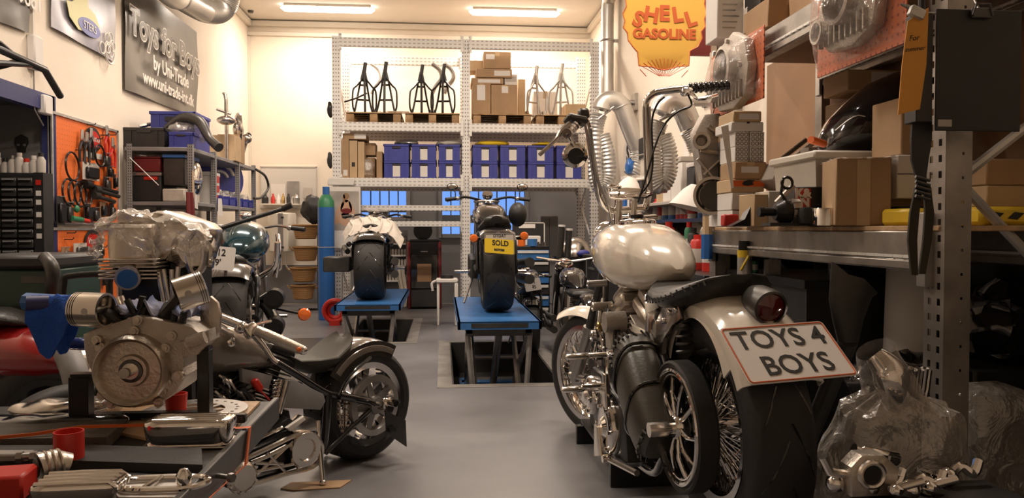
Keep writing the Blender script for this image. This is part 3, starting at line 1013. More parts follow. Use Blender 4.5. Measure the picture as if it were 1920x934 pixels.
# spanner/bottle shelf behind the left bike
YV = 11.55
x0, x1, z0, z1 = rectpx(722, 432, 764, 572, YV)
t = thing('parts_shelf', 'narrow shelf of small bottles beside the stove', 'shelf', ((x0 + x1) / 2, YV, 0))
w = x1 - x0
b = MB()
b.bx(-w / 2, -w / 2 + .015, -.1, .1, 0, z1); b.bx(w / 2 - .015, w / 2, -.1, .1, 0, z1); b.bx(-w / 2, w / 2, .09, .1, 0, z1)
b.build('case', 'shelfg', t)
lv = [at(743, p, Y=YV).z for p in (572 - 6, 525, 497, 478, 456)]
for z in lv:
 MB().bx(-w / 2, w / 2, -.1, .09, z - .02, z).build('shelf_board', 'galvl', t)
bp = None
nth = ['first', 'second', 'third', 'fourth', 'fifth', 'sixth', 'seventh']
for r, z in enumerate(lv[1:]):
 n = 7
 for i in range(n):
  x = t.location.x - w / 2 + .03 + (w - .06) * i / (n - 1)
  if bp is None:
   bp = thing('bottle', 'small pale bottle, first from the left on the lowest board beside the stove', 'bottle', (x, YV - .05, z), group='bottles on the narrow shelf')
   MB().lathe([(0, 0), (.018, 0), (.018, .07), (.007, .09), (0, .09)], (0, 0, 0), (0, 0, 1), 10).build('bottle_body', 'paperg', bp)
   MB().cyl((0, 0, .09), (0, 0, .105), .008, seg=8).build('cap', 'blackp', bp)
  else:
   dup(bp, (x, YV - .05, z), label='small pale bottle, %s from the left on board %s from the top beside the stove' % (nth[i], ['four', 'three', 'two', 'one'][r]))
# white cloth hanging beside the stove
o = at(755, 540, Y=YS - .1)
b = MB(); b.grid(lambda u, v: V((o.x - .06 + u * .1 + .02 * math.sin(v * 5), o.y + .03 * math.sin(u * 14), .05 + v * .55)), 14, 8, .006)
one('hanging_cloth', b, 'cloth', 'white cloth hanging left of the stove', 'cloth')
# tool trolley
YT = 8.9
x0, x1, z0, z1 = rectpx(968, 462, 1032, 520, YT)
t = thing('tool_trolley', 'open tool trolley with striped blue and white drawers behind the bike marked sold', 'tool trolley', ((x0 + x1) / 2, YT + .25, 0))
w = x1 - x0
b = MB(); b.bx(-w / 2, w / 2, -.2, .25, .1, z1, bev=.008); b.build('cabinet', 'blackm', t)
for q in (-1, 1):
 for y in (-.15, .2): b = MB(); b.cyl((q * w * .4 - .02, y, .05), (q * w * .4 + .02, y, .05), .05); b.box((q * w * .4, y, .085), (.03, .04, .05)); b.build('caster', 'rubber', t)
nd = 6
for i in range(nd):
 za = .12 + (z1 - .15) * i / nd; zb = .12 + (z1 - .15) * (i + 1) / nd - .015
 b = MB(); b.bx(-w / 2 + .01, w / 2 - .01, -.215, -.2, za, zb, bev=.004); d = b.build('drawer', 'bluelift' if i % 2 else 'blackp', t)
 b = MB(); b.bx(-w / 2 + .02, w / 2 - .02, -.225, -.215, zb - .035, zb - .005); b.build('handle', 'galvl', d)
zl_ = at(1000, 417, Y=YT + .45).z
b = MB(); b.bx(-w / 2, w / 2, .25, .27, z1, zl_); l = b.build('lid', 'blackp', t)
b = MB(); b.bx(-w / 2, w / 2, .245, .25, zl_ - .012, zl_); b.bx(w / 2 - .012, w / 2, .245, .25, z1, zl_); b.bx(-.12, .08, .24, .25, zl_ - .07, zl_ - .02); b.build('lid_edge', 'paper', l)
for px, m, l, c in ((978, 'lens_or', 'orange indicator lens on the open tool trolley', 'lens'), (998, 'bluelift', 'blue tape roll on the open tool trolley', 'tape roll')):
 o = at(px, 452, Y=YT + .1); b = MB(); b.cyl((o.x, YT + .1, z1 + .001), (o.x, YT + .1, z1 + .085), .045 if px < 990 else .06, seg=20)
 one('indicator_lens' if px < 990 else 'tape_roll', b, m, l, c)
x = t.location.x
b = MB(); b.bx(x - .22, x + .12, YT + .28, YT + .36, z1 + .001, z1 + .12, bev=.01); one('parts_tray', b, 'paper', 'white parts tray at the back of the tool trolley', 'tray')
for i in range(6):
 o = x + .03 + i * .024
 b = MB(); b.cyl((o, YT + .15, z1 + .001), (o, YT + .15, z1 + .03 + .01 * (i % 3)), .012, seg=10)
 one('socket', b, 'chrome2', 'chrome socket, %s from the left on the right half of the tool trolley' % nth[i], 'socket', 'sockets on the tool trolley')
# grey cupboard on the back wall, right
x0, x1, z0, z1 = rectpx(1012, 405, 1045, 560, YB - .3)
t = thing('wall_cupboard', 'plain grey cupboard standing against the dark lower back wall', 'cupboard', ((x0 + x1) / 2, YB - .2, 0))
w = x1 - x0
MB().bx(-w / 2, w / 2, -.18, .18, 0, z1, bev=.005).build('carcass', 'shelfg', t)
for s in (-1, 1):
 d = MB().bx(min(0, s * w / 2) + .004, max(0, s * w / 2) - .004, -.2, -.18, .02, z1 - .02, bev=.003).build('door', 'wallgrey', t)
 MB().cyl((s * .03, -.21, z1 / 2), (s * .03, -.21, z1 / 2 + .1), .006).build('handle', 'steel', d)
# black shelf posts + dark clutter on the back right
for px, pyt, l in ((1040, 425, 'left of the pair of dark damper tubes standing by the back right'), (1054, 432, 'right of the pair of dark damper tubes standing by the back right')):
 o = at(px, 560, Y=8.6); zt3 = at(px, pyt, Y=8.6).z
 t = thing('fork_tube', l, 'fork tube', (o.x, 8.6, 0), (.05, 0, .0), 'fork tubes standing by the trolley')
 MB().cyl((0, 0, 0), (.04, 0, zt3 * .55), .05).build('lower_tube', 'blackm', t)
 MB().cyl((.04, 0, zt3 * .55), (.07, 0, zt3), .036).build('upper_tube', 'steeld', t)
 MB().cyl((.07, 0, zt3), (.071, 0, zt3 + .02), .04).build('cap', 'galvl', t)
# ================================================================ left wall: banners, duct, pegboards, shelf
def wallbanner(name, label, cat, px0, px1, pyt0, pyb0, pyt1, pyb1, m, X=XL + .015, sag=.012):
 """sheet hung on the left wall between two picture columns; heights from the near and far edges"""
 a = at(px0, pyb0, X=X); a2 = at(px0, pyt0, X=X); c = at(px1, pyb1, X=X); c2 = at(px1, pyt1, X=X)
 t = thing(name, label, cat, (X, (a.y + c.y) / 2, (a.z + c.z) / 2))
 hw = (c.y - a.y) / 2
 zb0 = a.z - t.location.z; zt0 = a2.z - t.location.z; zb1 = c.z - t.location.z; zt1 = c2.z - t.location.z
 def f(u, v):
  y = -hw + 2 * hw * u
  zb = zb0 + (zb1 - zb0) * u; zt_ = zt0 + (zt1 - zt0) * u
  return V((.012 + sag * math.sin(u * 11 + v * 4) * (1 - .5 * v) + sag * .6 * math.sin(u * 5 - v * 7), y, zb + (zt_ - zb) * v))
 b = MB(); b.grid(f, 26, 16, .004); b.build('banner_sheet', m, t)
 return t, hw, zb0, zt0
def wtxt(t, s, size, y, z, m='bannerw', bold=.0, sx=1., shear=0, x=.045, th=.002):
 return text(s, size, (x, y, z), (0, 1, 0), (0, 0, 1), m, 'lettering', t, th, bold, sx=sx, shear=shear)
# the wall text is read from inside the room: u runs +Y (away), normal +X
t, hw, zb, ztp = wallbanner('vinyl_banner', 'dark vinyl banner with white lettering hanging under the ribbed duct', 'banner', 232, 369, -45, 168, 62, 222, 'banner')
H = ztp - zb
ln = text('Toys for Boys', .36, (.05, -.0, zb + H * .62), (0, 1, -.0), (0, 0, 1), 'bannerw', 'outline_lettering', t, .002, .016, sx=1.0)
text('Toys for Boys', .36, (.0525, -.0, zb + H * .62), (0, 1, -.0), (0, 0, 1), 'banner', 'lettering_core', t, .002, .004, sx=1.0)
wtxt(t, 'by Uni-Trade', .20, .08, zb + H * .36, bold=.004, x=.05)
wtxt(t, 'www.uni-trade-int.dk', .175, .03, zb + H * .18, bold=.004, x=.05)
t, hw, zb, ztp = wallbanner('vinyl_poster', 'pale poster with a yellow shape and a blue oval high on the left wall', 'poster', 93, 214, -60, 50, -30, 117, 'poster', sag=.006)
H = ztp - zb
b = MB()
pts = [(-.35, .02), (-.30, -.12), (-.14, -.20), (.02, -.18), (.12, -.08), (.3, -.06), (.2, .05), (.06, .08), (.05, .3), (-.08, .34), (-.14, .12), (-.25, .04)]
b.prism([(p[0] * .9, p[1] * .8) for p in pts], (.03, -.05, zb + H * .55), (0, 1, 0), (0, 0, 1), .002)
b.build('yellow_print', mat('pale_yellow_print', (.62, .58, .28), .4), t)
b = MB(); b.prism([(.20 * math.cos(a), .07 * math.sin(a)) for a in [2 * PI * k / 24 for k in range(24)]], (.032, .02, zb + H * .33), (0, 1, 0), (0, 0, 1), .002)
b.build('oval_print', mat('blue_print', (.12, .14, .38), .4), t)
wtxt(t, 'STERS', .09, .02, zb + H * .33, x=.036)
b = MB()
for k in range(5):
 a = 2 * PI * k / 5
 b.torus((.034, .40 + .06 * math.cos(a), zb + H * .22 + .06 * math.sin(a)), (1, 0, 0), .05, .006, 16, 5)
b.torus((.034, .40, zb + H * .05), (1, 0, 0), .09, .008, 20, 5); b.torus((.034, .25, zb + H * .08), (1, 0, 0), .05, .007, 16, 5)
b.build('scroll_print', 'bannerw', t)
t, hw, zb, ztp = wallbanner('dark_poster', 'dark poster at the upper left edge of the photo', 'poster', -60, 53, -60, 20, -50, 62, 'banner', sag=.004)
wtxt(t, 'sr9oo1', .15, .27, zb + .26, bold=.004, x=.03)
# spiral duct
d0 = at(300, -40, X=XL + .30); d1 = at(405, 44, X=XL + .35)
t = thing('ventilation_duct', 'ribbed silver ventilation duct hanging under the ceiling by the left wall', 'duct', (0, 0, 0))
b = MB()
pts = smooth_pts([(d0.x, d0.y - 3.2, d0.z - .05), (d0.x, d0.y, d0.z - .05), d1 + V((-.1, -.9, .03)), d1 + V((-.03, -.3, .06)), d1 + V((.06, .02, .16)), d1 + V((.14, .05, .4)), d1 + V((.14, .05, 1.1))], 30)
R = [.125 + (.006 if i % 2 else 0) for i in range(len(pts))]
b.tube(pts, R, 20); b.build('ribbed_pipe', 'ductp', t)
for k in (.2, 1.4):
 b = MB(); y = d0.y - k; b.torus((d0.x, y, d0.z - .05), (0, 1, 0), .135, .008, 24, 6); b.bx(XL, d0.x, y - .02, y + .02, d0.z + .03, d0.z + .06); b.build('wall_strap', 'galv', t)
# black steel wall bracket (chin-up bar style)
t = thing('wall_bar', 'bent black steel bar sticking out over the blue framed opening', 'bar', (0, 0, 0))
p = [at(-90, 55, X=XL + .5), at(0, 93, X=XL + .5), at(84, 131, X=XL + .5), at(113, 180, X=XL + .45)]
b = MB(); b.tube([p[0], p[1], p[2], p[3]], .022, 12, sm=0); b.build('bar', 'blackm', t)
b = MB(); b.tube([at(-60, 40, X=XL + .5), at(0, 82, X=XL + .5), p[1] * .7 + p[2] * .3], .016, 8); b.tube([at(-60, 118, X=XL + .5), at(0, 118, X=XL + .5), p[1] * .25 + p[2] * .75], .016, 8)
b.tube([p[0], (XL, p[0].y, p[0].z + .1)], .02); b.tube([p[1] + (p[2] - p[1]) * .5, (XL, (p[1].y + p[2].y) / 2 + .1, p[2].z - .1)], .02)
b.build('struts', 'blackm', t)
# conduit and junction boxes
a = at(67, 100, X=XL + .03)
t = thing('cable_conduit', 'white plastic conduit with boxes running down the left wall', 'conduit', (XL, a.y, a.z))
b = MB(); b.bx(0, .03, -.03, .0, -.1, 2.2); b.build('conduit', 'trimw', t)
b = MB(); b.bx(0, .06, -.07, .05, -.12, .12, bev=.01); b.build('junction_box', 'paper', t)
b = MB(); b.bx(0, .06, .06, .18, -.42, -.28, bev=.01); b.build('socket_box', 'paper', t)
b = MB(); b.tube([(.015, 0, -.1), (.015, .0, -.4), (.015, .12, -.5)], .006); b.build('cable', 'steel', t)
# -------- alcove: parts cabinet and skull sticker on its back wall
YA = DY1 - .028
t = thing('skull_sticker', 'black skull sticker on the grey alcove wall', 'sticker', at(39, 273, Y=YA - .002))
b = MB(); b.prism([(-.05, .02), (-.045, .06), (0, .085), (.045, .06), (.05, .02), (.03, -.02), (.028, -.05), (-.028, -.05), (-.03, -.02)], (0, .012, 0), (1, 0, 0), (0, 0, 1), .006)
b.build('skull_shape', 'ink', t)
b = MB()
for s in (-1, 1):
 b.prism([(s * .022 + .012 * math.cos(a), .005 + .010 * math.sin(a)) for a in [2 * PI * k / 10 for k in range(10)]], (0, .008, 0), (1, 0, 0), (0, 0, 1), .003)
b.build('eye_marks', 'wallgrey', t)
YD = DY1 - .33
x0, x1, z0, z1 = rectpx(-60, 331, 64, 486, YD)
xs_ = at(85, 400, Y=YD + .02).x
t = thing('parts_cabinet', 'black cabinet of small parts drawers with stickers on its side, inside the blue framed opening', 'cabinet', (x1, YD, 0))
w = x1 - x0
b = MB(); b.bx(-w, 0, .03, .14, z0 - .03, z1 + .03, bev=.004); b.bx(0, .065, .0, .14, z0 - .03, z1 + .03); b.build('cabinet_body', 'blackp', t)
b = MB(); b.bx(-w, .0, .05, .14, 0, z0 - .03); b.build('stand', 'blackm', t)
rows = 8
for r in range(rows):
 for c in range(4):
  wa = w / 4
  xa = -w + c * wa; za = z0 + (z1 - z0) * r / rows; zb_ = z0 + (z1 - z0) * (r + 1) / rows
  b = MB(); b.bx(xa + .006, xa + wa - .006, -.01, .03, za + .006, zb_ - .008, bev=.004); d = b.build('drawer', mat('smoke_drawer', (.035, .033, .03), .25) if (r, c) == (0, 0) else bpy.data.materials['smoke_drawer'], t)
  b = MB(); b.bx(xa + wa * .15, xa + wa * .85, -.022, -.01, zb_ - .025, zb_ - .014); b.build('handle', 'shelfg', d)
for zf, m in ((.93, 'redp'), (.80, 'bannerw'), (.69, 'bannerw'), (.54, 'bannerw'), (.4, 'paperg'), (.28, 'bannerw')):
 b = MB(); z = z0 + (z1 - z0) * zf; b.bx(.015, .05, -.003, -.0005, z - .018, z + .018); b.build('sticker', m, t)
zc = z1 + .031
for i in range(9):
 x = x1 - w + .06 + i * (w + .0) / 9.0
 m = ['paperg', 'redp', 'bannerw', 'blackp', 'steel'][i % 5]
 t2 = thing('spray_bottle' if i % 3 == 0 else 'jar', ['clear', 'red capped', 'white', 'black', 'grey'][i % 5] + ' small container on the parts cabinet, number %s from its free end' % ['nine', 'eight', 'seven', 'six', 'five', 'four', 'three', 'two', 'one'][i], 'jar', (x, YD + .085, zc), group='jars on the parts cabinet')
 b = MB(); b.lathe([(0, 0), (.03, 0), (.032, .05 + .02 * (i % 3)), (.015, .08 + .02 * (i % 3)), (0, .08 + .02 * (i % 3))], (0, 0, 0), (0, 0, 1), 14); b.build('jar_body', 'paperg', t2)
 b = MB(); b.cyl((0, 0, .08 + .02 * (i % 3)), (0, 0, .105 + .02 * (i % 3)), .018, seg=12); b.build('cap', m, t2)
# -------- orange pegboards
def pegboard(px0, px1, pt0, pb0, pt1, pb1, label, badge):
 X = XL + .03
 a = at(px0, pb0, X=X); a2 = at(px0, pt0, X=X); c = at(px1, pb1, X=X); c2 = at(px1, pt1, X=X)
 y0, y1, z0, z1 = a.y, c.y, (a.z + c.z) / 2, (a2.z + c2.z) / 2
 t = thing('pegboard', label, 'pegboard', (X, (y0 + y1) / 2, z0))
 hw = (y1 - y0) / 2; h = z1 - z0
 b = MB(); b.bx(-.01, 0, -hw, hw, 0, h); b.build('punched_panel', 'peg', t)
 b = MB()
 for q in ((-hw, hw, h - .02, h), (-hw, hw, 0, .02), (-hw, -hw + .02, 0, h), (hw - .03, hw, 0, h)):
  b.bx(-.02, .012, q[0], q[1], q[2], q[3])
 b.build('edge_frame', 'galv', t)
 if badge:
  zc = h - badge
  b = MB(); b.prism([(.15 * math.cos(q), .105 * math.sin(q)) for q in [2 * PI * k / 28 for k in range(28)]], (.012, .08, zc), (0, 1, 0), (0, 0, 1), .004); b.build('badge', 'ink', t)
  b = MB(); b.prism([(.12 * math.cos(q), .075 * math.sin(q)) for q in [2 * PI * k / 28 for k in range(28)]], (.015, .08, zc), (0, 1, 0), (0, 0, 1), .004); b.build('badge_centre', 'redp', t)
  text('Vasmo', .08, (.019, .08, zc + .01), (0, 1, 0), (0, 0, 1), 'bannerw', 'badge_lettering', t, .001, shear=.3)
  b = MB(); b.bx(.003, .008, -.06, .26, zc - .15, zc - .105); b.build('badge_strip', 'bannerw', t)
 return t, X, y0, y1, z0, z1
t1, X1, y0, y1, z0, z1 = pegboard(97, 222, 208, 421, 246, 421, 'upper orange pegboard full of tools on the left wall', .14)
t2, X2, y02, y12, z02, z12 = pegboard(97, 222, 427, 640, 427, 600, 'lower orange pegboard full of tools on the left wall', .12)
X = X1 + .02
rnd = random.Random(3)
def pg(px, py):
 return at(px, py, X=X + .01)
# hanging tools: pliers, hoses, clamp rings, blister packs
def pliers(px, py, m, label, s=1.0):
 o = pg(px, py)
 t = thing('pliers', label, 'pliers', o, (rnd.uniform(-.1, .1), 0, 0), 'pliers on the pegboards', s)
 b = MB(); b.cyl((-.005, 0, .06), (.012, 0, .06), .014); b.tube([(0, -.01, .06), (0, -.004, .12)], .008); b.tube([(0, .01, .06), (0, .004, .12)], .008); b.build('jaws', 'steel', t)
 for q in (-1, 1):
  b = MB(); b.tube([(0, q * .005, .05), (0, q * .03, 0), (0, q * .025, -.08)], .009, sm=4); b.build('grip', m, t)
for px, py, m, l in ((154, 280, 'blackp', 'black handled pliers at the centre left of the upper orange pegboard'), (163, 284, 'blackp', 'black handled pliers in the middle of the upper orange pegboard'), (171, 276, 'blackp', 'black handled pliers right under the badge of the upper orange pegboard'),
     (201, 270, 'redp', 'red handled pliers near the far top corner of the upper orange pegboard'), (212, 292, 'redp', 'red handled pliers at the far edge of the upper orange pegboard'),
     (155, 500, 'blackp', 'black handled pliers on the lower orange pegboard, near the middle'), (166, 498, 'redp', 'red handled pliers on the lower orange pegboard, near the middle'), (177, 505, 'blackp', 'black handled pliers on the lower orange pegboard, toward its far side')):
 pliers(px, py, m, l, 1.3)
for i, (px, py, r) in enumerate(((136, 312, .11), (128, 360, .10), (138, 362, .10), (148, 364, .10), (158, 366, .09), (183, 292, .09), (120, 540, .09), (140, 545, .08))):
 o = pg(px, py); b = MB(); b.torus((o.x + .0 + .004 * i, o.y, o.z), (1, 0, .05), r, .008, 24, 6)
 one('ring_clamp', b, 'blackm', ['large thin black ring on the upper pegboard, highest of the rings', 'black clamp ring nearest the blue frame in the row of rings', 'second clamp ring of the row on the upper pegboard', 'third clamp ring of the row on the upper pegboard', 'fourth clamp ring of the row on the upper pegboard', 'thin black ring in the upper far half of the orange pegboard', 'black ring low on the lower orange pegboard', 'smaller black ring low on the lower orange pegboard'][i], 'ring clamp', 'rings on the pegboards')
for i, (px, py, L, m) in enumerate(((185, 353, .62, 'blackm'), (195, 362, .5, 'steeld'), (190, 372, .42, 'steeld'))):
 o = pg(px, py); b = MB(); b.tube([o + V((.02, -L / 2, .02)), o + V((.02, L / 2, -.02))], .018, 8); b.cyl(o + V((.02, -L / 2, .02)), o + V((.02, -L / 2 + .09, .017)), .035)
 one('long_wrench', b, m, ['long black bar wrench across the upper pegboard, topmost', 'dark bar wrench across the upper pegboard, middle one', 'shorter dark bar wrench across the upper pegboard, lowest'][i], 'wrench', 'bar wrenches on the pegboard')
packs = [(113, 395, .13, .22, 'blackp'), (128, 398, .09, .16, 'steeld'), (170, 322, .3, .14, 'paperg'), (198, 300, .12, .12, 'blackm'), (205, 322, .1, .1, 'steeld'), (199, 345, .1, .12, 'blackp'), (163, 396, .12, .13, 'steeld'), (178, 402, .10, .12, 'blackp'), (192, 393, .11, .13, 'cardd'), (209, 398, .09, .16, 'blackp'), (214, 340, .06, .13, 'steeld'),
  (122, 480, .12, .14, 'cardd'), (135, 505, .10, .2, 'steeld'), (150, 470, .22, .12, 'paperg'), (186, 470, .12, .12, 'blackp'), (125, 560, .15, .12, 'blackp'), (155, 545, .14, .14, 'steeld'), (176, 540, .12, .16, 'blackp'), (165, 575, .2, .1, 'cardd'), (196, 520, .1, .14, 'steeld')]
nth = ['first', 'second', 'third', 'fourth', 'fifth', 'sixth', 'seventh', 'eighth', 'ninth', 'tenth', 'eleventh']
wh = {p: i for q in (0, 1) for i, p in enumerate(sorted(p for p in packs if (p[1] < 425) == bool(q)))}
for i, (px, py, w, h, m) in enumerate(packs):
 o = pg(px, py)
 up = py < 425
 t = thing('blister_pack', 'small hanging pack, %s from the near edge of the %s orange pegboard' % (nth[wh[packs[i]]], 'upper' if up else 'lower'), 'pack', o, group='packs on the pegboards')
 b = MB(); b.bx(0, .004, -w / 2, w / 2, -h / 2, h / 2); b.build('backing_card', m, t)
 b = MB(); b.bx(.004, .03, -w * .35, w * .35, -h * .4, h * .25, bev=.008); b.build('content', 'steeld' if i % 2 else 'blackm', t)
 b = MB(); b.tube([(0, 0, h / 2 - .005), (.04, 0, h / 2 - .003)], .004, 6); b.build('hook', 'galv', t)
o = pg(140, 410); b = MB(); b.cyl(o + V((.03, -.12, 0)), o + V((.03, .05, -.01)), .022, seg=12); one('screwdriver', b, 'greenl', 'green tool handle lying low across the upper pegboard', 'tool')
b = MB(); b.cyl(o + V((.03, .055, -.01)), o + V((.03, .17, -.02)), .018, seg=12); one('screwdriver', b, 'redp', 'red tool handle end beside the green tool handle', 'tool')
o = pg(139, 392); b = MB(); b.ell(o + V((.02, 0, 0)), (.02, .03, .03)); one('small_light', b, 'greenl', 'small green round knob on the upper pegboard', 'knob')
for k in range(14):
 px = 100 + rnd.random() * 110; py = 225 + rnd.random() * 60 if k % 2 else 435 + rnd.random() * 60
 o = pg(px, py); t = MB(); t.tube([(0, 0, 0), (.06, 0, 0), (.07, 0, .015)], .0045, 6); q = t.build('peg_hook', 'steeld', None); q.location = o - V((.03, 0, 0))
 tag(q, 'empty steel hook on an orange pegboard', 'hook', 'empty hooks on the pegboards')
# -------- grey steel shelf unit
YS0 = 7.35
xf = at(360, 300, Y=YS0).x          # front post
zt = at(355, 276, Y=YS0).z; z2 = at(355, 378, Y=YS0).z
ys_ = [at(p, 330, X=xf).y for p in (361, 404, 448, 478)]
XW = XL + .04
sh = thing('steel_shelf', 'grey steel shelf unit along the left wall holding crates and spare parts', 'shelf', ((XW + xf) / 2, (ys_[0] + ys_[-1]) / 2, 0))
T = Matrix.Translation(-V(sh.location))
for i, y in enumerate(ys_):
 for x in (xf, XW + .02):
  b = MB(T); s = -1 if x == xf else 1
  b.bx(x, x + s * .045, y, y + .003, 0, zt + .03); b.bx(x - .0015, x + .0015, y, y + .045, 0, zt + .03)
  b.build('post', 'perfrack', sh)
lev = [zt, z2, z2 - (zt - z2) * .95, .15]
for z in lev:
 for i in range(3):
  b = MB(T); b.bx(XW, xf - .003, ys_[i] + .004, ys_[i + 1] - .002, z - .035, z, bev=.003); b.build('shelf_board', 'shelfg', sh)
b = MB(T)
b.tube([(XW + .05, ys_[0] - .005, zt - .1), (xf - .3, ys_[0] - .005, zt - .35)], .004); b.build('brace_wire', 'galv', sh)
def shx(px, Y):
 return at(px, 300, Y=Y).x
top = zt + .001
Yc = ys_[0]
# containers on top
xa, xb, za, zb = rectpx(226, 229, 308, 267, Yc + .05)
crate_mesh_thing('dark grey plastic crate at the near end of the shelf top', xb - xa, .45, zb - za, ((xa + xb) / 2, Yc + .3, top), 0, 'blackp', False)
xa2, xb2, za, zb = rectpx(312, 240, 362, 270, Yc + .05)
crate_mesh_thing('low blue plastic crate in the middle of the shelf top', xb2 - xa2, .45, (zb - za), ((xa2 + xb2) / 2, Yc + .3, top), 0, 'blue', False)
crate_mesh_thing('tall blue plastic crate beyond the low one on the shelf top', .42, .5, .36, (xf - .25, ys_[1] - .25, top), 0, 'blue', False)
b = MB(); 
for k in range(6):
 a = rnd.random() * 3; b.tube([(-.2 + .07 * k, .0, .02 + .02 * k % .05), (-.1 + .06 * k, .15 * math.sin(a), .05), (.0 + .05 * k, .1, .0)], .02, 6, sm=3)
q = b.build('metal_brackets', 'chrome2', None); q.location = ((xa + xb) / 2 + .08, Yc + .3, top + .20); q['kind'] = 'stuff'; tag(q, 'loose metal brackets heaped in the dark grey crate', 'brackets')
# white cloth + black helmet-ish cover in the low crate
b = MB(); b.ell((0, 0, 0), (.2, .2, .12)); q = b.build('white_bag', 'filmm', None, jitter=.03); q.location = ((xa2 + xb2) / 2 - .03, Yc + .34, top + .17); tag(q, 'white plastic bag in the low blue crate', 'bag')
b = MB(); b.tube([(-.2, 0, .1), (-.05, 0, .2), (.12, -.05, .16), (.22, -.1, .0), (.34, -.2, -.1)], [.03, .045, .05, .04, .045], 12, sm=4); q = b.build('curved_exhaust', 'steeld', None); q.location = ((xa2 + xb2) / 2 + .02, Yc + .22, top + .1)
tag(q, 'dark curved exhaust pipe sticking out of the low blue crate', 'exhaust pipe')
# brass/chrome fittings beyond
Yp = ys_[2]
for i, (px, pyt, w, m, l) in enumerate(((412, 240, .14, 'card2', 'pale cardboard box behind the tall blue crate'), (434, 252, .12, 'card', 'brown cardboard box at the far end of the shelf top'))):
 a = at(px, 300, Y=Yp - .1 + i * .25); t = thing('cardboard_box', l, 'box', (xf - .12 - .0, a.y, top)); MB().bx(-w, w, -.12, .12, 0, .28 + .04 * i, bev=.004).build('carton', m, t); MB().bx(-.02, .02, -.121, .121, .28 + .04 * i, .282 + .04 * i).build('tape', 'card2', t)
for i, (px, py, l) in enumerate(((424, 205, 'upright chrome swan neck tube above the boxes on the shelf top'), (452, 240, 'round chrome lamp shell at the far end of the shelf top'), (462, 262, 'chrome clamp leaning at the far end of the shelf top'))):
 Y = ys_[1] + .6 + i * .5
 o = at(px, py, Y=Y); o.x = min(o.x, xf - .05)
 b = MB()
 if i == 0:
  b.tube([(o.x, Y, top + .001), (o.x, Y, o.z + .1), (o.x - .03, Y, o.z + .16)], .02, 10, sm=3); b.ell((o.x, Y, o.z - .12), (.1, .09, .05)); b.tube([(o.x - .1, Y, o.z), (o.x + .05, Y, o.z - .05)], .015)
 elif i == 1:
  b.torus((o.x, Y, o.z), (1, .4, 0), .15, .03, 24, 8); b.ell((o.x, Y, o.z - .02), (.06, .1, .1)); b.cyl((o.x, Y, top + .001), (o.x, Y, o.z - .1), .05)
 else:
  b.tube([(o.x - .1, Y, top + .03), (o.x, Y, o.z + .02), (o.x + .05, Y - .1, o.z + .04)], .035, 10, sm=4); b.ell((o.x + .02, Y - .1, o.z), (.07, .05, .06))
 one(['chrome_tube', 'lamp_shell', 'chrome_clamp'][i], b, 'chrome2', l, 'chrome part')
# first tier contents (near bay)
def box3(x0, x1, y0, y1, z0, z1, m, name, label, cat, lid=None, group=None):
 t = thing(name, label, cat, ((x0 + x1) / 2, (y0 + y1) / 2, z0), group=group)
 w, d, h = x1 - x0, y1 - y0, z1 - z0
 MB().bx(-w / 2, w / 2, -d / 2, d / 2, 0, h * (.88 if lid else 1), bev=min(.01, w * .05)).build('box_body', m, t)
 if lid:
  MB().bx(-w / 2 - .004, w / 2 + .004, -d / 2 - .004, d / 2 + .004, h * .88, h, bev=.004).build('lid', lid, t)
 return t
zz = z2 + .001; W = xf - XW
box3(XW + .05, XW + W * .50, Yc + .06, Yc + .5, zz, zz + .27, 'blackp', 'storage_box', 'dark box with a red strip low in the near shelf bay', 'box', 'steel')
box3(XW + .05, XW + W * .48, Yc + .08, Yc + .48, zz + .275, zz + .42, 'burg', 'storage_box', 'dark red box stacked under the shelf top', 'box', 'burg')
box3(XW + W * .53, xf - .09, Yc + .06, Yc + .5, zz + .15, zz + .44, 'steeld', 'tool_case', 'dark grey case with a blue upper edge in the near shelf bay', 'case', 'bluecyl')
box3(XW + W * .52, xf - .09, Yc + .05, Yc + .5, zz, zz + .12, 'cloth', 'folded_sheets', 'pale folded sheets under the dark grey case', 'sheets')
b = MB().bx(XW + .15, XW + W * .45, Yc + .05, Yc + .059, zz + .2, zz + .23); one('red_strip', b, 'redp', 'red plastic strip on the dark box in the near shelf bay', 'strip')
zz = lev[2] + .001
box3(XW + .06, XW + W * .5, Yc + .06, Yc + .5, zz, zz + .3, 'blackp', 'storage_box', 'black box in the low tier of the near shelf bay', 'box', 'blackm')
box3(XW + W * .55, xf - .08, Yc + .06, Yc + .5, zz, zz + .22, 'shelfg', 'storage_box', 'grey box in the low tier of the near shelf bay', 'box', 'steel')
# side bays (seen through the long side)
zz = z2 + .001
o = V((xf - .12, ys_[0] + .42, zz))
b = MB(); b.cyl((o.x, o.y - .15, zz + .2), (o.x, o.y + .0, zz + .2), .055, .08, 20); b.ell((o.x, o.y, zz + .24), (.08, .12, .19)); one('chrome_cover', b, 'chrome', 'tall rounded chrome cover at the edge of the second shelf tier', 'chrome part')
box3(xf - .3, xf - .05, ys_[0] + .75, ys_[0] + 1.05, zz, zz + .33, 'paper', 'parts_carton', 'white carton with red and black print on the second shelf tier', 'box', 'paper')
for i in range(3):
 b = MB().bx(xf - .049, xf - .045, ys_[0] + .78, ys_[0] + .88, zz + .03 + i * .1, zz + .1 + i * .1); b.bx(xf - .049, xf - .045, ys_[0] + .93, ys_[0] + 1.02, zz + .03 + i * .1, zz + .1 + i * .1)
 one('red_pack', b, 'redp', ['lowest', 'middle', 'topmost'][i] + ' pair of red packs standing before the white carton', 'pack', 'red packs on the shelf')
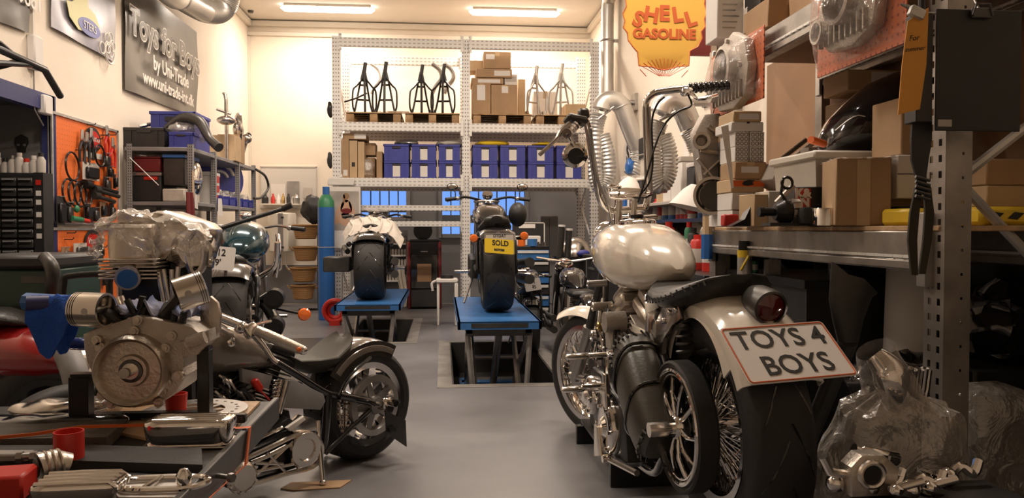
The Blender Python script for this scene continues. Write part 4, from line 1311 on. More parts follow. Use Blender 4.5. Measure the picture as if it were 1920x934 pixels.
# blue round cable reel + bins
o = V((xf - .32, ys_[2] + .5, zz + .32))
t = thing('cable_reel', 'large round dark blue fan or reel with pale curved stripes, second shelf tier', 'reel', o)
MB().cyl((-.05, -.12, 0), (.02, -.2, 0), .30, seg=36).build('drum', 'blue', t)
b = MB()
for r in (.1, .18):
 b.torus((.025, -.205, 0), (.7, -.75, 0), r, .022, 20, 6, .3, 1.9)
b.build('pale_stripes', 'galvl', t)
bp = None
for i in range(6):
 y = ys_[1] + .15 + i * .28
 if abs(y - ys_[2]) < .06:
  y += .1
 if bp is None:
  bp = thing('parts_bin', 'blue open bin of white wrapped small parts, first from the near side', 'bin', (xf - .1, y, zz), group='blue bins on the second shelf tier')
  b = MB(); b.bx(-.08, .08, -.11, .11, 0, .01); b.bx(-.08, -.07, -.11, .11, 0, .13); b.bx(.07, .08, -.11, .11, 0, .07); b.bx(-.08, .08, -.11, -.10, 0, .1); b.bx(-.08, .08, .10, .11, 0, .1); b.build('bin_body', 'blue', bp)
  b = MB(); b.ell((0, 0, .11), (.06, .09, .06)); b.build('small_parts', 'filmm', bp, jitter=.03)['kind'] = 'stuff'
 else:
  dup(bp, (xf - .1, y, zz), label='blue open bin of white wrapped small parts, %s from the near side' % ['', 'second', 'third', 'fourth', 'fifth', 'sixth'][i])
# paper tags hanging on the posts
for px, py, w, h, m, l in ((362, 345, .05, .24, 'yellow', 'long yellowish paper tag hanging on the front shelf post'), (368, 378, .09, .12, 'paper', 'small pale tag hanging low on the front shelf post'), (413, 388, .17, .17, 'paper', 'white price tag hanging from the second shelf board')):
 o = at(px, py, X=xf + .02); b = MB(); b.prism([(-w / 2, -h / 2), (w / 2, -h / 2 - .01), (w * .35, h / 2), (-w * .4, h / 2)], o, (0, 1, 0), (0, 0, 1), .002); one('paper_tag', b, m if m != 'yellow' else 'card2', l, 'tag')
o = at(356, 392, X=xf + .012); b = MB(); b.grid(lambda u, v: V((o.x + .012 * math.sin(u * 9), o.y - .1 + u * .2 * (1.2 - .5 * v), o.z - .2 + v * .35)), 10, 8, .01); one('red_cloth', b, 'burg', 'dark red rag hanging on the front shelf post', 'rag')
# lower contents dark
zz = lev[2] + .001
for i in range(5):
 y = ys_[0] + .6 + i * .42
 if any(abs(y - q) < .14 for q in ys_): y += .16
 box3(xf - .36, xf - .06, y - .13, y + .13, zz, zz + .16 + .05 * (i % 3), ['blackp', 'shelfg', 'steeld'][i % 3], 'storage_box', ['first', 'second', 'third', 'fourth', 'fifth'][i] + ' dark box from the near side along the low shelf tier', 'box', ['shelfg', 'blackp', 'steel'][i % 3], 'boxes on the low shelf tier')
# cable loop at far end
o = at(486, 330, X=xf + .02); b = MB(); b.tube([at(480, 318, X=xf + .03), at(497, 330, X=xf + .03), at(503, 352, X=xf + .03), at(490, 370, X=xf + .03), at(476, 372, X=xf + .03)], .016, 8, sm=6); one('cable_loop', b, 'blackp', 'black cable loop at the far end of the shelf', 'cable')
# dark green tool box at the left edge
YGc = 3.55
x0, x1, z0, z1 = rectpx(-70, 505, 96, 575, YGc)
t = thing('tool_chest', 'dark green tool chest with a black lid at the left edge', 'tool chest', ((x0 + x1) / 2, YGc + .25, 0))
w = x1 - x0
MB().bx(-w / 2, w / 2, -.25, .25, z0 - .2, z1, bev=.01).build('chest_body', 'green', t)
MB().bx(-w / 2 - .01, w / 2 + .01, -.27, .27, z1, z1 + .06, bev=.015).build('lid', 'blackp', t)
MB().bx(-w / 2 + .02, w / 2 - .02, -.23, .23, 0, z0 - .2, bev=.01).build('stand', 'blackm', t)
b = MB(); b.tube([(w / 2 + .0, -.24, z1 - .12), (w / 2 + .03, -.3, z1), (w / 2 - .02, -.26, z1 + .05)], .03, 10, sm=4); b.build('corner_guard', 'steeld', t)
MB().bx(.06, .2, -.254, -.25, z1 - .06, z1 - .03).build('latch', 'steeld', t)
# ================================================================ right wall: pipe, extraction arms, sign, shelf
YPp = 8.0
a = at(1139, 100, X=XR - .14)
yp = a.y
t = thing('vertical_duct', 'shiny vertical ventilation pipe on the right wall beside the rack', 'duct', (XR - .14, yp, 0))
zb = at(1139, 190, X=XR - .14).z
b = MB(); b.tube([(0, 0, zb), (0, 0, ZC - .35), (.0, -.12, ZC - .12), (.0, -.6, ZC - .1), (0, -2.5, ZC - .1)], .085, 20, sm=6); b.build('pipe', 'ductp', t)
b = MB(); b.torus((0, 0, zb + .8), (0, 0, 1), .088, .012, 20, 6); b.bx(0, .14, -.02, .02, zb + .78, zb + .82); b.build('wall_strap', 'galv', t)
def arm(px_e, py_e, label, X=XR - .35, k=.11, endpx=(1190, 340)):
 """extraction arm: elbow high, smooth tube down to a ribbed end, ribbed hose looping behind"""
 e = at(px_e, py_e, X=X); Y = e.y
 t = thing('extraction_arm', label, 'extraction arm', (e.x, Y, e.z))
 P = lambda px, py: at(px, py, Y=Y) - e
 s = abs(e.z - EYE.z) and 1
 pts = [P(*p) for p in endpx]
 b = MB(); b.tube(pts[:6], k, 22, sm=6); b.build('smooth_tube', 'ductp', t)
 b = MB()
 q = smooth_pts(pts[5:8], 10); b.tube(q, [k * 1.03 + (.008 if i % 2 else 0) for i in range(len(q))], 22); b.build('ribbed_end', 'ductp', t)
 b = MB(); q = smooth_pts([p + V((0, .12, 0)) for p in pts[8:]], 12); b.tube(q, [k * .78 + (.011 if i % 2 else 0) for i in range(len(q))], 18); b.build('ribbed_hose', 'ductp', t)
 b = MB(); m = pts[2]
 b.tube([pts[2] + V((0, -.06, -.08)), pts[9] + V((0, -.02, .1))], .016); b.tube([pts[2] + V((.05, -.06, -.05)), pts[4] + V((0, -.08, -.02))], .014)
 b.tube([pts[0], pts[0] + V((.05, .1, .1)), (XR - e.x - .04, .1, pts[0].z + .1)], .03); b.bx(XR - e.x - .04, XR - e.x, .0, .2, pts[0].z, pts[0].z + .2)
 b.build('support_rods', 'steel', t)
 b = MB(); b.torus(pts[3], pts[4] - pts[3], k * 1.02, .008, 22, 6); b.build('clamp', 'galv', t)
 return t
arm(1150, 195, 'left ribbed silver extraction arm hanging on the right wall beyond the white tank', X=XR - .30,
 endpx=[(1128, 205), (1133, 192), (1150, 188), (1166, 200), (1176, 225), (1200, 285), (1198, 305), (1186, 330),
  (1128, 212), (1121, 240), (1120, 290), (1122, 335), (1133, 352), (1145, 330), (1142, 285), (1133, 250)])
arm(1262, 200, 'right ribbed silver extraction arm behind the tall handlebar', X=XR - .55, k=.088,
 endpx=[(1240, 212), (1247, 197), (1263, 192), (1280, 205), (1290, 225), (1296, 240), (1306, 258), (1314, 280),
  (1243, 225), (1235, 250), (1233, 290), (1236, 325), (1247, 345), (1260, 320), (1260, 280), (1250, 250)])
# enamel sign
YSg = 5.0
c0 = at(1245, 55, Y=YSg)
t = thing('shell_shaped_sign', 'yellow scalloped gasoline sign with red lettering hanging above the extraction arms', 'sign', c0)
k = YSg / F * 1.03
def q(px, py):
 p = at(px, py, Y=YSg) - c0
 return (p.x, p.z)
out = [(1195, 98), (1197, 124), (1222, 126), (1236, 131), (1246, 132), (1256, 130), (1268, 126), (1291, 124), (1293, 96), (1308, 88), (1316, 72), (1314, 60), (1322, 50), (1320, 36), (1325, 24), (1320, 8), (1322, -6), (1312, -18), (1306, -32), (1292, -38), (1280, -50), (1262, -50), (1245, -56), (1228, -50), (1210, -48), (1200, -36), (1186, -30), (1182, -16), (1172, -4), (1174, 12), (1167, 26), (1171, 40), (1168, 52), (1176, 62), (1177, 76), (1186, 88)]
b = MB(); b.prism([q(*p) for p in out], (0, 0, 0), (1, 0, 0), (0, 0, 1), .012, bev=.002); b.build('sign_plate', 'shelly', t)
b = MB(); P = [V((q(*p)[0], -.008, q(*p)[1])) for p in out]; b.tube(P, .0035, 6, closed=True); b.build('outline', 'shello', t)
b = MB()
for i in range(13):
 f = (i - 6) / 6
 x1, y1_ = 1245 + f * 46, 85 + abs(f) ** 2 * 14
 p0 = V((q(1245 + f * 9, 122)[0], -.007, q(0, 121)[1])); p1 = V((q(x1, 0)[0], -.007, q(0, y1_)[1]))
 b.cyl(p0, p1, .0022, seg=6)
b.tube([V((q(1200, 0)[0], -.007, q(0, 108)[1])), V((q(1212, 0)[0], -.007, q(0, 122)[1]))], .003); b.tube([V((q(1290, 0)[0], -.007, q(0, 108)[1])), V((q(1278, 0)[0], -.007, q(0, 122)[1]))], .003)
b.build('ray_lines', 'shello', t)
for i, ch_ in enumerate('SHELL'):
 a = -(i - 2) * .16
 px = 1245 + (i - 2) * 24.5; py = 27 + abs(i - 2) ** 2 * 2.6
 x, z = q(px, py)
 text(ch_, .135, (x, -.009, z), (math.cos(-a), 0, math.sin(-a)), (math.sin(a), 0, math.cos(a)), 'shello', 'sign_letter', t, .003, .006)
x, z = q(1245, 65); text('GASOLINE', .088, (x, -.009, z), (1, 0, 0), (0, 0, 1), 'shello', 'sign_letters', t, .003, .0035, sx=1.02)
for px in (1215, 1275):
 x, z = q(px, -45); b = MB(); b.cyl((x, 0, z), (x, 0, ZC - c0.z), .003, seg=6); b.build('hanging_wire', 'steel', t)
# dark red sign on the wall behind
a = at(1318, 30, Y=5.3)
t = thing('red_board', 'dark red square board partly behind the yellow sign', 'board', (a.x + .02, 5.3, at(1330, 105, Y=5.3).z))
MB().bx(-.16, .22, 0, .02, 0, .75).build('panel', 'burg', t)
b = MB()
for x in (-.1, .15): b.cyl((x, .01, .75), (x, .01, ZC - t.location.z), .003, seg=6)
b.build('hanging_wires', 'steel', t)
# wall shelf with boards below it
xw = XR - .02
def onwall(px, py, d=.02):
 return at(px, py, X=XR - d)
a = onwall(1180, 385, .3); c = onwall(1330, 372, .3)
ysh0, ysh1, zsh = c.y - .4, a.y + .9, at(1250, 378, X=XR - .3).z
t = thing('wall_shelf', 'long white wall shelf behind the tall handlebar on the right wall', 'shelf', (XR - .15, (ysh0 + ysh1) / 2, zsh))
h = (ysh1 - ysh0) / 2
MB().bx(-.18, .148, -h, h, -.03, 0, bev=.004).build('shelf_board', 'paperg', t)
for i in range(4):
 y = -h + .2 + i * (2 * h - .4) / 3; MB().prism([(0, 0), (.28, 0), (0, -.22)], (.148, y, -.03), (-1, 0, 0), (0, 0, 1), .02).build('bracket', 'galv', t)
rnd = random.Random(11)
cols_ = ['paper', 'redp', 'bluecyl', 'blackp', 'card2', 'greenl', 'yellow', 'steel']
def can(x, y, z, r, h, m, label, cap='blackp', name='spray_can', cat='can', group=None):
 t = thing(name, label, cat, (x, y, z), group=group)
 b = MB(); b.lathe([(0, 0), (r, 0), (r, h * .8), (r * .75, h * .87), (0, h * .87)], (0, 0, 0), (0, 0, 1), 18); b.build('can_body', m, t)
 b = MB(); b.cyl((0, 0, h * .87), (0, 0, h), r * .55, seg=14); b.build('cap', cap, t)
 b = MB(); b.lathe([(r * 1.004, h * .2), (r * 1.004, h * .6)], (0, 0, 0), (0, 0, 1), 18); b.build('paper_label', 'paper' if m != 'paper' else 'redp', t)
 return t
on = [(1186, 'bluecyl', .10, .35), (1200, 'paper', .14, .33), (1216, 'blackp', .09, .30), (1258, 'card2', .12, .28), (1272, 'paper', .13, .30), (1290, 'paper', .15, .38), (1318, 'blackp', .1, .3)]
for i, (px, m, w, hh) in enumerate(on):
 y = at(px, 360, X=XR - .16).y
 box3(XR - .27, XR - .03, y - w, y + w, zsh + .001, zsh + hh, m, 'document_box', ['blue', 'white', 'black', 'pale brown', 'white printed', 'large white', 'black'][i] + ' box on the white wall shelf, ' + ['farthest from the camera', 'second from the far end', 'behind the upright handlebar tube', 'right of the ribbed hose', 'third from the near end', 'beside the hanging cast case', 'nearest to the camera'][i], 'box', 'paper' if m != 'paper' else 'paperg', 'boxes on the white wall shelf')
# posters, clock-like S sign, papers on the wall
for px0, py0, px1, py1, m, l in ((1192, 250, 1222, 300, 'blackp', 'black panel on the right wall behind the left extraction arm'), (1226, 258, 1236, 330, 'steeld', 'dark strip on the right wall behind the tall handlebar'), (1282, 262, 1292, 320, 'paper', 'white sheet on the right wall'), (1316, 178, 1326, 202, 'navy', 'small blue cloth on the right wall under the orange card')):
 a = onwall(px0, py1); c = onwall(px1, py0)
 one('wall_panel', MB().bx(XR - .02, XR - .002, min(a.y, c.y), max(a.y, c.y), min(a.z, c.z), max(a.z, c.z)), m, l, 'panel')
o = onwall(1180, 290, .04)
t = thing('badge_sign', 'white rounded sign with a black S on the right wall', 'sign', o)
MB().prism([(.22 * math.cos(a), .22 * math.sin(a)) for a in [2 * PI * k / 6 for k in range(6)]], (0, 0, 0), (0, -1, 0), (0, 0, 1), .03).build('sign_panel', 'paper', t)
text('S', .3, (-.02, 0, 0), (0, -1, 0), (0, 0, 1), 'ink', 'lettering', t, .004, .012)
o = at(1180, 312, X=XR - .2); b = MB(); b.ell((0, 0, 0), (.05, .10, .10), u=14, v=10); q_ = b.build('blue_glove', 'bluecyl', None, jitter=.04); q_.location = o; tag(q_, 'blue and red work glove hanging by the left extraction arm', 'glove')
b = MB(); b.tube([o + V((0, 0, .1)), (XR, o.y, o.z + .15)], .008); one('wall_hook', b, 'steel', 'steel hook holding the blue glove on the right wall', 'hook')
for px, py, l, py2 in ((1180, 350, 'white funnel shade under the left extraction arm', 0), (1300, 372, 'white funnel shade under the right extraction arm', 0)):
 o = at(px, py, X=XR - (.5 if px < 1200 else .62))
 b = MB(); b.cyl(o + V((.0, 0, .06)), (XR, o.y, o.z + .12), .012); b.lathe([(.04, .09), (.07, .06), (.14, -.06), (.15, -.07), (.08, .05), (.03, .08)], o, (.25, 0, 1), 28)
 one('hood', b, 'paper', l, 'hood', 'white hoods under the extraction arms')
# workbench along the right wall beyond the rack
zb_ = .86; yb0, yb1 = 4.75, 9.0
t = thing('workbench', 'dark workbench along the right wall behind the white motorcycle', 'workbench', (XR - .35, (yb0 + yb1) / 2, 0))
h = (yb1 - yb0) / 2
MB().bx(-.33, .33, -h, h, zb_ - .05, zb_, bev=.005).build('worktop', 'blackm', t)
for i in range(4):
 y = -h + .1 + i * (2 * h - .2) / 3
 MB().bx(-.3, .3, y - .03, y + .03, 0, zb_ - .05).build('leg', 'shelfg', t)
for i in range(5):
 y0_ = -h + .15 + i * (2 * h - .3) / 5; d = MB().bx(-.31, .3, y0_ + .02, y0_ + (2 * h - .3) / 5 - .02, .12, zb_ - .06, bev=.004).build('cabinet', 'blackp', t)
 MB().bx(-.325, -.312, y0_ + .3, y0_ + .6, zb_ - .16, zb_ - .14).build('handle', 'steel', d)
# clutter on workbench & pegs
names_c = ['white', 'red', 'blue', 'black', 'pale brown', 'green', 'yellow', 'grey']
spots = [(1196, 'card2'), (1208, 'redp'), (1220, 'paper'), (1232, 'bluecyl'), (1244, 'blackp'), (1254, 'redp'), (1264, 'paper'), (1274, 'yellow'), (1284, 'redp'), (1292, 'greenl'), (1300, 'blackp'), (1308, 'redp'), (1316, 'bluecyl'), (1324, 'steel'), (1331, 'redp'), (1338, 'greenl')]
for i, (px, m) in enumerate(spots):
 p = at(px, 470, X=XR - .25 - .12 * (i % 3))
 can(p.x, p.y, zb_ + .001, .04 + .006 * (i % 3), .2 + .05 * ((i * 7) % 4), m, '%s can or bottle on the workbench, place %s counted from the far end' % (names_c[cols_.index(m)], ['one', 'two', 'three', 'four', 'five', 'six', 'seven', 'eight', 'nine', 'ten', 'eleven', 'twelve', 'thirteen', 'fourteen', 'fifteen', 'sixteen'][i]), 'redp' if i % 2 else 'blackp', 'bottle', 'bottle', 'cans and bottles on the workbench')
# second row on a small wall shelf
zr = at(1260, 412, X=XR - .15).z
t = thing('small_shelf', 'small dark wall shelf of cans below the white shelf', 'shelf', (XR - .12, at(1260, 410, X=XR - .15).y, zr))
MB().bx(-.12, .118, -1.5, 1.2, -.03, 0).build('shelf_board', 'blackm', t)
for i in (-1.2, 0, 1.0): MB().prism([(0, 0), (.2, 0), (0, -.15)], (.118, i, -.03), (-1, 0, 0), (0, 0, 1), .02).build('bracket', 'blackm', t)
for i, (px, m) in enumerate(((1232, 'redp'), (1241, 'paper'), (1250, 'bluecyl'), (1262, 'bluecyl'), (1276, 'redp'), (1284, 'redp'), (1292, 'redp'), (1299, 'paper'), (1318, 'bluecyl'))):
 p = at(px, 400, X=XR - .13)
 can(XR - .13, p.y, zr + .001, .045, .22, m, '%s can on the small dark wall shelf, place %s from the far end' % (names_c[cols_.index(m)], ['one', 'two', 'three', 'four', 'five', 'six', 'seven', 'eight', 'nine'][i]), 'redp', 'spray_can', 'can', 'cans on the small wall shelf')
# blue brush hanging near cast case
p = at(1326, 420, Y=4.3)
b = MB(); 
t = thing('brush', 'blue and cream cloth strip hanging below the hanging cast case', 'brush', p)
MB().tube([(0, 0, .12), (0, 0, .05)], .03).build('upper', 'bluecyl', t); MB().tube([(0, 0, .05), (0, 0, -.06)], .028).build('middle', 'card2', t); MB().tube([(0, 0, -.06), (.0, 0, -.2)], .035).build('tip', 'bluecyl', t); MB().cyl((0, 0, .12), (1.55 - p.x, 0, 2.0 - p.z), .004).build('string', 'steel', t)

# ================================================================ right-hand pallet rack
XF = 1.55
pu = at(1771, 500, X=XF); pe = at(1342, 450, X=XF)
YU = pu.y; YE = pe.y          # near post, far post
zsf = at(1600, 431, X=XF).z
zsf = 1.15
rk = thing('heavy_rack', 'heavy galvanised storage rack along the right wall, its near post in the foreground', 'rack', (XF, YU, 0))
UW, UD = .085, .10
def slotted(b, o, u, v, w, h, cols, pitch, hh, phase, th=.0025):
 """steel strip with rows of real slots; cols are (u0,u1) spans of the slots"""
 u = V(u); v = V(v); wv = u.cross(v)
 def piece(u0, u1, v0, v1):
  c = V(o) + u * (u0 + u1) / 2 + v * (v0 + v1) / 2
  sz = [abs(u[i]) * (u1 - u0) + abs(v[i]) * (v1 - v0) + abs(wv[i]) * th for i in range(3)]
  b.box(c, sz)
 edge = 0
 for (a, c_) in cols:
  piece(edge, a, 0, h)
  z = 0; k = phase
  while z < h:
   s0 = k
   if s0 > h: piece(a, c_, z, h); break
   if s0 > z: piece(a, c_, z, s0)
   z = s0 + hh; k += pitch
  edge = c_
 piece(edge, w, 0, h)
PH = at(1771, 0, X=XF).z + .9
# near post: front (facing the aisle, -X) and the side facing the camera (-Y)
b = MB()
slotted(b, (XF, YU - .0, 0), (0, 1, 0), (0, 0, 1), UD, PH, [(.018, .034), (.062, .078)], .05, .022, .01)
b.build('post_front', 'galv_shade', rk).location = -V(rk.location)
b = MB()
slotted(b, (XF, YU, 0), (1, 0, 0), (0, 0, 1), UW, PH, [(.052, .060)], .075, .009, .03)
b.build('post_side', 'galv_shade', rk).location = -V(rk.location)
b = MB(); b.bx(XF + UW - .003, XF + UW, YU, YU + .02, 0, PH); b.bx(XF, XF + .004, YU + UD - .02, YU + UD, 0, PH); b.bx(XF + .02, XF + UW, YU + UD * .9, YU + UD * .92, 0, PH); b.bx(XF - .03, XF + UW + .03, YU - .03, YU + UD + .03, 0, .008)
b.build('post_rear', 'steeld', rk).location = -V(rk.location)
for y in (YE,):
 b = MB(); b.bx(XF, XF + .003, y, y + UD, 0, PH); b.bx(XF, XF + UW, y, y + .003, 0, PH); b.build('far_post', 'galv_shade', rk).location = -V(rk.location)
XB = XR - .10
for y in (YU, YE):
 b = MB(); b.bx(XB - .05, XB, y, y + .08, 0, PH); b.build('back_post', 'galv_shade', rk).location = -V(rk.location)
 b = MB(); z = .35; k = 0
 for (za, zb2) in ((.2, .95), (.95, 1.33), (1.33, 1.72), (2.1, 2.6)):
  pass
 zA = at(1830, 345, Y=y + .05).z if y == YU else 1.25
 b.tube([(XF + UW, y + .05, zA - .0), (XB - .05, y + .05, zA - .52)], .016); b.tube([(XF + UW, y + .05, zA + .02), (XB - .05, y + .05, zA + .42)], .016)
 b.build('diagonal_brace', 'galv', rk).location = -V(rk.location)
zuB = at(1540, 82, X=XF).z; 
for k, (z0_, z1_) in enumerate(((zsf - .135, zsf - .006), (1.97, 2.10))):
 for x in (XF - .012, XB - .05):
  b = MB(); ya, yb_ = YU + UD - .0, YE
  b.bx(x, x + .05, ya, yb_, z0_ + .03, z1_, bev=.004); b.bx(x - (.012 if x < 2 else 0), x + .05, ya, yb_, z0_, z0_ + .035, bev=.006)
  b.build('beam', 'galv_shade', rk).location = -V(rk.location)
  b = MB(); n = 34; b.bx(x - .013, x - .011, ya, yb_, z0_ + .04, z0_ + .05)
  for i in range(n):
   y = ya + (yb_ - ya) * (i + .5) / n
   b.cyl((x - .014, y, z0_ + .045), (x + .002, y, z0_ + .045), .0055, seg=6)
  b.build('rivet_row', 'galvl', rk).location = -V(rk.location)
  for y in (ya, yb_):
   b = MB(); b.bx(x - .014, x + .03, y - .045 * (y == ya) - .0, y + .045 * (y != ya) + .005, z0_ - .05, z1_ + .06, bev=.003); b.build('beam_connector', 'steel', rk).location = -V(rk.location)
ZB = zsf
MB().bx(XF - .008, XR - .03, YU + UD - .08, YE + .12, ZB - .006, ZB + .012, bev=.003).build('shelf_board', 'board', rk).location = -V(rk.location)
MB().bx(XF + .04, XR - .03, YU + UD, YE, 2.1, 2.118).build('upper_shelf_board', 'cardd', rk).location = -V(rk.location)
ZT = ZB + .0135
# brown board panels behind the shelf
one('brown_panel', MB().bx(XR - .04, XR - .022, YU + .15, 5.3, ZT, 2.30), 'cardd', 'large plain brown board standing at the back of the right rack shelf', 'board')
one('back_shade_sheet', MB().bx(XR - .03, XR - .012, YU - 1.5, YE + .25, .0, ZB - .02), 'blackm', 'added black sheet standing for shade at the lower back of the right rack', 'board')  # black sheet put in for the shade under the rack shelf
one('end_shade_sheet', MB().bx(XF + .10, XR - .05, YE + .13, YE + .15, .0, ZB - .02), 'blackm', 'added black sheet standing for shade at the far end below the rack shelf', 'board')  # second black sheet, darkens the far end where the shelf casts shade
# orange cards with blister-packed cast cases
def blister(px0, px1, pb0, pb1, ztop, label, k):
 X = XF - .06
 a = at(px0, pb0, X=X); c = at(px1, pb1, X=X)
 y0, y1 = c.y, a.y; z0_ = (a.z + c.z) / 2
 t = thing('blister_card', label, 'blister pack', (X, (y0 + y1) / 2, z0_))
 hw = (y1 - y0) / 2; h = ztop - z0_
 MB().bx(-.002, .004, -hw, hw, 0, h, bev=.001).build('orange_card', 'pegcard', t)
 cz = h * .5 if k == 0 else .2; cy = -.04 if k == 0 else .0
 s = hw / .42
 b = MB()
 # cast case: wide rounded body with big bore and a small side bore
 prof = [(-.30, -.08), (-.26, .07), (-.12, .20), (.06, .24), (.24, .16), (.30, .0), (.26, -.16), (.08, -.22), (-.16, -.20)]
 b.prism([(p[0] * s, p[1] * s) for p in prof], (-.03, cy, cz), (0, -1, 0), (0, 0, 1), .05, bev=.012)
 b.lathe([(.10 * s, 0), (.13 * s, 0), (.135 * s, .05), (.115 * s, .055), (.10 * s, .0)], (-.055, cy - .03, cz + .02), (-1, 0, 0), 28)
 b.lathe([(.045 * s, 0), (.065 * s, 0), (.065 * s, .035), (.05 * s, .035), (.045 * s, 0)], (-.055, cy + .2 * s, cz - .06), (-1, 0, 0), 20)
 for i in range(9):
  f = -.22 + i * .055
  b.bx(-.07, -.05, cy + f * s - .004, cy + f * s + .004, cz - .17 * s, cz - .07 * s)
 for (u, v) in ((-.2, .02), (.2, .1), (.2, -.12), (0, .2)):
  b.cyl((-.05, cy + u * s, cz + v * s), (-.07, cy + u * s, cz + v * s), .014, seg=12)
 b.build('cast_case', 'alucast', t)
 b = MB(); b.cyl((-.05, cy - .03, cz + .02), (-.060, cy - .03, cz + .02), .10 * s, seg=28); b.cyl((-.05, cy + .2 * s, cz - .06), (-.060, cy + .2 * s, cz - .06), .045 * s, seg=20); b.build('bore', 'steeld', t)
 b = MB()
 def f(u, v):
  y = -hw * .96 + 2 * hw * .96 * u; z = h * .04 + (h * .92) * v
  e = min(1, 6 * min(u, 1 - u, v, 1 - v)); r = math.hypot((y + .03 - cy) / hw, (z - cz) / (h * .5))
  return V((-.006 - e ** .5 * (.035 + .085 * max(0, 1.3 - r)) + .008 * noise.noise(V((y * 18, z * 18, k))), y, z))
 b.grid(f, 30, 26); b.build('clear_bag', 'filmc', t)
 b = MB(); b.tube([(.0, 0, h - .01), (-.0, 0, h + .03), (.05, 0, h + .05)], .004); b.build('hook', 'steel', t)
 return t
blister(1334, 1432, 222, 186, 2.10, 'orange card with a plastic wrapped cast case, hanging beside the handlebar grip', 0)
blister(1533, 1700, 143, 84, 2.22, 'orange card with a large plastic wrapped cast case, hanging mid rack', 1)
# big cast case hanging behind (grey cast gearbox half)
o = at(1340, 320, Y=4.0)
t = thing('hanging_gearcase', 'grey cast gearbox case hanging at the far end of the rack shelf', 'gear case', o, (0, 0, .0))
k = 4.0 / F * 1.03
def g(px, py): return ((px - 1340) * k, (320 - py) * k)
b = MB(); b.prism([g(*p) for p in ((1314, 218), (1344, 215), (1350, 230), (1356, 255), (1357, 300), (1362, 380), (1340, 400), (1324, 405), (1314, 390), (1316, 350), (1306, 300), (1300, 270), (1296, 252))], (0, 0, 0), (1, 0, 0), (0, 0, 1), .10, bev=.012); b.build('case_body', 'alucast', t)
b = MB()
x, z = g(1331, 368); b.lathe([(.075, -.02), (.10, -.02), (.10, .05), (.085, .05), (.075, -.02)], (x, -.05, z), (-.4, -1, 0), 28)
b.build('lower_bore', 'alu', t); b = MB(); x, z = g(1308, 268); b.lathe([(.02, 0), (.045, 0), (.045, .05), (.03, .05), (.02, 0)], (x, -.05, z), (-.3, -1, 0), 20)
b.build('upper_bore', 'alu', t)
b = MB()
for (p0, p1) in (((1300, 300), (1335, 340)), ((1312, 330), (1345, 300)), ((1320, 240), (1345, 260)), ((1352, 235), (1352, 380)), ((1305, 285), (1340, 290))):
 a = g(*p0); c = g(*p1); b.tube([(a[0], -.06, a[1]), (c[0], -.06, c[1])], .010, 6)
b.build('ribs', 'alu', t)
x, z = g(1331, 368); b = MB(); b.cyl((x + .01, -.04, z), (x - .002, -.07, z), .074, seg=24); b.build('bore_shadow_plate', 'steeld', t)
b = MB(); x, z = g(1335, 218); b.cyl((x, 0, z), (x + .05, 0, 2.0 - o.z), .004, seg=6); b.build('wire', 'steel', t)
# -------- boxes on the shelf, left stack
def sbox(px0, py0, px1, py1, Y, dep, m, label, z=None, patch=None, pm='paper', rz=0, tape=False, name='parts_box', group=None, bands=None):
 t = carton(px0, py0, px1, py1, Y, dep, label, m, name, patch, group, rz, z, tape, pm=pm)
 return t
Ys = 3.62
def zof(py, Y, px=1400): return at(px, py, Y=Y).z
st = [(378, 430, 'paper', 'two tone white box at the bottom of the box stack', None), (352, 377, 'paper', 'white box with an orange band in the box stack', 'orange'), (304, 336, 'card', 'brown parcel with a white address label in the box stack', (.15, .3, .75, .7)), ]
z = ZT
h1 = zof(398, Ys) - zof(428, Ys)
sbox(1372, 398, 1432, 428, Ys, .2, 'paper', 'plain white parts box lying at the bottom of the box stack', z=z)
z += h1 + .001; h = zof(364, Ys) - zof(397, Ys)
sbox(1372, 364, 1433, 397, Ys, .2, 'paper', 'plain white parts box second from the bottom of the stack', z=z, patch=(.0, .0, .42, .04), pm='burg')
z += h + .001; h = zof(338, Ys) - zof(363, Ys)
t = sbox(1371, 338, 1433, 363, Ys, .2, 'card2', 'cream parts box with an orange band and black wing emblem', z=z, patch=(.0, .45, 1, .88), pm='orangep')
w_ = rectpx(1371, 338, 1433, 363, Ys); ww = w_[1] - w_[0]
b = MB(); b.prism([(-.03, 0), (-.02, .012), (.0, .018), (.035, .016), (.02, .004), (.03, -.004), (.0, -.01), (-.02, -.008)], (.0, -.104, h * .66), (1, 0, 0), (0, 0, 1), .001); b.build('wing_emblem', 'ink', t)
z += h + .001; h = zof(305, Ys) - zof(337, Ys)
sbox(1378, 305, 1437, 337, Ys - .01, .2, 'card', 'brown parcel with a white address label in the middle of the box stack', z=z, patch=(.2, .35, .75, .72), tape=True)
z += h + .001; h = zof(276, Ys) - zof(304, Ys)
def diamond(px0, px1, z, h, label):
 t = sbox(px0, 276, px1, 304, Ys, .2, 'paper', label, z=z)
 q_ = rectpx(px0, 276, px1, 304, Ys); w = q_[1] - q_[0]; b = MB()
 for i in (-1, 0, 1):
  for j in (0, 1, 2):
   b.torus((i * w * .3, -.1005, h * (.2 + .3 * j)), (0, 1, 0), h * .11, .0012, 12, 4)
 b.build('ring_print', 'ink', t)
diamond(1378, 1404, z, h, 'small patterned box, lower left of the four patterned boxes'); diamond(1406, 1433, z, h, 'small patterned box, lower right of the four patterned boxes')
z += h + .001
diamond(1378, 1404, z, h, 'small patterned box, upper left of the four patterned boxes'); diamond(1406, 1433, z, h, 'small patterned box, upper right of the four patterned boxes')
z += h + .001; h = zof(228, Ys) - zof(246, Ys)
sbox(1371, 228, 1432, 246, Ys, .22, 'paper', 'flat white box with a dark thumb notch under the topmost box', z=z, patch=(.48, .82, .56, 1.0), pm='ink')
z += h + .001
sbox(1375, 206, 1428, 226, Ys, .2, 'card2', 'topmost box of the stack with a framed white label', z=z, patch=(.2, .2, .9, .75))
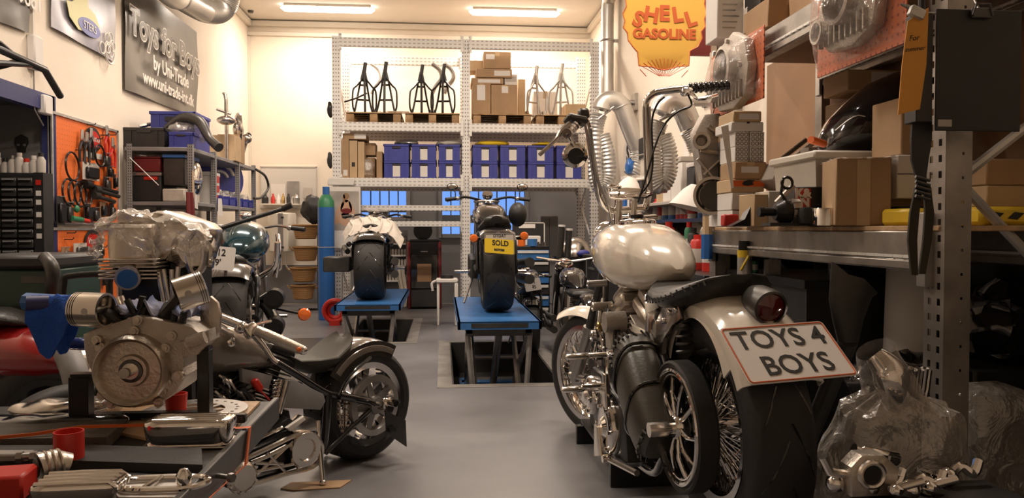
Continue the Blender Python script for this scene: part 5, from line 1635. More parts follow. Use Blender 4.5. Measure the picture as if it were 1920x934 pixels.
# column behind-left of stack
z = ZT
for i, (pa, pb_, m, l) in enumerate(((398, 428, 'paper', 'white box at the bottom behind the stack, left column'), (364, 397, 'card2', 'cream box second from the bottom in the left column behind the stack'), (338, 363, 'orangep', 'orange banded box in the left column behind the stack'), (300, 337, 'steeld', 'dark box in the left column behind the stack'), (262, 299, 'shelfg', 'grey box near the top of the left column behind the stack'), (225, 261, 'card', 'brown box on top of the left column behind the stack'))):
 h = zof(pa, Ys + .15) - zof(pb_, Ys + .15)
 sbox(1354, pa, 1377, pb_, Ys + .27, .2, m, l, z=z); z += h + .001
# leaning papers
b = MB(); a = at(1352, 238, Y=Ys - .14); c = at(1378, 345, Y=Ys - .14); b.prism([(0, 0), (.035, .01), (.062, -.28), (.05, -.285)], (a.x, Ys - .14, a.z), (1, 0, 0), (0, 0, 1), .002)
one('paper_sheet', b, 'paper', 'narrow white paper hanging before the box stack', 'paper')
# items right of stack
def q3(px, py, Y): return at(px, py, Y=Y)
sbox(1408, 368, 1440, 428, 3.3, .12, 'card2', 'open pale carton standing in front of the box stack', z=ZT, rz=.2)
sbox(1441, 362, 1476, 428, 3.3, .15, 'paperg', 'greyish white carton behind the black pump', z=ZT)
sbox(1441, 315, 1495, 352, 3.5, .2, 'paperg', 'pale flat box tilted against the brown board, with small print', z=ZT + .19, patch=(.3, .5, .6, .62), pm='ink', rz=.1).rotation_euler = (0, .45, .1)
sbox(1437, 345, 1500, 400, 3.75, .2, 'card2', 'closed pale carton supporting the tilted flat box', z=ZT)
t = sbox(1490, 357, 1560, 398, 3.0, .12, 'blackp', 'black air filter box with red and white lettering', z=ZT + .07, name='filter_box')
q_ = rectpx(1490, 357, 1560, 398, 3.0); w = q_[1] - q_[0]; h = q_[3] - q_[2]
MB().bx(-w / 2 + .002, -w / 2 + w * .42, -.0615, -.0602, h * .08, h * .92).build('red_panel', 'redp', t)
text('K&', .05, (-w * .29, -.063, h * .68), (1, 0, 0), (0, 0, 1), 'bannerw', 'lettering', t, .001, .003); text('N', .05, (-w * .24, -.063, h * .28), (1, 0, 0), (0, 0, 1), 'bannerw', 'lettering', t, .001, .003)
sbox(1486, 399, 1560, 428, 3.02, .12, 'blackm', 'low black box carrying the air filter box', z=ZT)
o = q3(1512, 405, 2.9); b = MB(); b.lathe([(0, 0), (.03, 0), (.036, .03), (.03, .06), (0, .062)], (o.x, 2.9, ZT + .01), (0, 0, 1), 20); one('rubber_plug', b, 'rubber', 'round black rubber plug in front of the filter box', 'plug')
o = q3(1551, 412, 2.85); b = MB(); b.lathe([(0, 0), (.06, 0), (.06, .062), (.058, .066), (0, .066)], (o.x, 2.85, ZT + .001), (0, 0, 1), 28); one('chrome_ring', b, 'chrome', 'short shiny chrome cylinder on the rack shelf beside the brown carton', 'ring')
# black pump / carburettor with lever
o = q3(1450, 405, 2.95)
t = thing('fuel_pump', 'black and silver carburettor with a long black nozzle on the rack shelf', 'carburettor', (o.x, 2.95, ZT))
b = MB(); b.cyl((-.04, 0, .055), (.05, 0, .055), .017); b.cyl((-.06, 0, .055), (-.04, 0, .055), .02); b.build('nozzle', 'blackm', t)
b = MB(); b.lathe([(0, 0), (.045, 0), (.05, .03), (.03, .06), (0, .065)], (.065, 0, .055), (-1, 0, 0), 24); b.build('body', 'blackm', t)
b = MB()
for i in range(9):
 a = 2 * PI * i / 9; b.box((.08 + .0, .035 * math.cos(a) - .01, .065 + .035 * math.sin(a)), (.03, .012, .02), rot=(a, 0, 0))
b.tube([(.02, .02, .09), (.07, .02, .14), (.09, .02, .16)], .012); b.build('casting', 'alucast', t)
b = MB(); b.torus((.055, .0, .17), (0, 1, 0), .022, .006, 16, 6); b.tube([(.04, 0, .19), (.03, .0, .13), (.05, 0, .1)], .006); b.build('bracket', 'blackm', t)
b = MB(); b.bx(-.03, .12, -.04, .04, 0, .012); b.build('foot', 'blackp', t)
# red thing + black sheet
o = q3(1365, 420, 3.5); one('small_red_box', MB().box((o.x, 3.48, ZT + .028), (.07, .05, .055), bev=.006), 'redp', 'small red box at the left end of the rack shelf', 'box')
b = MB(); o = q3(1400, 420, 3.3); b.prism([(-.06, 0), (.03, 0), (.06, .11), (.04, .115), (-.0, .03)], (o.x, 3.35, ZT + .001), (1, 0, 0), (0, 0, 1), .06); one('black_bracket', b, 'blackm', 'black angled bracket leaning beside the small red box', 'bracket')
# plastic tub with handle, fairing, cartons
Yt = 3.0
x0, x1, z0_, z1_ = rectpx(1528, 285, 1690, 430, Yt)
tb = thing('plastic_tub', 'translucent white plastic tub with a dark carrying handle under the black tank', 'tub', ((x0 + x1) / 2, Yt + .2, ZT))
w = x1 - x0; h = z1_ - ZT
b = MB(); R = [[V((sx * (w / 2) * e, sy * .2 * e, z)) for sx, sy in ((-1, -1), (1, -1), (1, 1), (-1, 1))] for z, e in ((0, .88), (h, 1), (h, .96), (.01, .85))]
b.rings(R); b.build('tub_body', mat('milky_tub', (.52, .47, .40), .35), tb)
b = MB(); b.bx(-w / 2 - .015, w / 2 + .015, -.22, .22, h - .03, h + .004, bev=.008); b.build('lid', mat('milky_lid', (.62, .57, .50), .35), tb)
b = MB(); b.tube([(-w / 2 + .03, -.21, h - .07), (-w / 2 + .04, -.235, h - .1), (-w / 2 + .10, -.235, h - .09), (-w / 2 + .115, -.21, h - .06)], .006); b.build('handle', 'blackm', tb)
t = sbox(1586, 300, 1680, 428, 2.72, .22, 'card', 'tall brown taped carton in front of the plastic tub', z=ZT, tape=False, rz=-.25)
q_ = rectpx(1586, 300, 1680, 428, 2.72); w = q_[1] - q_[0]; h = q_[3] - ZT
MB().bx(-w * .12, w * .12, -.1115, .11, h, h + .0012).build('tape', 'card2', t); MB().bx(-w * .12, w * .12, -.1125, -.1105, 0, h).build('tape', 'card2', t)
b = MB(); b.grid(lambda u, v: V((-w * .5 + w * 1.1 * u, -.12 + .26 * v, h + .006 + .018 * abs(noise.noise(V((u * 6, v * 6, 1)))))), 14, 10, .003)
p_ = b.build('foil_bag', 'filmm', None); p_.location = t.location; p_.rotation_euler = t.rotation_euler; tag(p_, 'crumpled foil bag lying on the tall brown carton', 'bag')
# black fairing/tank on tub
zt_ = ZT + (z1_ - ZT) + .006
o = at(1655, 230, Y=Yt + .2)
t = thing('motorcycle_tank', 'large black gloss motorcycle tank lying on the plastic tub', 'tank', (o.x, Yt + .22, zt_))
b = MB()
def sec(x, zc_, rz_, ry_, n=24):
 return [V((x, ry_ * math.cos(a), zc_ + rz_ * math.sin(a) * (1 if math.sin(a) > 0 else .8))) for a in [2 * PI * i / n for i in range(n)]]
k = (Yt + .2) / F * 1.05
def X_(px): return (px - 1655) * k
b.rings([sec(X_(1546), .04, .02, .04), sec(X_(1550), .06, .05, .09), sec(X_(1565), .085, .085, .13), sec(X_(1590), .11, .12, .16), sec(X_(1630), .14, .17, .18), sec(X_(1680), .165, .20, .18), sec(X_(1730), .18, .2, .16), sec(X_(1775), .17, .15, .12)])
b.build('tank_shell', 'blackg', t)
b = MB(); b.tube([(X_(1552), -.07, .10), (X_(1580), -.135, .155), (X_(1610), -.165, .10), (X_(1600), -.16, .01)], .003, 6, sm=5); b.build('edge_trim', 'steel', t)
b = MB(); b.cyl(at(1520, 262, Y=Yt + .1) - t.location, at(1545, 270, Y=Yt + .15) - t.location, .016, seg=12); b.build('orange_strap', 'orangep', t)
b = MB(); b.tube([at(1440, 318, Y=3.9), at(1512, 262, Y=3.9)], .012); one('support_rod', b, 'steel', 'thin steel rod leaning against the large brown board', 'rod')
# white + other boxes behind tank
sbox(1517, 150, 1588, 300, 3.95, .1, 'paper', 'tall white carton standing behind the black tank', z=ZT + .0, patch=(.02, .05, .28, .95), pm='paperg')
sbox(1590, 120, 1700, 160, 3.7, .25, 'card2', 'carton with a bright label high behind the black tank', z=1.84, patch=(.4, .1, 1, .9))
sbox(1592, 160, 1690, 400, 3.75, .25, 'card', 'tall brown carton behind the plastic tub', z=ZT)
bxr = [(1690, 185, 1765, 305, 2.85, .3, 'card', 'brown carton with a white slip behind the black strap', (.2, .05, .5, .9)),]
sbox(1682, 310, 1790, 392, 2.72, .2, 'paper', 'white carton behind the black strap on the rack shelf', z=ZT + .1, patch=(0, .55, 1, .57), pm='ink')
sbox(1682, 392, 1760, 428, 2.74, .2, 'blackp', 'dark low box below the white carton', z=ZT, patch=(.15, .1, .45, .7))
sbox(1690, 200, 1790, 308, 2.74, .2, 'card', 'brown carton with a white slip behind the black strap', z=ZT + .1 + (zof(310, 2.72, 1730) - zof(392, 2.72, 1730)) + .002, patch=(.18, .1, .5, .95))
# yellow packs on shelf right
b = MB()
yp = None
for i, (x, y) in enumerate(((1.83, 2.42), (2.09, 2.42), (1.72, 2.66), (2.0, 2.66))):
 t = thing('yellow_pack', ['yellow packed tool bag right of the near post, closer one', 'yellow packed tool bag at the right edge of the photo', 'yellow packed tool bag behind the near post', 'yellow packed tool bag far behind the near post'][i], 'pack', (x, y, ZT), (0, 0, .2 * i), 'yellow packs on the rack shelf')
 b = MB(); b.box((0, 0, .03), (.22, .16, .06), bev=.012); b.build('pack_body', 'yellow', t)
 b = MB()
 for u in (-.06, 0.01, .07):
  b.prism([(-.03, 0), (-.005, .014), (.03, 0), (.005, -.014)], (u, -.082, .03), (1, 0, .3), (0, 0, 1), .002)
 b.build('diamond_print', 'ink', t)
one('long_carton', MB().bx(1.66, 2.2, 2.80, 2.95, ZT + .0, ZT + .16, bev=.004), 'card', 'long brown carton behind the near rack post', 'box')
sbox(1850, 340, 1985, 380, 2.55, .22, 'card2', 'flat brown carton on the yellow packs at the right edge', z=ZT + .065)
sbox(1850, 290, 1985, 339, 2.55, .22, 'card', 'brown carton stacked at the right edge above the flat one', z=ZT + .065 + (zof(340, 2.55, 1900) - zof(380, 2.55, 1900)) + .002)
# top: boxes above the beam
sbox(1345, -60, 1395, 66, 3.95, .18, 'paper', 'white sack like carton with printed lines above the far orange card', z=2.15, name='paper_sack')
for i in range(9):
 pass
q_ = at(1372, 20, Y=3.95); b = MB()
for i in range(8): b.bx(q_.x - .05, q_.x + .02 + .01 * (i % 3), 3.9485, 3.9495, 2.2 + i * .03, 2.207 + i * .03)
one('printed_lines', b, 'steel', 'grey printed lines on the white sack like carton', 'print')
sbox(1400, -10, 1420, 55, 3.9, .2, 'paperg', 'narrow pale box beside the white sack like carton', z=2.12)
sbox(1425, -60, 1500, 10, 3.75, .2, 'blackp', 'black box on the upper rack shelf', z=2.17)
sbox(1440, 5, 1530, 60, 3.6, .3, 'card', 'brown carton above the upper rack beam', z=2.12, tape=True)
sbox(1535, -40, 1640, 40, 3.3, .3, 'card', 'brown carton right of the black one on the upper rack shelf', z=2.12, tape=True)
# ---------------------------------------------------------------- clipboard, orange tag, strap at the post
Yc_ = 2.12
x0, x1, z0_, z1_ = rectpx(1755, 18, 1915, 246, Yc_)
t = thing('clipboard', 'black clipboard hanging on the near rack post', 'clipboard', ((x0 + x1) / 2, Yc_, z0_))
w, h = x1 - x0, z1_ - z0_
MB().bx(-w / 2, w / 2, 0, .006, 0, h, bev=.002).build('board', 'blackp', t)
b = MB(); b.box((.0, -.006, h - .012), (.06, .012, .03), bev=.003); b.tube([(-.03, -.012, h - .02), (-.02, -.014, h + .012), (.02, -.014, h + .012), (.03, -.012, h - .02)], .004); b.build('clip', 'steeld', t)
MB().bx(-w / 2 + .008, -w / 2 + .05, -.0008, -.0001, .012, .032).build('small_label', 'paperg', t)
b = MB(); b.tube([(0, .003, h), (0, .05, h + .08), (XF + .03 - t.location.x, YU - Yc_, h + .09)], .003); b.build('hanger', 'steel', t)
b = MB(); b.box((-w / 2 - .035, .02, h * .45), (.035, .05, h * .98), bev=.002); q_ = b
one_ = one('ring_binder', MB(Matrix.Translation(t.location)).box((-w / 2 - .030, .035, h * .52), (.05, .06, h * .9), bev=.003), 'blackp', 'narrow black binder hanging left of the clipboard', 'binder')
a = at(1715, 110, Y=2.1)
t = thing('orange_tag', 'orange paper envelope with handwriting clipped left of the clipboard', 'envelope', a)
k = 2.1 / F * 1.04
def g2(px, py): return ((px - 1715) * k, (110 - py) * k)
b = MB(); b.prism([g2(*p) for p in ((1700, 40), (1741, 14), (1738, 120), (1726, 205), (1683, 216), (1690, 120))], (0, 0, 0), (1, 0, 0), (0, 0, 1), .003); b.build('envelope_paper', 'envel', t)
x, z = g2(1712, 72); text('For', .022, (x, -.0025, z), (1, 0, .12), (-.12, 0, 1), 'ink', 'handwriting', t, .0006, shear=.3); x, z = g2(1714, 92); text('zummer', .018, (x, -.0025, z), (1, 0, .12), (-.12, 0, 1), 'ink', 'handwriting', t, .0006, shear=.3)
b = MB(); x, z = g2(1716, 25); b.box((x, -.004, z), (.045, .02, .03), bev=.003, rot=(0, .4, 0)); b.tube([(x, 0, z + .015), (x - .03, .02, z + .03), (XF - .1 - a.x, YU - 2.1, z + .05), (XF - a.x, YU - 2.1, z + .05)], .004); b.build('bulldog_clip', 'galv', t)
t = thing('ratchet_strap', 'black webbing strap with a buckle hanging left of the near rack post', 'strap', (0, 0, 0))
Y = 2.16
def ribbon(pts, w, th=.004, T=None):
 b = MB()
 R = []
 for px, py, ww in pts:
  c = at(px, py, Y=Y); R.append([c + V((-ww, -th, 0)), c + V((ww, -th, 0)), c + V((ww, th, 0)), c + V((-ww, th, 0))])
 b.rings(R); return b
ribbon([(1728, 215, .030), (1727, 260, .032), (1724, 300, .026), (1726, 330, .016), (1730, 365, .012)], 0).build('upper_strap', 'blackp', t)
ribbon([(1722, 350, .01), (1714, 400, .014), (1710, 450, .014), (1714, 516, .010)], 0).build('left_tail', mat('olive_webbing', (.035, .03, .018), .8), t)
ribbon([(1738, 350, .01), (1742, 400, .014), (1738, 450, .013), (1728, 514, .010)], 0).build('right_tail', 'olive_webbing' in M and 'blackp' or bpy.data.materials['olive_webbing'], t)
b = MB()
for i in range(5):
 c = at(1730, 335 + i * 9, Y=Y - .012); b.tube([c + V((-.022, 0, .006)), c + V((.022, 0, -.006))], .005, 6)
b.build('buckle', 'steeld', t)
b = MB(); c = at(1728, 215, Y=Y); b.tube([c, (c.x, Y + .01, 2.02), (XF - .0, YU + .05, 2.04)], .01); b.build('hanging_cord', 'blackp', t)

# ================================================================ under the right rack
def zf(px, py, Y): return at(px, py, Y=Y)
# cans in the dark bay
o = zf(1375, 500, 3.9); zb_ = at(1375, 512, Y=3.9).z
t = thing('low_cabinet', 'long black cabinet in the dark bay under the rack shelf', 'cabinet', (1.97, 3.7, 0))
MB().bx(-.36, .3, -.38, .58, zb_ - .04, zb_).build('table_top', 'blackm', t); MB().bx(-.34, .3, -.36, .56, .05, zb_ - .04).build('cabinet_body', 'blackp', t)
for sx in (-.32, .27):
 for sy in (-.33, .53): MB().bx(sx - .02, sx + .02, sy - .02, sy + .02, 0, .05).build('foot', 'blackm', t)
cn = thing('spray_can', 'tall spray can with black cap and yellow band under the rack shelf', 'spray can', (o.x + .02, 3.8, zb_ + .001))
hh = (at(1375, 452, Y=3.8).z - zb_)
MB().cyl((0, 0, 0), (0, 0, hh * .70), .036, seg=24).build('can_body', 'galv', cn); MB().cyl((0, 0, hh * .5), (0, 0, hh * .72), .0365, seg=24).build('yellow_band', 'yellow', cn)
MB().cyl((0, 0, hh * .72), (0, 0, hh), .031, seg=20).build('cap', 'blackm', cn); b = MB(); b.tube([(-.03, -.025, .02), (.0, -.037, .08), (.025, -.03, .12)], .008, 6); b.build('yellow_slash', 'yellow', cn)
for i, (px, m, hq) in enumerate(((1396, 'paperg', .09), (1408, 'greenl', .10), (1418, 'greenl', .075))):
 p = zf(px, 500, 3.85); can(p.x, 3.88, zb_ + .001, .022, hq, m, ['pale small bottle right of the tall spray can', 'green small can right of the tall spray can', 'short green can rightmost on the black low table'][i], 'blackp', 'small_can', 'can')
o = zf(1455, 500, 3.7); b = MB()
for i in range(3): b.bx(o.x - .04 + i * .025, o.x - .03 + i * .025, 3.70, 3.71, o.z - .03, o.z + .035)
b.bx(o.x - .05, o.x + .03, 3.71, 3.73, zb_ + .001, o.z + .035)
one('small_rack_clip', b, 'steel', 'small grey bracket with slots on the black low table', 'bracket')
# white plastic pipe
o = zf(1715, 600, 3.15)
b = MB(); b.cyl((o.x, 3.16, .33), (o.x + .02, 3.16, ZB - .16), .125, seg=32); b.cyl((o.x, 3.16, .001), (o.x, 3.16, .33), .10)
one('plastic_pipe', b, 'paper', 'wide white plastic pipe standing in the dark under the rack shelf', 'pipe')
# black clutter, bags
def lump(name, label, cat, px, py, Y, r, m, jit=.04, z=None, grp=None, rot=(0, 0, 0)):
 o = at(px, py, Y=Y); b = MB(); b.ell((0, 0, 0), r, rot, 28, 20)
 q_ = b.build(name, m, None, jitter=jit); q_.location = (o.x, Y, z if z is not None else o.z); return tag(q_, label, cat, grp)
lump('black_bag', 'black plastic bag behind the near rack post', 'bag', 1700, 655, 2.86, (.24, .12, .10), 'blackg', .05, z=.56)
one('black_crate', MB().bx(1.60, 1.98, 2.74, 2.98, .0, .46, bev=.01), 'blackp', 'black crate carrying the black bag under the rack', 'crate')
t = thing('plastic_bag', 'large clear plastic bag of parts heaped left of the near rack post', 'bag', (1.35, 2.2, .0))
b = MB()
def bagf(u, v):
 a = u * 2 * PI; hz = .66 * v
 r = (.26 - .07 * v ** 2) * (1 - max(0, v - .92) * 9 * .8) + .05 * noise.noise(V((math.cos(a) * 2, math.sin(a) * 2, v * 4)))
 return V((r * math.cos(a) * .95, r * math.sin(a) * .62, hz + .04 * noise.noise(V((math.cos(a) * 3, v * 5, math.sin(a) * 3)))))
b.grid(bagf, 48, 26); b.build('clear_foil', 'filmm', t)
b = MB(); b.ell((0, .0, .24), (.18, .11, .22), u=20, v=14); b.build('dark_contents', 'steeld', t, jitter=.05)
# chrome silencer and pipes sticking out of the bag
o = at(1665, 700, Y=2.15)
b = MB(); b.tube([at(1640, 665, Y=2.15), at(1662, 690, Y=2.13), at(1672, 715, Y=2.12), at(1680, 760, Y=2.15)], [.03, .045, .05, .035], 20, sm=5); one('wrapped_headlamp', b, 'chrome', 'bulbous chrome part in clear plastic beside the plate', 'chrome part')
b = MB(); b.grid(lambda u, v: at(1640 + 45 * v, 655 + 120 * v, Y=2.13) + V((.085 * math.cos(u * 2 * PI) * (1 + .15 * noise.noise(V((u * 6, v * 6, 2)))) * (.5 + v * .6), .07 * math.sin(u * 2 * PI), .03 * math.cos(u * 2 * PI))), 24, 14); one('clear_wrap', b, 'filmc', 'clear plastic wrapped around the bulbous chrome part', 'plastic wrap')
for i in range(6):
 b = MB(); p0 = at(1708 + i * 6.5, 690 + (i % 2) * 3, Y=2.12 + .015 * i); p1 = at(1692 + i * 7, 765, Y=2.2); b.tube([p0, p0 * .5 + p1 * .5 + V((.004, 0, 0)), p1], .009 if i < 4 else .012, 10)
 one('chrome_tube', b, 'chrome', ['first', 'second', 'third', 'fourth', 'fifth', 'sixth'][i] + ' chrome tube from the left in the bundle beside the near rack post', 'tube', 'chrome tubes in the plastic bag')
# chrome clutter low
o = at(1625, 890, Y=1.93)
t = thing('carburettor', 'cast carburettor body with a round throat at the bottom beside the tyre', 'carburettor', (o.x, 1.93, o.z - .05))
b = MB(); b.prism([(-.055, -.05), (.06, -.05), (.075, .02), (.03, .06), (-.03, .06), (-.06, .03)], (0, 0, .05), (1, 0, 0), (0, 0, 1), .06, bev=.008); b.build('body', 'alu', t)
b = MB(); b.cyl((-.005, -.02, .06), (-.005, -.036, .06), .028, seg=24); b.build('throat', 'blackm', t); b = MB(); b.torus((-.005, -.034, .06), (0, 1, 0), .032, .008, 24, 8); b.tube([(-.05, 0, .05), (-.1, 0, .06), (-.12, 0, .1)], .012); b.build('throat_ring', 'alupol', t)
one('parts_crate', MB().bx(1.12, 1.52, 1.83, 2.03, 0, o.z - .055, bev=.01), 'blackp', 'low black crate under the clutter of chrome parts', 'crate')
zc_ = o.z - .054
rnd = random.Random(5)
for i in range(10):
 px = 1560 + i * 24 + rnd.random() * 10; yy = 1.86 + .13 * rnd.random()
 p = at(px, 900, Y=yy)
 b = MB()
 kd = i % 3
 if kd == 0:
  b.tube([(0, 0, .02), (.04, .01, .05), (.07, 0, .03), (.1, .02, .06)], .013, 8, sm=4); b.ell((0, 0, .025), (.025, .025, .025))
 elif kd == 1:
  b.lathe([(0, 0), (.03, 0), (.032, .02), (.02, .03), (.02, .05), (.028, .055), (0, .06)], (0, 0, 0), (.3, 0, 1), 18)
 else:
  b.box((0, 0, .025), (.07, .03, .03), bev=.008, rot=(0, .3, .4)); b.cyl((-.03, 0, .03), (.06, 0, .05), .01)
 q_ = b.build('chrome_fitting', 'chrome', None); q_.location = (p.x, yy, zc_); tag(q_, ['tube like', 'turned', 'block like'][kd] + ' chrome fitting at the bottom right, place %s from the tyre' % ['one', 'two', 'three', 'four', 'five', 'six', 'seven', 'eight', 'nine', 'ten'][i], 'fitting', 'chrome fittings in the crate')
t = thing('brake_lever_set', 'chrome slotted caliper lying above the carburettor', 'caliper', at(1650, 855, Y=1.98))
b = MB(); b.box((0, 0, 0), (.12, .03, .035), bev=.01, rot=(0, .2, 0)); b.cyl((-.06, 0, .014), (-.075, 0, .02), .016); b.build('caliper_body', 'chrome', t)
b = MB()
for i in range(3): b.box((-.035 + .035 * i, -.016, -.0 - .007 * i + .007), (.024, .004, .014), rot=(0, .2, 0))
b.build('slots', 'blackm', t)
# right of the post: clutter bag
t = thing('foil_wrapped_part', 'foil wrapped rounded part right of the near rack post', 'wrapped part', (1.92, 2.57, 0))
b = MB(); b.box((0, 0, .30), (.3, .26, .6), bev=.07, seg=3); b.build('wrapping', 'filmm', t, jitter=.02); b = MB(); b.box((0, 0, .29), (.26, .22, .56), bev=.06); b.build('inner_part', 'steeld', t)
lump('black_sack', 'black crumpled sack at the right edge above the foil wrapped part', 'sack', 1885, 640, 2.86, (.17, .12, .17), 'blackg', .06, z=.78)
one('black_bin', MB().bx(2.0, 2.27, 2.74, 2.98, 0, .62, bev=.01), 'blackp', 'black bin under the crumpled sack at the right edge', 'bin')
# ================================================================ motorcycles
class Ride:
 """root empty of a motorcycle; local x forward, y left, z up"""

 def __init__(s, name, label, x, y, z, head, lean=0, cat='motorcycle'):
  s.t = thing(name, label, cat, (x, y, z), (0, 0, 0))
  h = math.radians(head)
  m = Matrix((V((-math.sin(h), math.cos(h), 0)), V((-math.cos(h), -math.sin(h), 0)), V((0, 0, 1)))).transposed()
  m = m @ Euler((math.radians(-lean), 0, 0)).to_matrix()
  s.t.rotation_euler = m.to_euler()
  s.m = m
  s.o = V((x, y, z))

 def P(s, px, py, off=0.0):
  """local point on the plane y=off seen at this spot of the photograph"""
  d = CR @ V(((px - 960) / F, -(py - 467) / F, -1))
  n = s.m @ V((0, 1, 0))
  t = ((s.o - EYE).dot(n) + off) / d.dot(n)
  return s.m.transposed() @ (EYE + d * t - s.o)

 def W(s, p):
  return s.m.transposed() @ (V(p) - s.o)


def wheel(parent, c, R, w, rr, T=None, rim='chrome', style='cast', n=5, tread=0, ww=False, hubw=None, name='wheel'):
 c = V(c); ax = (0, 1, 0)
 hubw = hubw or w * .9
 b = MB(T)
 b.lathe([(rr - .022, -w * .40), (rr + .008, -w * .43), (rr + .010, -w * .36), (rr - .018, -w * .25), (rr - .018, w * .25), (rr + .010, w * .36), (rr + .008, w * .43), (rr - .022, w * .40), (rr - .03, w * .2), (rr - .03, -w * .2)], c, ax, 48, closed=True)
 wh = b.build(name, rim, parent)
 b = MB(T)
 d = R - rr
 b.lathe([(rr - .002, -w * .38), (rr + .25 * d, -w * .49), (rr + .6 * d, -w * .5), (R - .18 * d, -w * .44), (R - .04 * d, -w * .28), (R, -w * .1), (R, w * .1), (R - .04 * d, w * .28), (R - .18 * d, w * .44), (rr + .6 * d, w * .5), (rr + .25 * d, w * .49), (rr - .002, w * .38)], c, ax, 64, closed=True)
 ty = b.build('tyre', 'rubber', wh)
 if tread:
  b = MB(T)
  for k in range(tread):
   a0 = 2 * PI * k / tread
   for s_ in (-1, 1):
    pts = []
    for j in range(6):
     f = j / 5
     yy = s_ * w * (.03 + .36 * f); r_ = R - (.0 if f < .3 else .04 * d) - (f > .7) * .10 * d * ((f - .7) / .3) + .0005
     a = a0 + f * .42 + (.5 * PI / tread if s_ > 0 else 0)
     pts.append(c + V((r_ * math.cos(a), yy, r_ * math.sin(a))))
    b.tube(pts, .0035, 4)
  b.build('tread_grooves', 'blackg', ty)
 if ww:
  b = MB(T)
  for s_ in (-1, 1):
   b.lathe([(rr + .2 * d, s_ * w * .492), (rr + .62 * d, s_ * w * .505)], c, ax, 48)
  b.build('white_wall', 'paper', ty)
 b = MB(T)
 b.lathe([(0, -hubw / 2), (.022, -hubw / 2), (.045, -hubw * .4), (.03, 0), (.045, hubw * .4), (.022, hubw / 2), (0, hubw / 2)], c, ax, 20)
 if style == 'wire':
  for k in range(n * 2):
   a = PI * k / n; s_ = 1 if k % 2 else -1
   for q in (-.32, .32):
    p0 = c + V((.042 * math.cos(a + q), s_ * hubw * .38, .042 * math.sin(a + q))); p1 = c + V(((rr - .02) * math.cos(a), 0, (rr - .02) * math.sin(a)))
    b.cyl(p0, p1, .0025, seg=5, caps=False)
  b.build('spoked_hub', 'chrome', wh)
 else:
  for k in range(n):
   a = 2 * PI * k / n + .3
   for q in ((-.17, .17) if style == 'split' else (0,)):
    p0 = c + V((.03 * math.cos(a), 0, .03 * math.sin(a))); p1 = c + V(((rr - .01) * math.cos(a + q), 0, (rr - .01) * math.sin(a + q)))
    u = (p1 - p0).normalized()
    b.prism([(0, -.014), ((p1 - p0).length, -.020), ((p1 - p0).length, .020), (0, .014)], p0, u, ax if False else u.cross(V(ax)), w * .35)
  b.build('spoked_hub', rim, wh)
 return wh


def discrotor(parent, c, r0, r1, T=None, m='steel', name='brake_disc'):
 b = MB(T); b.lathe([(r0, -.003), (r1, -.003), (r1, .003), (r0, .003)], c, (0, 1, 0), 40, closed=True)
 for k in range(6):
  a = 2 * PI * k / 6
  b.cyl(V(c), V(c) + V((r0 * 1.05 * math.cos(a), 0, r0 * 1.05 * math.sin(a))), .007, seg=6)
 return b.build(name, m, parent)


def fender(parent, c, R, w, a0, a1, m, T=None, skirt=.09, name='rear_fender', th=.005, p=2.4, flare=0.0, nu=30):
 """arched mudguard about axle c, angles in degrees from +x, counter-clockwise to the back"""
 c = V(c)
 def f(u, v):
  a = math.radians(a0 + (a1 - a0) * u); q = 2 * v - 1
  r = R - skirt * abs(q) ** p
  return c + V((r * math.cos(a), (w / 2) * math.copysign(min(1, abs(q) * 1.25) ** .8, q) * (1 + flare * u), r * math.sin(a)))
 b = MB(T); b.grid(f, nu, 18, th)
 return b.build(name, m, parent)


def vtwin(parent, x, z, s=1.0, T=None, m='alu', cover='chrome', left='primary_cover', y0=0):
 """V-twin: crankcase, two finned cylinders with rocker covers, pushrod tubes"""
 c = V((x, y0, z))
 b = MB(T)
 pts = [(-.20, -.08), (-.16, -.13), (.12, -.13), (.18, -.06), (.17, .05), (.10, .11), (-.08, .12), (-.17, .08)]
 b.prism([(p[0] * s, p[1] * s) for p in pts], c, (1, 0, 0), (0, 0, 1), .20 * s, bev=.02 * s)
 b.cyl(c + V((0, -.13 * s, -.02 * s)), c + V((0, -.10 * s, -.02 * s)), .10 * s, seg=28)
 cc = b.build('crankcase', m, parent)
 for sg in (1, -1):
  a = math.radians(24) * sg
  Tl = (T or Matrix()) @ Matrix.Translation(c) @ Euler((0, a, 0)).to_matrix().to_4x4()
  b = MB(Tl)
  b.cyl((0, 0, .05 * s), (0, 0, .34 * s), .052 * s, seg=20)
  for k in range(9):
   zz = (.12 + k * .0215) * s
   b.box((0, 0, zz), (.155 * s, .16 * s, .006 * s), bev=.002)
  cy = b.build('cylinder', m, parent)
  b = MB(Tl)
  b.box((0, 0, .345 * s), (.17 * s, .15 * s, .05 * s), bev=.012 * s); b.box((0, 0, .39 * s), (.15 * s, .13 * s, .04 * s), bev=.016 * s, seg=2)
  b.build('rocker_cover', cover, cy)
  b = MB(Tl)
  for q in (-.025, .025):
   b.cyl((q * s, -.10 * s, .05 * s), (q * s, -.085 * s, .34 * s), .009 * s, seg=8)
  b.build('pushrod_tubes', 'chrome', cy)
 return cc


def seg_text(parent, o, u, v, s, size, m='ink', bold=.0, sx=.9):
 return text(s, size, o, u, v, m, 'lettering', parent, .0015, bold, sx=sx)


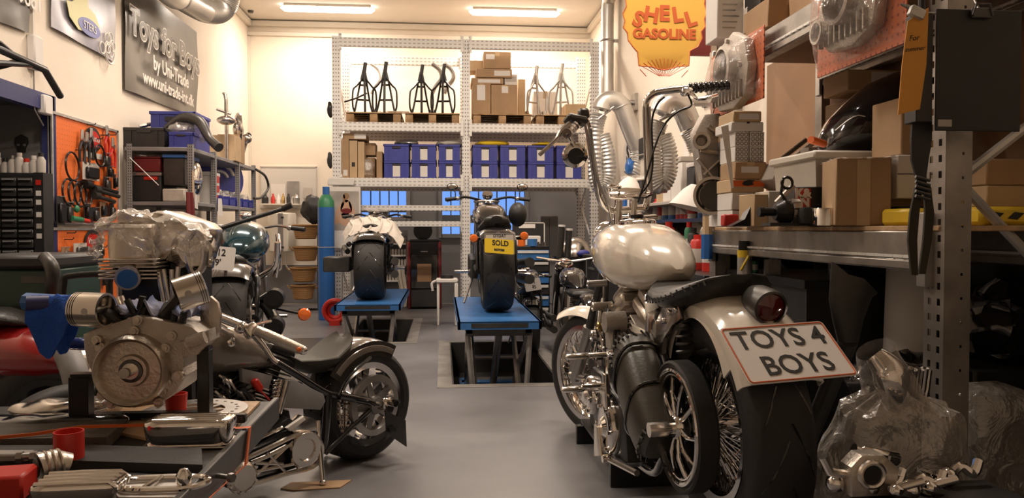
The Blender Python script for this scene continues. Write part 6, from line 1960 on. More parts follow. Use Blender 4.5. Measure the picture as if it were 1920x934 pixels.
def plate(parent, c, u, v, w, h, lines, m='paper', size=.07, border='redp', bold=.001):
 u = V(u).normalized(); v = V(v).normalized(); n = u.cross(v); c = V(c)
 r = .012
 def rr(w, h, r):
  o = []
  for (sx, sy, a) in ((1, 1, 0), (-1, 1, 90), (-1, -1, 180), (1, -1, 270)):
   for k in range(4):
    t = math.radians(a + k * 30); o.append((sx * (w / 2 - r) + r * math.cos(t), sy * (h / 2 - r) + r * math.sin(t)))
  return o
 b = MB(); b.prism(rr(w, h, r), c, u, v, .003); pl = b.build('number_plate', m, parent)
 if border:
  b = MB(); q = rr(w - .010, h - .010, r * .8); b.tube([c + u * p[0] + v * p[1] + n * .0022 for p in q], .0022, 6, closed=True); b.build('plate_border', border, pl)
 for i, (s, dx, dz, sz) in enumerate(lines):
  seg_text(pl, c + u * dx + v * dz + n * .0025, u, v, s, sz, bold=bold)
 return pl


# ---------------------------------------------------------------- the white chopper
WB = Ride('white_motorcycle', 'cream white custom chopper with tall handlebars, seen from behind, on a black bike lift', .95, 2.455, 0, 3.5, 2.0)
t = WB.t
AX = V((0, 0, .51)); FX = V((1.80, 0, .345))
st = math.radians(24)
FT = Matrix.Translation(FX) @ Euler((0, 0, st)).to_matrix().to_4x4() @ Matrix.Translation(-FX)
# rear wheel
w = wheel(t, AX + V((0, -.02, 0)), .385, .20, .245, rim='blackg', style='wire', n=30, tread=13, hubw=.20)
wheel(t, FX, .335, .10, .265, T=FT, rim='chrome', style='wire', n=22, tread=0, hubw=.09, name='wheel')
discrotor(t, FX + V((0, .055, 0)), .07, .13, FT)
# belt pulley ring on the left, with chrome spoke face
pc = AX + V((0, .145, .005))
b = MB(); b.lathe([(.17, -.03), (.19, -.035), (.205, -.03), (.213, -.02), (.213, .035), (.205, .04), (.187, .03), (.172, .02)], pc, (0, 1, 0), 56, closed=True); pu = b.build('drive_ring', 'rubber', t)
b = MB(); b.torus(pc + V((0, .034, 0)), (0, 1, 0), .182, .009, 56, 8); b.torus(pc + V((0, .03, 0)), (0, 1, 0), .168, .005, 48, 6); b.build('chrome_lip', 'chrome', pu)
b = MB()
for k in range(10):
 a = 2 * PI * k / 10
 b.tube([pc + V((.035 * math.cos(a), .03, .035 * math.sin(a))), pc + V((.10 * math.cos(a + .1), .035, .10 * math.sin(a + .1))), pc + V((.166 * math.cos(a), .02, .166 * math.sin(a)))], .0075, 8, sm=2)
b.lathe([(0, .045), (.035, .045), (.045, .03), (.045, 0), (0, 0)], pc, (0, 1, 0), 20)
b.build('chrome_spokes', 'chrome', pu)
b = MB(); b.cyl(AX + V((0, .10, 0)), AX + V((0, .26, 0)), .018, seg=20); b.cyl(AX + V((0, .21, 0)), AX + V((0, .27, 0)), .024, seg=20); b.build('axle', 'alupol', t)
# rear fender
fe = fender(t, AX + V((0, -.02, 0)), .435, .255, 62, 150, 'white', skirt=.075, th=.006)
# side valances of the fender (front lower left)
b = MB()
def sv(u, v):
 a = math.radians(38 + 100 * u)
 r0 = .30 + .055 * math.sin(u * PI); r1 = .40
 r = r0 + (r1 - r0) * v
 return AX + V((r * math.cos(a), .108 - .012 * v, r * math.sin(a)))
b.grid(sv, 24, 4, .006); b.build('fender_side', 'white', fe)
b = MB(); b.grid(lambda u, v: sv(u, v) * V((1, -1, 1)) if False else V((sv(u, v).x, -.145 + .012 * v, sv(u, v).z)), 24, 4, .006); b.build('fender_side', 'white', fe)
# chrome strut with rivets
b = MB(); pts = [(.30, .16), (.33, .28), (.22, .37), (.07, .40), (.03, .35), (.13, .32), (.22, .26), (.25, .16)]
b.prism(pts, AX + V((0, .128, 0)), (1, 0, 0), (0, 0, 1), .016, bev=.004); fs = b.build('fender_strut', 'chrome2', t)
for (x, z) in ((.08, .375), (.14, .36), (.20, .325)):
 b = MB(); b.ell(AX + V((x, .14, z)), (.011, .007, .011)); b.build('strut_bolt', 'chrome', fs)
b = MB(); b.ell(AX + V((.10, -.02, .438)), (.02, .012, .006)); b.build('fender_bolt', 'chrome', t)
# tail light
tc_ = WB.P(1437, 580, -.03)
tc_ = V((-.20, -.035, .925))
u_ = V((-.80, .0, -.16)).normalized()
b = MB(); b.lathe([(0, -.085), (.022, -.082), (.04, -.065), (.050, -.03), (.054, .03), (.052, .05), (.045, .052), (.045, .03)], tc_, u_, 32); tl = b.build('tail_light', 'steeld', t)
b = MB(); b.lathe([(0, .058), (.02, .056), (.044, .045), (.044, .03)], tc_, u_, 28); b.build('lens', 'lens_red', tl)
b = MB(); b.cyl(tc_ + V((.03, 0, -.03)), tc_ + V((.04, 0, -.09)), .02); b.build('light_bracket', 'blackm', tl)
# number plate (world corners -> local)
YP0 = 1.93
TL = at(1360, 618, Y=2.02); TR = at(1548, 600, Y=2.06); BL = at(1392, 722, Y=1.86); BR = at(1602, 707, Y=1.90)
cw = (TL + TR + BL + BR) / 4
uw = ((TR - TL) + (BR - BL)).normalized(); vw = ((TL - BL) + (TR - BR)); vw = (vw - uw * vw.dot(uw)).normalized()
pw = ((TR - TL).length + (BR - BL).length) / 2; ph = ((TL - BL).length + (TR - BR).length) / 2 * .98
mi = WB.m.transposed()
pl = plate(t, WB.W(cw), mi @ uw, mi @ vw, pw, ph, [('TOYS 4', -.0, ph * .23, ph * .46), ('BOYS', pw * .02, -ph * .24, ph * .46)], 'paper', border='shello', bold=.0008)
nw = (mi @ uw).cross(mi @ vw).normalized(); pc0 = WB.W(cw) - nw * .022
b = MB(); b.tube([tc_ + V((.05, 0, -.05)), pc0 - nw * .05 + V((.0, 0, .02)), pc0], .009); b.build('plate_bracket', 'blackm', t)
# tank
def tankloft(sections, n=28, e=2.3, y0=0):
 R = []
 for (x, zb, zt, hw, fl) in sections:
  r = []
  zc_ = zb + (zt - zb) * fl
  for i in range(n):
   a = 2 * PI * i / n
   ca, sa = math.cos(a), math.sin(a)
   yy = hw * math.copysign(abs(ca) ** (2 / e), ca)
   zz = zc_ + ((zt - zc_) if sa > 0 else (zc_ - zb)) * math.copysign(abs(sa) ** (2 / e), sa)
   r.append(V((x, y0 + yy, zz)))
  R.append(r)
 return R
b = MB()
b.rings(tankloft([(.40, .985, 1.0, .02, .5), (.43, .955, 1.035, .07, .5), (.52, .925, 1.095, .115, .45), (.64, .90, 1.145, .155, .42), (.78, .89, 1.175, .178, .40), (.92, .905, 1.185, .182, .40), (1.05, .94, 1.18, .170, .40), (1.16, .985, 1.165, .142, .45), (1.23, 1.02, 1.14, .10, .5), (1.26, 1.06, 1.10, .04, .5)], e=2.6))
tk = b.build('tank', 'white', t)
b = MB(); b.lathe([(0, .018), (.03, .018), (.045, .01), (.075, .006), (.085, -.004), (.085, -.02)], (.90, 0, 1.187), (.02, 0, 1), 28); b.build('filler_cap', 'chrome', tk)
b = MB(); b.cyl((.90, 0, 1.2), (.90, 0, 1.215), .03, seg=20); b.build('cap_centre', 'blackm', tk)
# seat
b = MB()
R = []
for (x, z, hw, th) in ((.50, .905, .05, .03), (.44, .90, .10, .035), (.34, .885, .15, .04), (.2, .885, .175, .045), (.08, .90, .175, .045), (-.03, .935, .15, .035), (-.10, .965, .10, .022), (-.13, .978, .04, .012)):
 R.append([V((x, hw * math.cos(a), z + .018 + th * 1.15 * math.sin(a) + .012 * (abs(math.cos(a)) ** 2))) for a in [2 * PI * k / 24 for k in range(24)]])
b.rings(R); se = b.build('seat', 'leather', t)
b = MB()
ed = [V((x, s_ * (hw + .002), z + .018)) for s_ in (1,) for (x, z, hw, th) in ((.44, .90, .10, .035), (.34, .888, .15, .04), (.2, .892, .175, .045), (.08, .91, .175, .045), (-.03, .945, .15, .035), (-.10, .97, .10, .022))]
q = smooth_pts(ed, 7)
for i in range(0, len(q) - 1, 2):
 b.tube([q[i] + V((0, .003, .006)), q[i + 1] + V((0, .004, -.01))], .003, 5)
b.build('lacing', 'blackg', se)
b = MB(); b.box((.50, .02, .93), (.10, .10, .05), bev=.015, rot=(0, .3, 0)); b.build('seat_nose', 'leather', se)
# springs under the seat
for (x, y) in ((.12, .09), (.12, -.1)):
 b = MB()
 pts = [V((x + .03 * math.cos(a), y + .03 * math.sin(a), .73 + .13 * a / (2 * PI * 5))) for a in [2 * PI * 5 * k / 60 for k in range(61)]]
 b.tube(pts, .006, 6); b.build('seat_spring', 'steeld', t)
# frame
b = MB()
for s_ in (1, -1):
 b.tube([(1.38, .0, 1.04), (1.25, s_ * .06, .80), (1.15, s_ * .10, .40), (1.0, s_ * .11, .22), (.45, s_ * .12, .22), (.22, s_ * .14, .36), (0, s_ * .15 if s_ < 0 else .125, .50)], .016, 10, sm=5)
 b.tube([(0, s_ * .135, .51), (.20, s_ * .13, .66), (.38, s_ * .10, .82), (.55, .03 * s_, .88)], .014, 10, sm=4)
b.tube([(1.36, 0, 1.09), (1.0, 0, .95), (.55, 0, .88)], .02, 10, sm=3); b.cyl((1.34, 0, .99), (1.30, 0, 1.16), .032)
b.build('frame', 'blackg', t)
b = MB(); b.prism([(.30, .30), (.42, .58), (.46, .60), (.40, .27)], (0, .10, .28), (1, 0, 0), (0, 0, 1), .05, bev=.01); b.build('seat_post', 'white', t)
# oil tank / side cover grey-silver plate under the seat nose
b = MB(); b.box((.36, .10, .72), (.11, .10, .26), rot=(0, -.25, 0), bev=.025, seg=2); b.build('oil_tank', 'alupol', t)
b = MB()
for k in range(7):
 b.box((.47 + .004 * k, .13, .57 + .026 * k), (.12, .02, .009), rot=(0, -.15, 0), bev=.002)
b.prism([(-.09, -.10), (.10, -.13), (.12, .12), (-.06, .11)], (.50, .115, .65), (1, 0, 0), (0, 0, 1), .02, bev=.006); b.build('louvred_cover', 'white', t)
# engine
vtwin(t, .80, .44, 1.18, m='alucast', cover='alu')
# primary case on the left with polished covers
b = MB(); b.prism([(.42, .27), (.52, .22), (.66, .24), (.90, .30), (1.0, .38), (1.0, .48), (.92, .55), (.78, .55), (.60, .50), (.44, .47)], (0, .175, 0), (1, 0, 0), (0, 0, 1), .09, bev=.012); pm_ = b.build('primary_case', 'blackm', t)
for (x, z, r, yy) in ((.90, .43, .085, .235), (.62, .36, .11, .235)):
 b = MB(); b.lathe([(0, .032), (r * .3, .034), (r * .42, .02), (r * .75, .022), (r * .95, .012), (r, 0), (r, -.02)], (x, yy, z), (0, 1, 0), 36)
 for k in range(6):
  a = 2 * PI * k / 6; b.cyl((x + r * .8 * math.cos(a), yy, z + r * .8 * math.sin(a)), (x + r * .8 * math.cos(a), yy + .03, z + r * .8 * math.sin(a)), .008, seg=8)
 b.build('round_cover', 'chrome', pm_)
b = MB(); b.prism([(.56, .30), (.64, .27), (.66, .50), (.62, .58), (.58, .58)], (0, .245, 0), (1, 0, 0), (0, 0, 1), .02, bev=.004); b.prism([(.60, .25), (.70, .22), (.68, .36), (.62, .36)], (0, .27, 0), (1, 0, 0), (0, 0, 1), .02, bev=.004); b.build('polished_bracket', 'alupol', pm_)
# forward controls: levers and pegs
def peg(x, y0, y1, z, label='foot_peg'):
 b = MB(); b.cyl((x, y0, z), (x, y1 - .09, z), .011); b.cyl((x, y0, z), (x, y0 + .02, z), .022)
 b.box((x, y1 - .045, z), (.035, .10, .022), bev=.007); pg_ = b.build(label, 'alupol', t)
 b = MB()
 for k in range(3): b.box((x, y1 - .075 + .03 * k, z), (.020, .016, .0235), bev=.001)
 b.build('peg_slots', 'blackm', pg_)
 return pg_
p1 = WB.P(1070, 728, .36); p2 = WB.P(1085, 668, .34)
peg(p1.x - .02, .20, .40, p1.z); peg(p2.x, .20, .39, p2.z)
b = MB(); b.tube([(p1.x, .22, p1.z), (p1.x - .06, .22, p1.z + .02), (p2.x + .02, .22, p2.z - .06), (p2.x, .22, p2.z)], .012, 8, sm=3); b.tube([(p1.x, .24, p1.z - .02), (.6, .24, p1.z + .01)], .008); b.tube([(p2.x, .22, p2.z), (p2.x - .2, .20, p2.z + .02), (p2.x - .24, .2, p2.z - .06)], .009, 8); b.tube([(.55, .24, .50), (.95, .24, .46)], .007); b.cyl((.62, .24, .53), (.62, .34, .53), .010); b.build('shift_linkage', 'chrome', t)
b = MB(); b.tube([(.30, .22, .27), (.60, .25, .24)], .012); b.cyl((.60, .23, .24), (.60, .27, .24), .018); b.build('kickstand', 'alupol', t)
# saddle bag
b = MB()
tb_ = Matrix.Translation(V((.235, .215, .60))) @ Euler((0, math.radians(-62), 0)).to_matrix().to_4x4()
# bag: rounded pouch hanging slanted
pa, pb2 = WB.P(1182, 655, .20), WB.P(1240, 835, .20)
ax_ = (pb2 - pa); L = ax_.length; ax_ = ax_.normalized(); per = V((0, 1, 0)); thd = ax_.cross(per)
R = []
for f, wd, dp in ((0, .09, .055), (.04, .105, .07), (.3, .115, .08), (.7, .12, .085), (.95, .105, .075), (1.0, .08, .05)):
 c = pa + ax_ * (L * f)
 R.append([c + per * (dp * math.copysign(abs(math.cos(a)) ** .7, math.cos(a))) + thd * (wd * math.copysign(abs(math.sin(a)) ** .7, math.sin(a))) for a in [2 * PI * k / 24 for k in range(24)]])
b = MB(); b.rings(R); bag = b.build('saddle_bag', 'bagl', t)
for f in (.24, .66):
 b = MB(); c = pa + ax_ * (L * f); b.tube([c + per * (.085 * math.copysign(abs(math.cos(a)) ** .7, math.cos(a))) + thd * (.120 * math.copysign(abs(math.sin(a)) ** .7, math.sin(a))) + ax_ * (.03 * math.sin(a)) for a in [2 * PI * k / 24 for k in range(24)]], .007, 6, closed=True); b.build('strap', 'blackg', bag)
for f in (.03, .97):
 b = MB(); c = pa + ax_ * (L * f); q = [c + per * (.075 * math.copysign(abs(math.cos(a)) ** .7, math.cos(a))) + thd * (.105 * math.copysign(abs(math.sin(a)) ** .7, math.sin(a))) for a in [2 * PI * k / 40 for k in range(40)]]
 for i in range(0, 40, 2): b.tube([q[i] + ax_ * .012, q[i + 1] - ax_ * .012], .0045, 5)
 b.build('braided_edge', 'leather', bag)
# forks
for s_ in (1, -1):
 y = s_ * .115
 b = MB(FT)
 b.cyl((1.80, y, .33), (1.665, y, .60), .030, seg=16); b.cyl((1.665, y, .60), (1.655, y, .63), .036, seg=16)
 b.cyl((1.70, y, .345), (1.84, y, .345), .02)
 lg = b.build('fork_slider', 'steel' , t)
 b = MB(FT); b.cyl((1.66, y, .62), (1.42, y, 1.17), .024, seg=16); b.build('fork_tube', 'steeld', lg)
 b = MB(FT); b.cyl((1.60, y, .75), (1.585, y, .78), .031, seg=16); b.cyl((1.46, y, 1.06), (1.45, y, 1.09), .034, seg=16); b.build('fork_clamp', 'chrome2', lg)
b = MB(FT); b.box((1.41, 0, 1.19), (.09, .29, .035), rot=(0, .4, 0), bev=.014); b.box((1.49, 0, 1.0), (.07, .27, .03), rot=(0, .4, 0), bev=.01); b.lathe([(0, .02), (.03, .02), (.04, 0)], (1.40, 0, 1.215), (-.3, 0, 1), 20); b.build('triple_clamp', 'chrome', t)
# front fender: curved blade
b = MB(FT)
def ff(u, v):
 a = math.radians(52 + 92 * u); q = 2 * v - 1; r = .365 - .05 * abs(q) ** 2.2 + (.02 * (u - .5) if u > .5 else 0) + (.05 * (1 - u) ** 3)
 return FX + V((r * math.cos(a), .068 * q, r * math.sin(a)))
b.grid(ff, 22, 12, .005); b.build('front_fender', 'white', t)
b = MB(FT)
for s_ in (1, -1): b.tube([(1.80, s_ * .075, .345), (1.66, s_ * .08, .66)], .006)
b.build('fender_stay', 'chrome', t)
# headlight
b = MB(FT); b.lathe([(0, -.10), (.05, -.09), (.085, -.04), (.095, .02), (.092, .03), (.0, .045)], (1.60, 0, 1.10), (1, 0, -.1), 28); hl = b.build('headlight', 'chrome', t)
# handlebar (tall)
Yb = 3.62
def Lw(px, py, Y): return WB.W(at(px, py, Y=Y))
Ra = [Lw(1208, 392, Yb), Lw(1214, 375, Yb), Lw(1217, 330, Yb + .02), Lw(1212, 240, Yb + .03), Lw(1211, 196, Yb + .02), Lw(1222, 178, Yb), Lw(1250, 170, Yb - .02), Lw(1366, 159, Yb - .10)]
La = [Lw(1150, 396, Yb), Lw(1136, 388, Yb - .02), Lw(1122, 362, Yb - .05), Lw(1104, 250, Yb - .12), Lw(1098, 226, Yb - .14), Lw(1090, 222, Yb - .18), Lw(1082, 240, Yb - .30)]
b = MB(); b.tube(Ra, .0165, 12, sm=5); b.tube(La, .0165, 12, sm=5); b.tube([Ra[0], La[0]], .0165, 12)
hb = b.build('handlebar', 'chrome', t)
b = MB(); o = (Ra[0] + La[0]) / 2
b.prism([(-.10, -.03), (-.06, -.045), (.07, -.04), (.12, -.015), (.10, .02), (0, .035), (-.09, .03)], Lw(1178, 362, Yb - .02), (0, -1, 0), (.75, 0, .65), .016, bev=.005)
b.torus(Lw(1152, 350, Yb - .03), (-.3, 0, 1), .028, .007, 24, 8)
for px in (1160, 1188): b.cyl(Lw(px, 368, Yb), Lw(px - 2, 425, Yb), .020)
b.build('riser_clamp', 'chrome', hb)
# right grip, ribbed, with lever
g0, g1 = Lw(1290, 166, Yb - .05), Lw(1368, 159, Yb - .10)
b = MB(); q = [g0 + (g1 - g0) * i / 24 for i in range(25)]; b.tube(q, [.026 if i % 3 else .020 for i in range(25)], 14); b.build('grip', 'blackg', hb)
b = MB(); b.tube([Lw(1296, 172, Yb - .12), Lw(1310, 186, Yb - .20), Lw(1345, 178, Yb - .2)], .008, 8, sm=3); b.box(Lw(1288, 172, Yb - .08), (.05, .06, .04), bev=.012); b.build('brake_lever', 'chrome', hb)
# left grip pointing to the camera, with clutch lever and mirror
l0, l1 = Lw(1092, 222, Yb - .16), Lw(1063, 250, Yb - .42)
b = MB(); q = [l0 + (l1 - l0) * i / 20 for i in range(21)]; b.tube(q, [.021 if i % 3 else .016 for i in range(21)], 14); b.build('grip', 'chrome2', hb)
b = MB(); b.box(Lw(1080, 226, Yb - .26), (.07, .10, .035), rot=(.2, .3, .2), bev=.012); b.box(Lw(1094, 214, Yb - .20), (.04, .05, .05), bev=.01); b.build('control_block', 'steeld', hb)
b = MB(); b.tube([Lw(1068, 232, Yb - .38), Lw(1052, 246, Yb - .40), Lw(1042, 262, Yb - .42), Lw(1012, 290, Yb - .46)], [.012, .012, .008, .009], 8, sm=4); b.build('clutch_lever', 'chrome2', hb)
mo = Lw(1079, 292, Yb - .36)
b = MB(); b.tube([l1, Lw(1072, 268, Yb - .38), mo + V((0, 0, .02))], .007); b.lathe([(.0, .012), (.035, .010), (.052, 0), (.056, -.012), (.050, -.016), (0, -.014)], mo, (-.9, .1, -.25), 28); mr = b.build('mirror', 'chrome', hb)
b = MB(); b.lathe([(0, .0135), (.035, .0115)], mo, (-.9, .1, -.25), 28); b.build('mirror_glass', 'glassd', mr)
# cables
for i, pts in enumerate((((1290, 178), (1296, 198), (1270, 210), (1245, 235), (1228, 275), (1212, 330), (1196, 380)), ((1246, 182), (1232, 196), (1222, 230), (1224, 300), (1218, 340), (1200, 366)))):
 b = MB(); b.tube([Lw(p[0], p[1], Yb - .12 + .01 * i) for p in pts], .005, 6, sm=5); b.build('control_cable', 'blackm', hb)
for off in (-8, 10): 
 b = MB(); b.tube([Lw(1212 + off * .6, 200, Yb - .03), Lw(1213 + off * .6, 260, Yb - .02), Lw(1216 + off * .6, 360, Yb - .03)], .006, 6, sm=4); b.build('control_cable', 'steel', hb)
b = MB(); b.tube([Lw(1108, 240, Yb - .16), Lw(1116, 320, Yb - .1), Lw(1140, 385, Yb - .06), Lw(1150, 430, Yb - .02)], .006, 6, sm=5); b.build('control_cable', 'steel', hb)
# carb, wires and small parts between cylinders on the left
b = MB()
rnd = random.Random(21)
b.cyl((.80, .10, .76), (.80, .19, .76), .045, seg=20); b.box((.82, .14, .68), (.10, .06, .09), bev=.01); b.build('carburettor', 'alucast', t)
for k in range(7):
 a = [V((1.15 - .05 * k, .10 + .02 * rnd.random(), .85 - .02 * k)), V((1.05 - .06 * k, .16, .70 + .02 * rnd.random())), V((.98 - .03 * k, .14, .55)), V((.9 - .02 * k, .13, .50))]
 b = MB(); b.tube(a, .005 + .003 * (k % 2), 6, sm=4); b.build('hose', ['blackm', 'chrome2', 'steeld'][k % 3], t)
for (x, z, r, m) in ((1.06, .80, .02, 'alu'), (1.10, .66, .026, 'chrome2'), (1.02, .58, .02, 'steeld'), (.98, .72, .018, 'brass'), (1.14, .90, .016, 'steel')):
 b = MB(); b.cyl((x, .08, z), (x, .17, z), r, seg=20); b.torus((x, .17, z), (0, 1, 0), r * .8, .006, 20, 6); b.build('fitting', m, t)
for k in range(4):
 b = MB(); b.box((1.0, .13, .62 + .035 * k), (.09, .06, .02), bev=.005); b.build('regulator_fin', 'alu', t)
# exhaust with fishtail, on the right
b = MB(); b.tube([(.85, -.14, .62), (.95, -.20, .45), (.8, -.24, .30), (.4, -.25, .30), (.05, -.27, .34)], .03, 14, sm=6); ex = b.build('exhaust_pipe', 'steeld', t)
fp = [WB.W(at(1590, 640, Y=2.35)), WB.W(at(1587, 600, Y=2.33)), WB.W(at(1588, 560, Y=2.32)), WB.W(at(1592, 522, Y=2.31))]
b = MB(); b.tube([(.05, -.27, .34), fp[0] + V((.1, .0, -.15)), fp[0]], .03, 14, sm=4)
R = []
for i, (p_, wd, dp) in enumerate(((fp[0], .032, .03), (fp[1], .045, .028), (fp[2], .060, .025), (fp[3], .058, .022))):
 R.append([p_ + V((dp * math.sin(a), wd * math.cos(a) * 1.0 - (.012 * i if math.cos(a) < 0 else 0), (.045 if i == 3 else .0) * math.cos(a) * 1.2)) for a in [2 * PI * k / 24 for k in range(24)]])
b.rings(R, caps=False); b.build('fishtail_silencer', 'steeld', ex)
# ---- black bike lift under the engine
t = thing('bike_lift', 'low black bike lift carrying the white chopper', 'bike lift', (.75, 3.3, 0))
b = MB(); o = V((.75, 3.3, 0))
def lp(px, py, Z): return at(px, py, Z=Z) - o
a = at(1145, 915, Z=0) - o; c = at(1300, 905, Z=0) - o
b = MB(); b.bx(a.x, a.x + .62, a.y, a.y + .03, 0, .125, bev=.003); b.build('end_plate', 'blackm', t)
b = MB(); b.bx(a.x, a.x + .05, a.y, a.y + .75, .105, .125, bev=.003); b.build('side_rail', 'blackm', t); b = MB(); b.bx(a.x + .45, a.x + .5, a.y, a.y + .75, .105, .125, bev=.003); b.build('side_rail', 'blackm', t)
b = MB(); b.bx(a.x - .03, a.x + .5, a.y + .70, a.y + .74, .0, .10, bev=.003); b.build('cross_rail', 'blackm', t)
b = MB(); b.bx(a.x + .03, a.x + .47, a.y + .1, a.y + .65, .125, .20, bev=.006); b.build('lift_pad', 'rubber', t)

# ---------------------------------------------------------------- the grey low custom bike
GB = Ride('grey_motorcycle', 'low grey custom bike with a fat rear tyre and side mounted plate, on its kickstand', at(672, 856, Z=0).x, at(672, 856, Z=0).y, 0, 136, 0)
t = GB.t; P = GB.P
R_ = .28; A = V((0, 0, R_))
wheel(t, A, R_, .21, .20, rim='chrome', style='split', n=5, tread=14)
b = MB(); b.lathe([(.12, .0), (.145, 0), (.15, .01), (.15, .035), (.12, .04)], A + V((0, .10, 0)), (0, 1, 0), 40, closed=True)
for k in range(5):
 a = 2 * PI * k / 5; u = V((math.cos(a), 0, math.sin(a))); b.prism([(.02, -.02), (.13, -.012), (.13, .012), (.02, .02)], A + V((0, .12, 0)), u, u.cross(V((0, 1, 0))), .012)
b.lathe([(0, .13), (.04, .13), (.05, .1), (.05, .0), (0, 0)], A + V((0, .02, 0)), (0, 1, 0), 24)
b.build('belt_pulley', 'steel', t)
b = MB(); b.cyl(A + V((0, .1, 0)), A + V((0, .24, 0)), .022); b.box(A + V((0, .21, .02)), (.06, .05, .06), bev=.012); b.cyl(A + V((0, .22, .03)), A + V((0, .28, .03)), .018); b.build('axle', 'chrome', t)
fender(t, A, .325, .235, 40, 118, 'grey', skirt=.06, th=.006, nu=22)
b = MB()
def gs(u, v):
 a = math.radians(35 + 85 * u); r = .24 + .075 * v
 return A + V((r * math.cos(a), .112, r * math.sin(a)))
b.grid(gs, 20, 3, .006); b.build('fender_side', 'greyd', t)
# seat
b = MB(); R = []
for (px, py, th, hw) in ((522, 668, .012, .05), (545, 682, .022, .085), (575, 690, .028, .11), (605, 684, .035, .125), (628, 664, .05, .12), (640, 650, .045, .09), (643, 640, .02, .05)):
 p = P(px, py, 0)
 R.append([p + V((0, hw * math.cos(a), th * math.sin(a) + .045 * abs(math.cos(a)) ** 2 * (.4 if px < 560 else 1))) for a in [2 * PI * k / 22 for k in range(22)]])
b.rings(R); b.build('seat', 'seal', t)
# tank: long teardrop
b = MB(); R = []
for (px, pt, pb_, hw) in ((330, 596, 640, .07), (352, 590, 690, .12), (385, 590, 700, .145), (420, 600, 698, .145), (455, 618, 694, .13), (485, 642, 690, .10), (506, 664, 690, .06), (516, 678, 688, .02)):
 a = P(px, pt, 0); c = P(px, pb_, 0); m_ = (a + c) / 2; hh = (a.z - c.z) / 2
 R.append([V((m_.x, hw * math.copysign(abs(math.cos(q)) ** .8, math.cos(q)), m_.z + hh * math.copysign(abs(math.sin(q)) ** .85, math.sin(q)))) for q in [2 * PI * k / 26 for k in range(26)]])
b.rings(R); tk = b.build('tank', 'grey', t)
b = MB(); c = P(432, 640, .135); b.lathe([(0, .01), (.018, .008), (.026, 0)], c, (0, 1, .35), 20); b.build('tank_emblem', 'chrome', tk)
# frame backbone, seat rails, swing arm
b = MB()
q = [P(350, 606, 0) + V((.0, 0, .0))]
for s_ in (1, -1):
 y = s_ * .115
 b.tube([P(505, 672, y), P(560, 705, y), P(615, 738, y), P(660, 745, y)], .017, 10, sm=4)
 b.tube([P(615, 738, y), P(612, 790, y), P(606, 850, y)], .020, 10)
b.build('frame', 'blackg', t)
b = MB()
for s_ in (1, -1):
 y = s_ * .135
 b.tube([P(636, 742, y), P(690, 752, y), V((.0, y, R_))], .020, 10); b.tube([V((0, y, R_)), P(660, 800, y), P(610, 850, y)], .013, 10); b.tube([P(636, 742, y), P(655, 705, y), P(695, 670, y)], .009, 8, sm=3)
b.build('swing_arm', 'blackg', t)
b = MB(); b.tube([P(650, 740, .09), P(648, 815, .09)], .018, 10)
for k in range(7):
 b.torus(P(650, 746 + 10 * k, .09), (0, 0, 1), .022, .005, 16, 6)
b.build('shock_spring', 'chrome2', t)
# side cover
b = MB(); pts = [P(*q_, .12) for q_ in ((533, 712), (548, 712), (603, 738), (607, 752), (598, 768), (525, 764), (527, 735))]
b.prism([(p.x, p.z) for p in pts][::-1], (0, .12, 0), (1, 0, 0), (0, 0, 1), .03, bev=.004); b.build('side_cover', 'shelfg', t)
b = MB(); b.cyl(P(538, 714, .13), P(522, 775, .13), .016); b.cyl(P(528, 712, .13), P(512, 770, .13), .010)
for k in range(8): b.torus(P(520 - k * 1.2, 716 + 8 * k, .13), (0, .2, 1), .016, .004, 14, 5)
b.build('oil_filter_tube', 'chrome2', t)
# primary belt drive cover
OY = .20
def PO(pts, off): return [(p.x, p.z) for p in [P(*q_, off) for q_ in pts]][::-1]
b = MB(); b.prism(PO(((405, 900), (420, 876), (470, 845), (530, 812), (565, 800), (595, 812), (603, 845), (590, 868), (540, 885), (470, 915), (432, 918)), OY), (0, OY - .04, 0), (1, 0, 0), (0, 0, 1), .05, bev=.006); pr = b.build('primary_case', 'blackm', t)
def rail(pts, r, m, name, off=OY, par=None):
 b = MB(); b.tube([P(*q_, off) for q_ in pts], r, 8); return b.build(name, m, par or t)
f0 = P(452, 893, OY); f1 = P(570, 842, OY)
b = MB()
outer = [(434, 915), (425, 893), (436, 872), (456, 862), (500, 842), (550, 818), (578, 812), (600, 828), (602, 855), (585, 876), (540, 888), (500, 900), (450, 914)]
q_ = smooth_pts([P(*o_, OY + .005) for o_ in outer] + [P(*outer[0], OY + .005)], 3); b.tube(q_[:-1], .011, 8, closed=True)
b.tube([P(456, 874, OY), P(500, 856, OY), P(545, 833, OY)], .010); 
for l in (((470, 900), (548, 828)), ((500, 848), (535, 886)), ((480, 884), (560, 868)), ((545, 832), (560, 880)), ((478, 868), (530, 870))):
 b.tube([P(*l[0], OY), P(*l[1], OY)], .0085, 8)
b.build('open_belt_cover', 'alupol', pr)
b = MB(); b.lathe([(0, .03), (.05, .03), (.062, .02), (.066, 0)], f0, (0, 1, 0), 32); b.build('front_pulley_cover', 'alupol', pr)
b = MB()
for k in range(14):
 a = 2 * PI * k / 14; b.cyl(f0 + V((.064 * math.cos(a), 0, .064 * math.sin(a))), f0 + V((.064 * math.cos(a), .025, .064 * math.sin(a))), .006, seg=8)
b.build('pulley_teeth', 'chrome', pr)
b = MB(); b.lathe([(0, .01), (.045, .01), (.05, .02), (.075, .02), (.08, 0)], f1, (0, 1, 0), 32); b.build('clutch_cover', 'alupol', pr)
b = MB(); b.prism(PO(((536, 800), (562, 778), (580, 782), (588, 788), (588, 808), (560, 806), (545, 812)), .17), (0, .17, 0), (1, 0, 0), (0, 0, 1), .05, bev=.005); b.build('gearbox_cover', 'alupol', t)
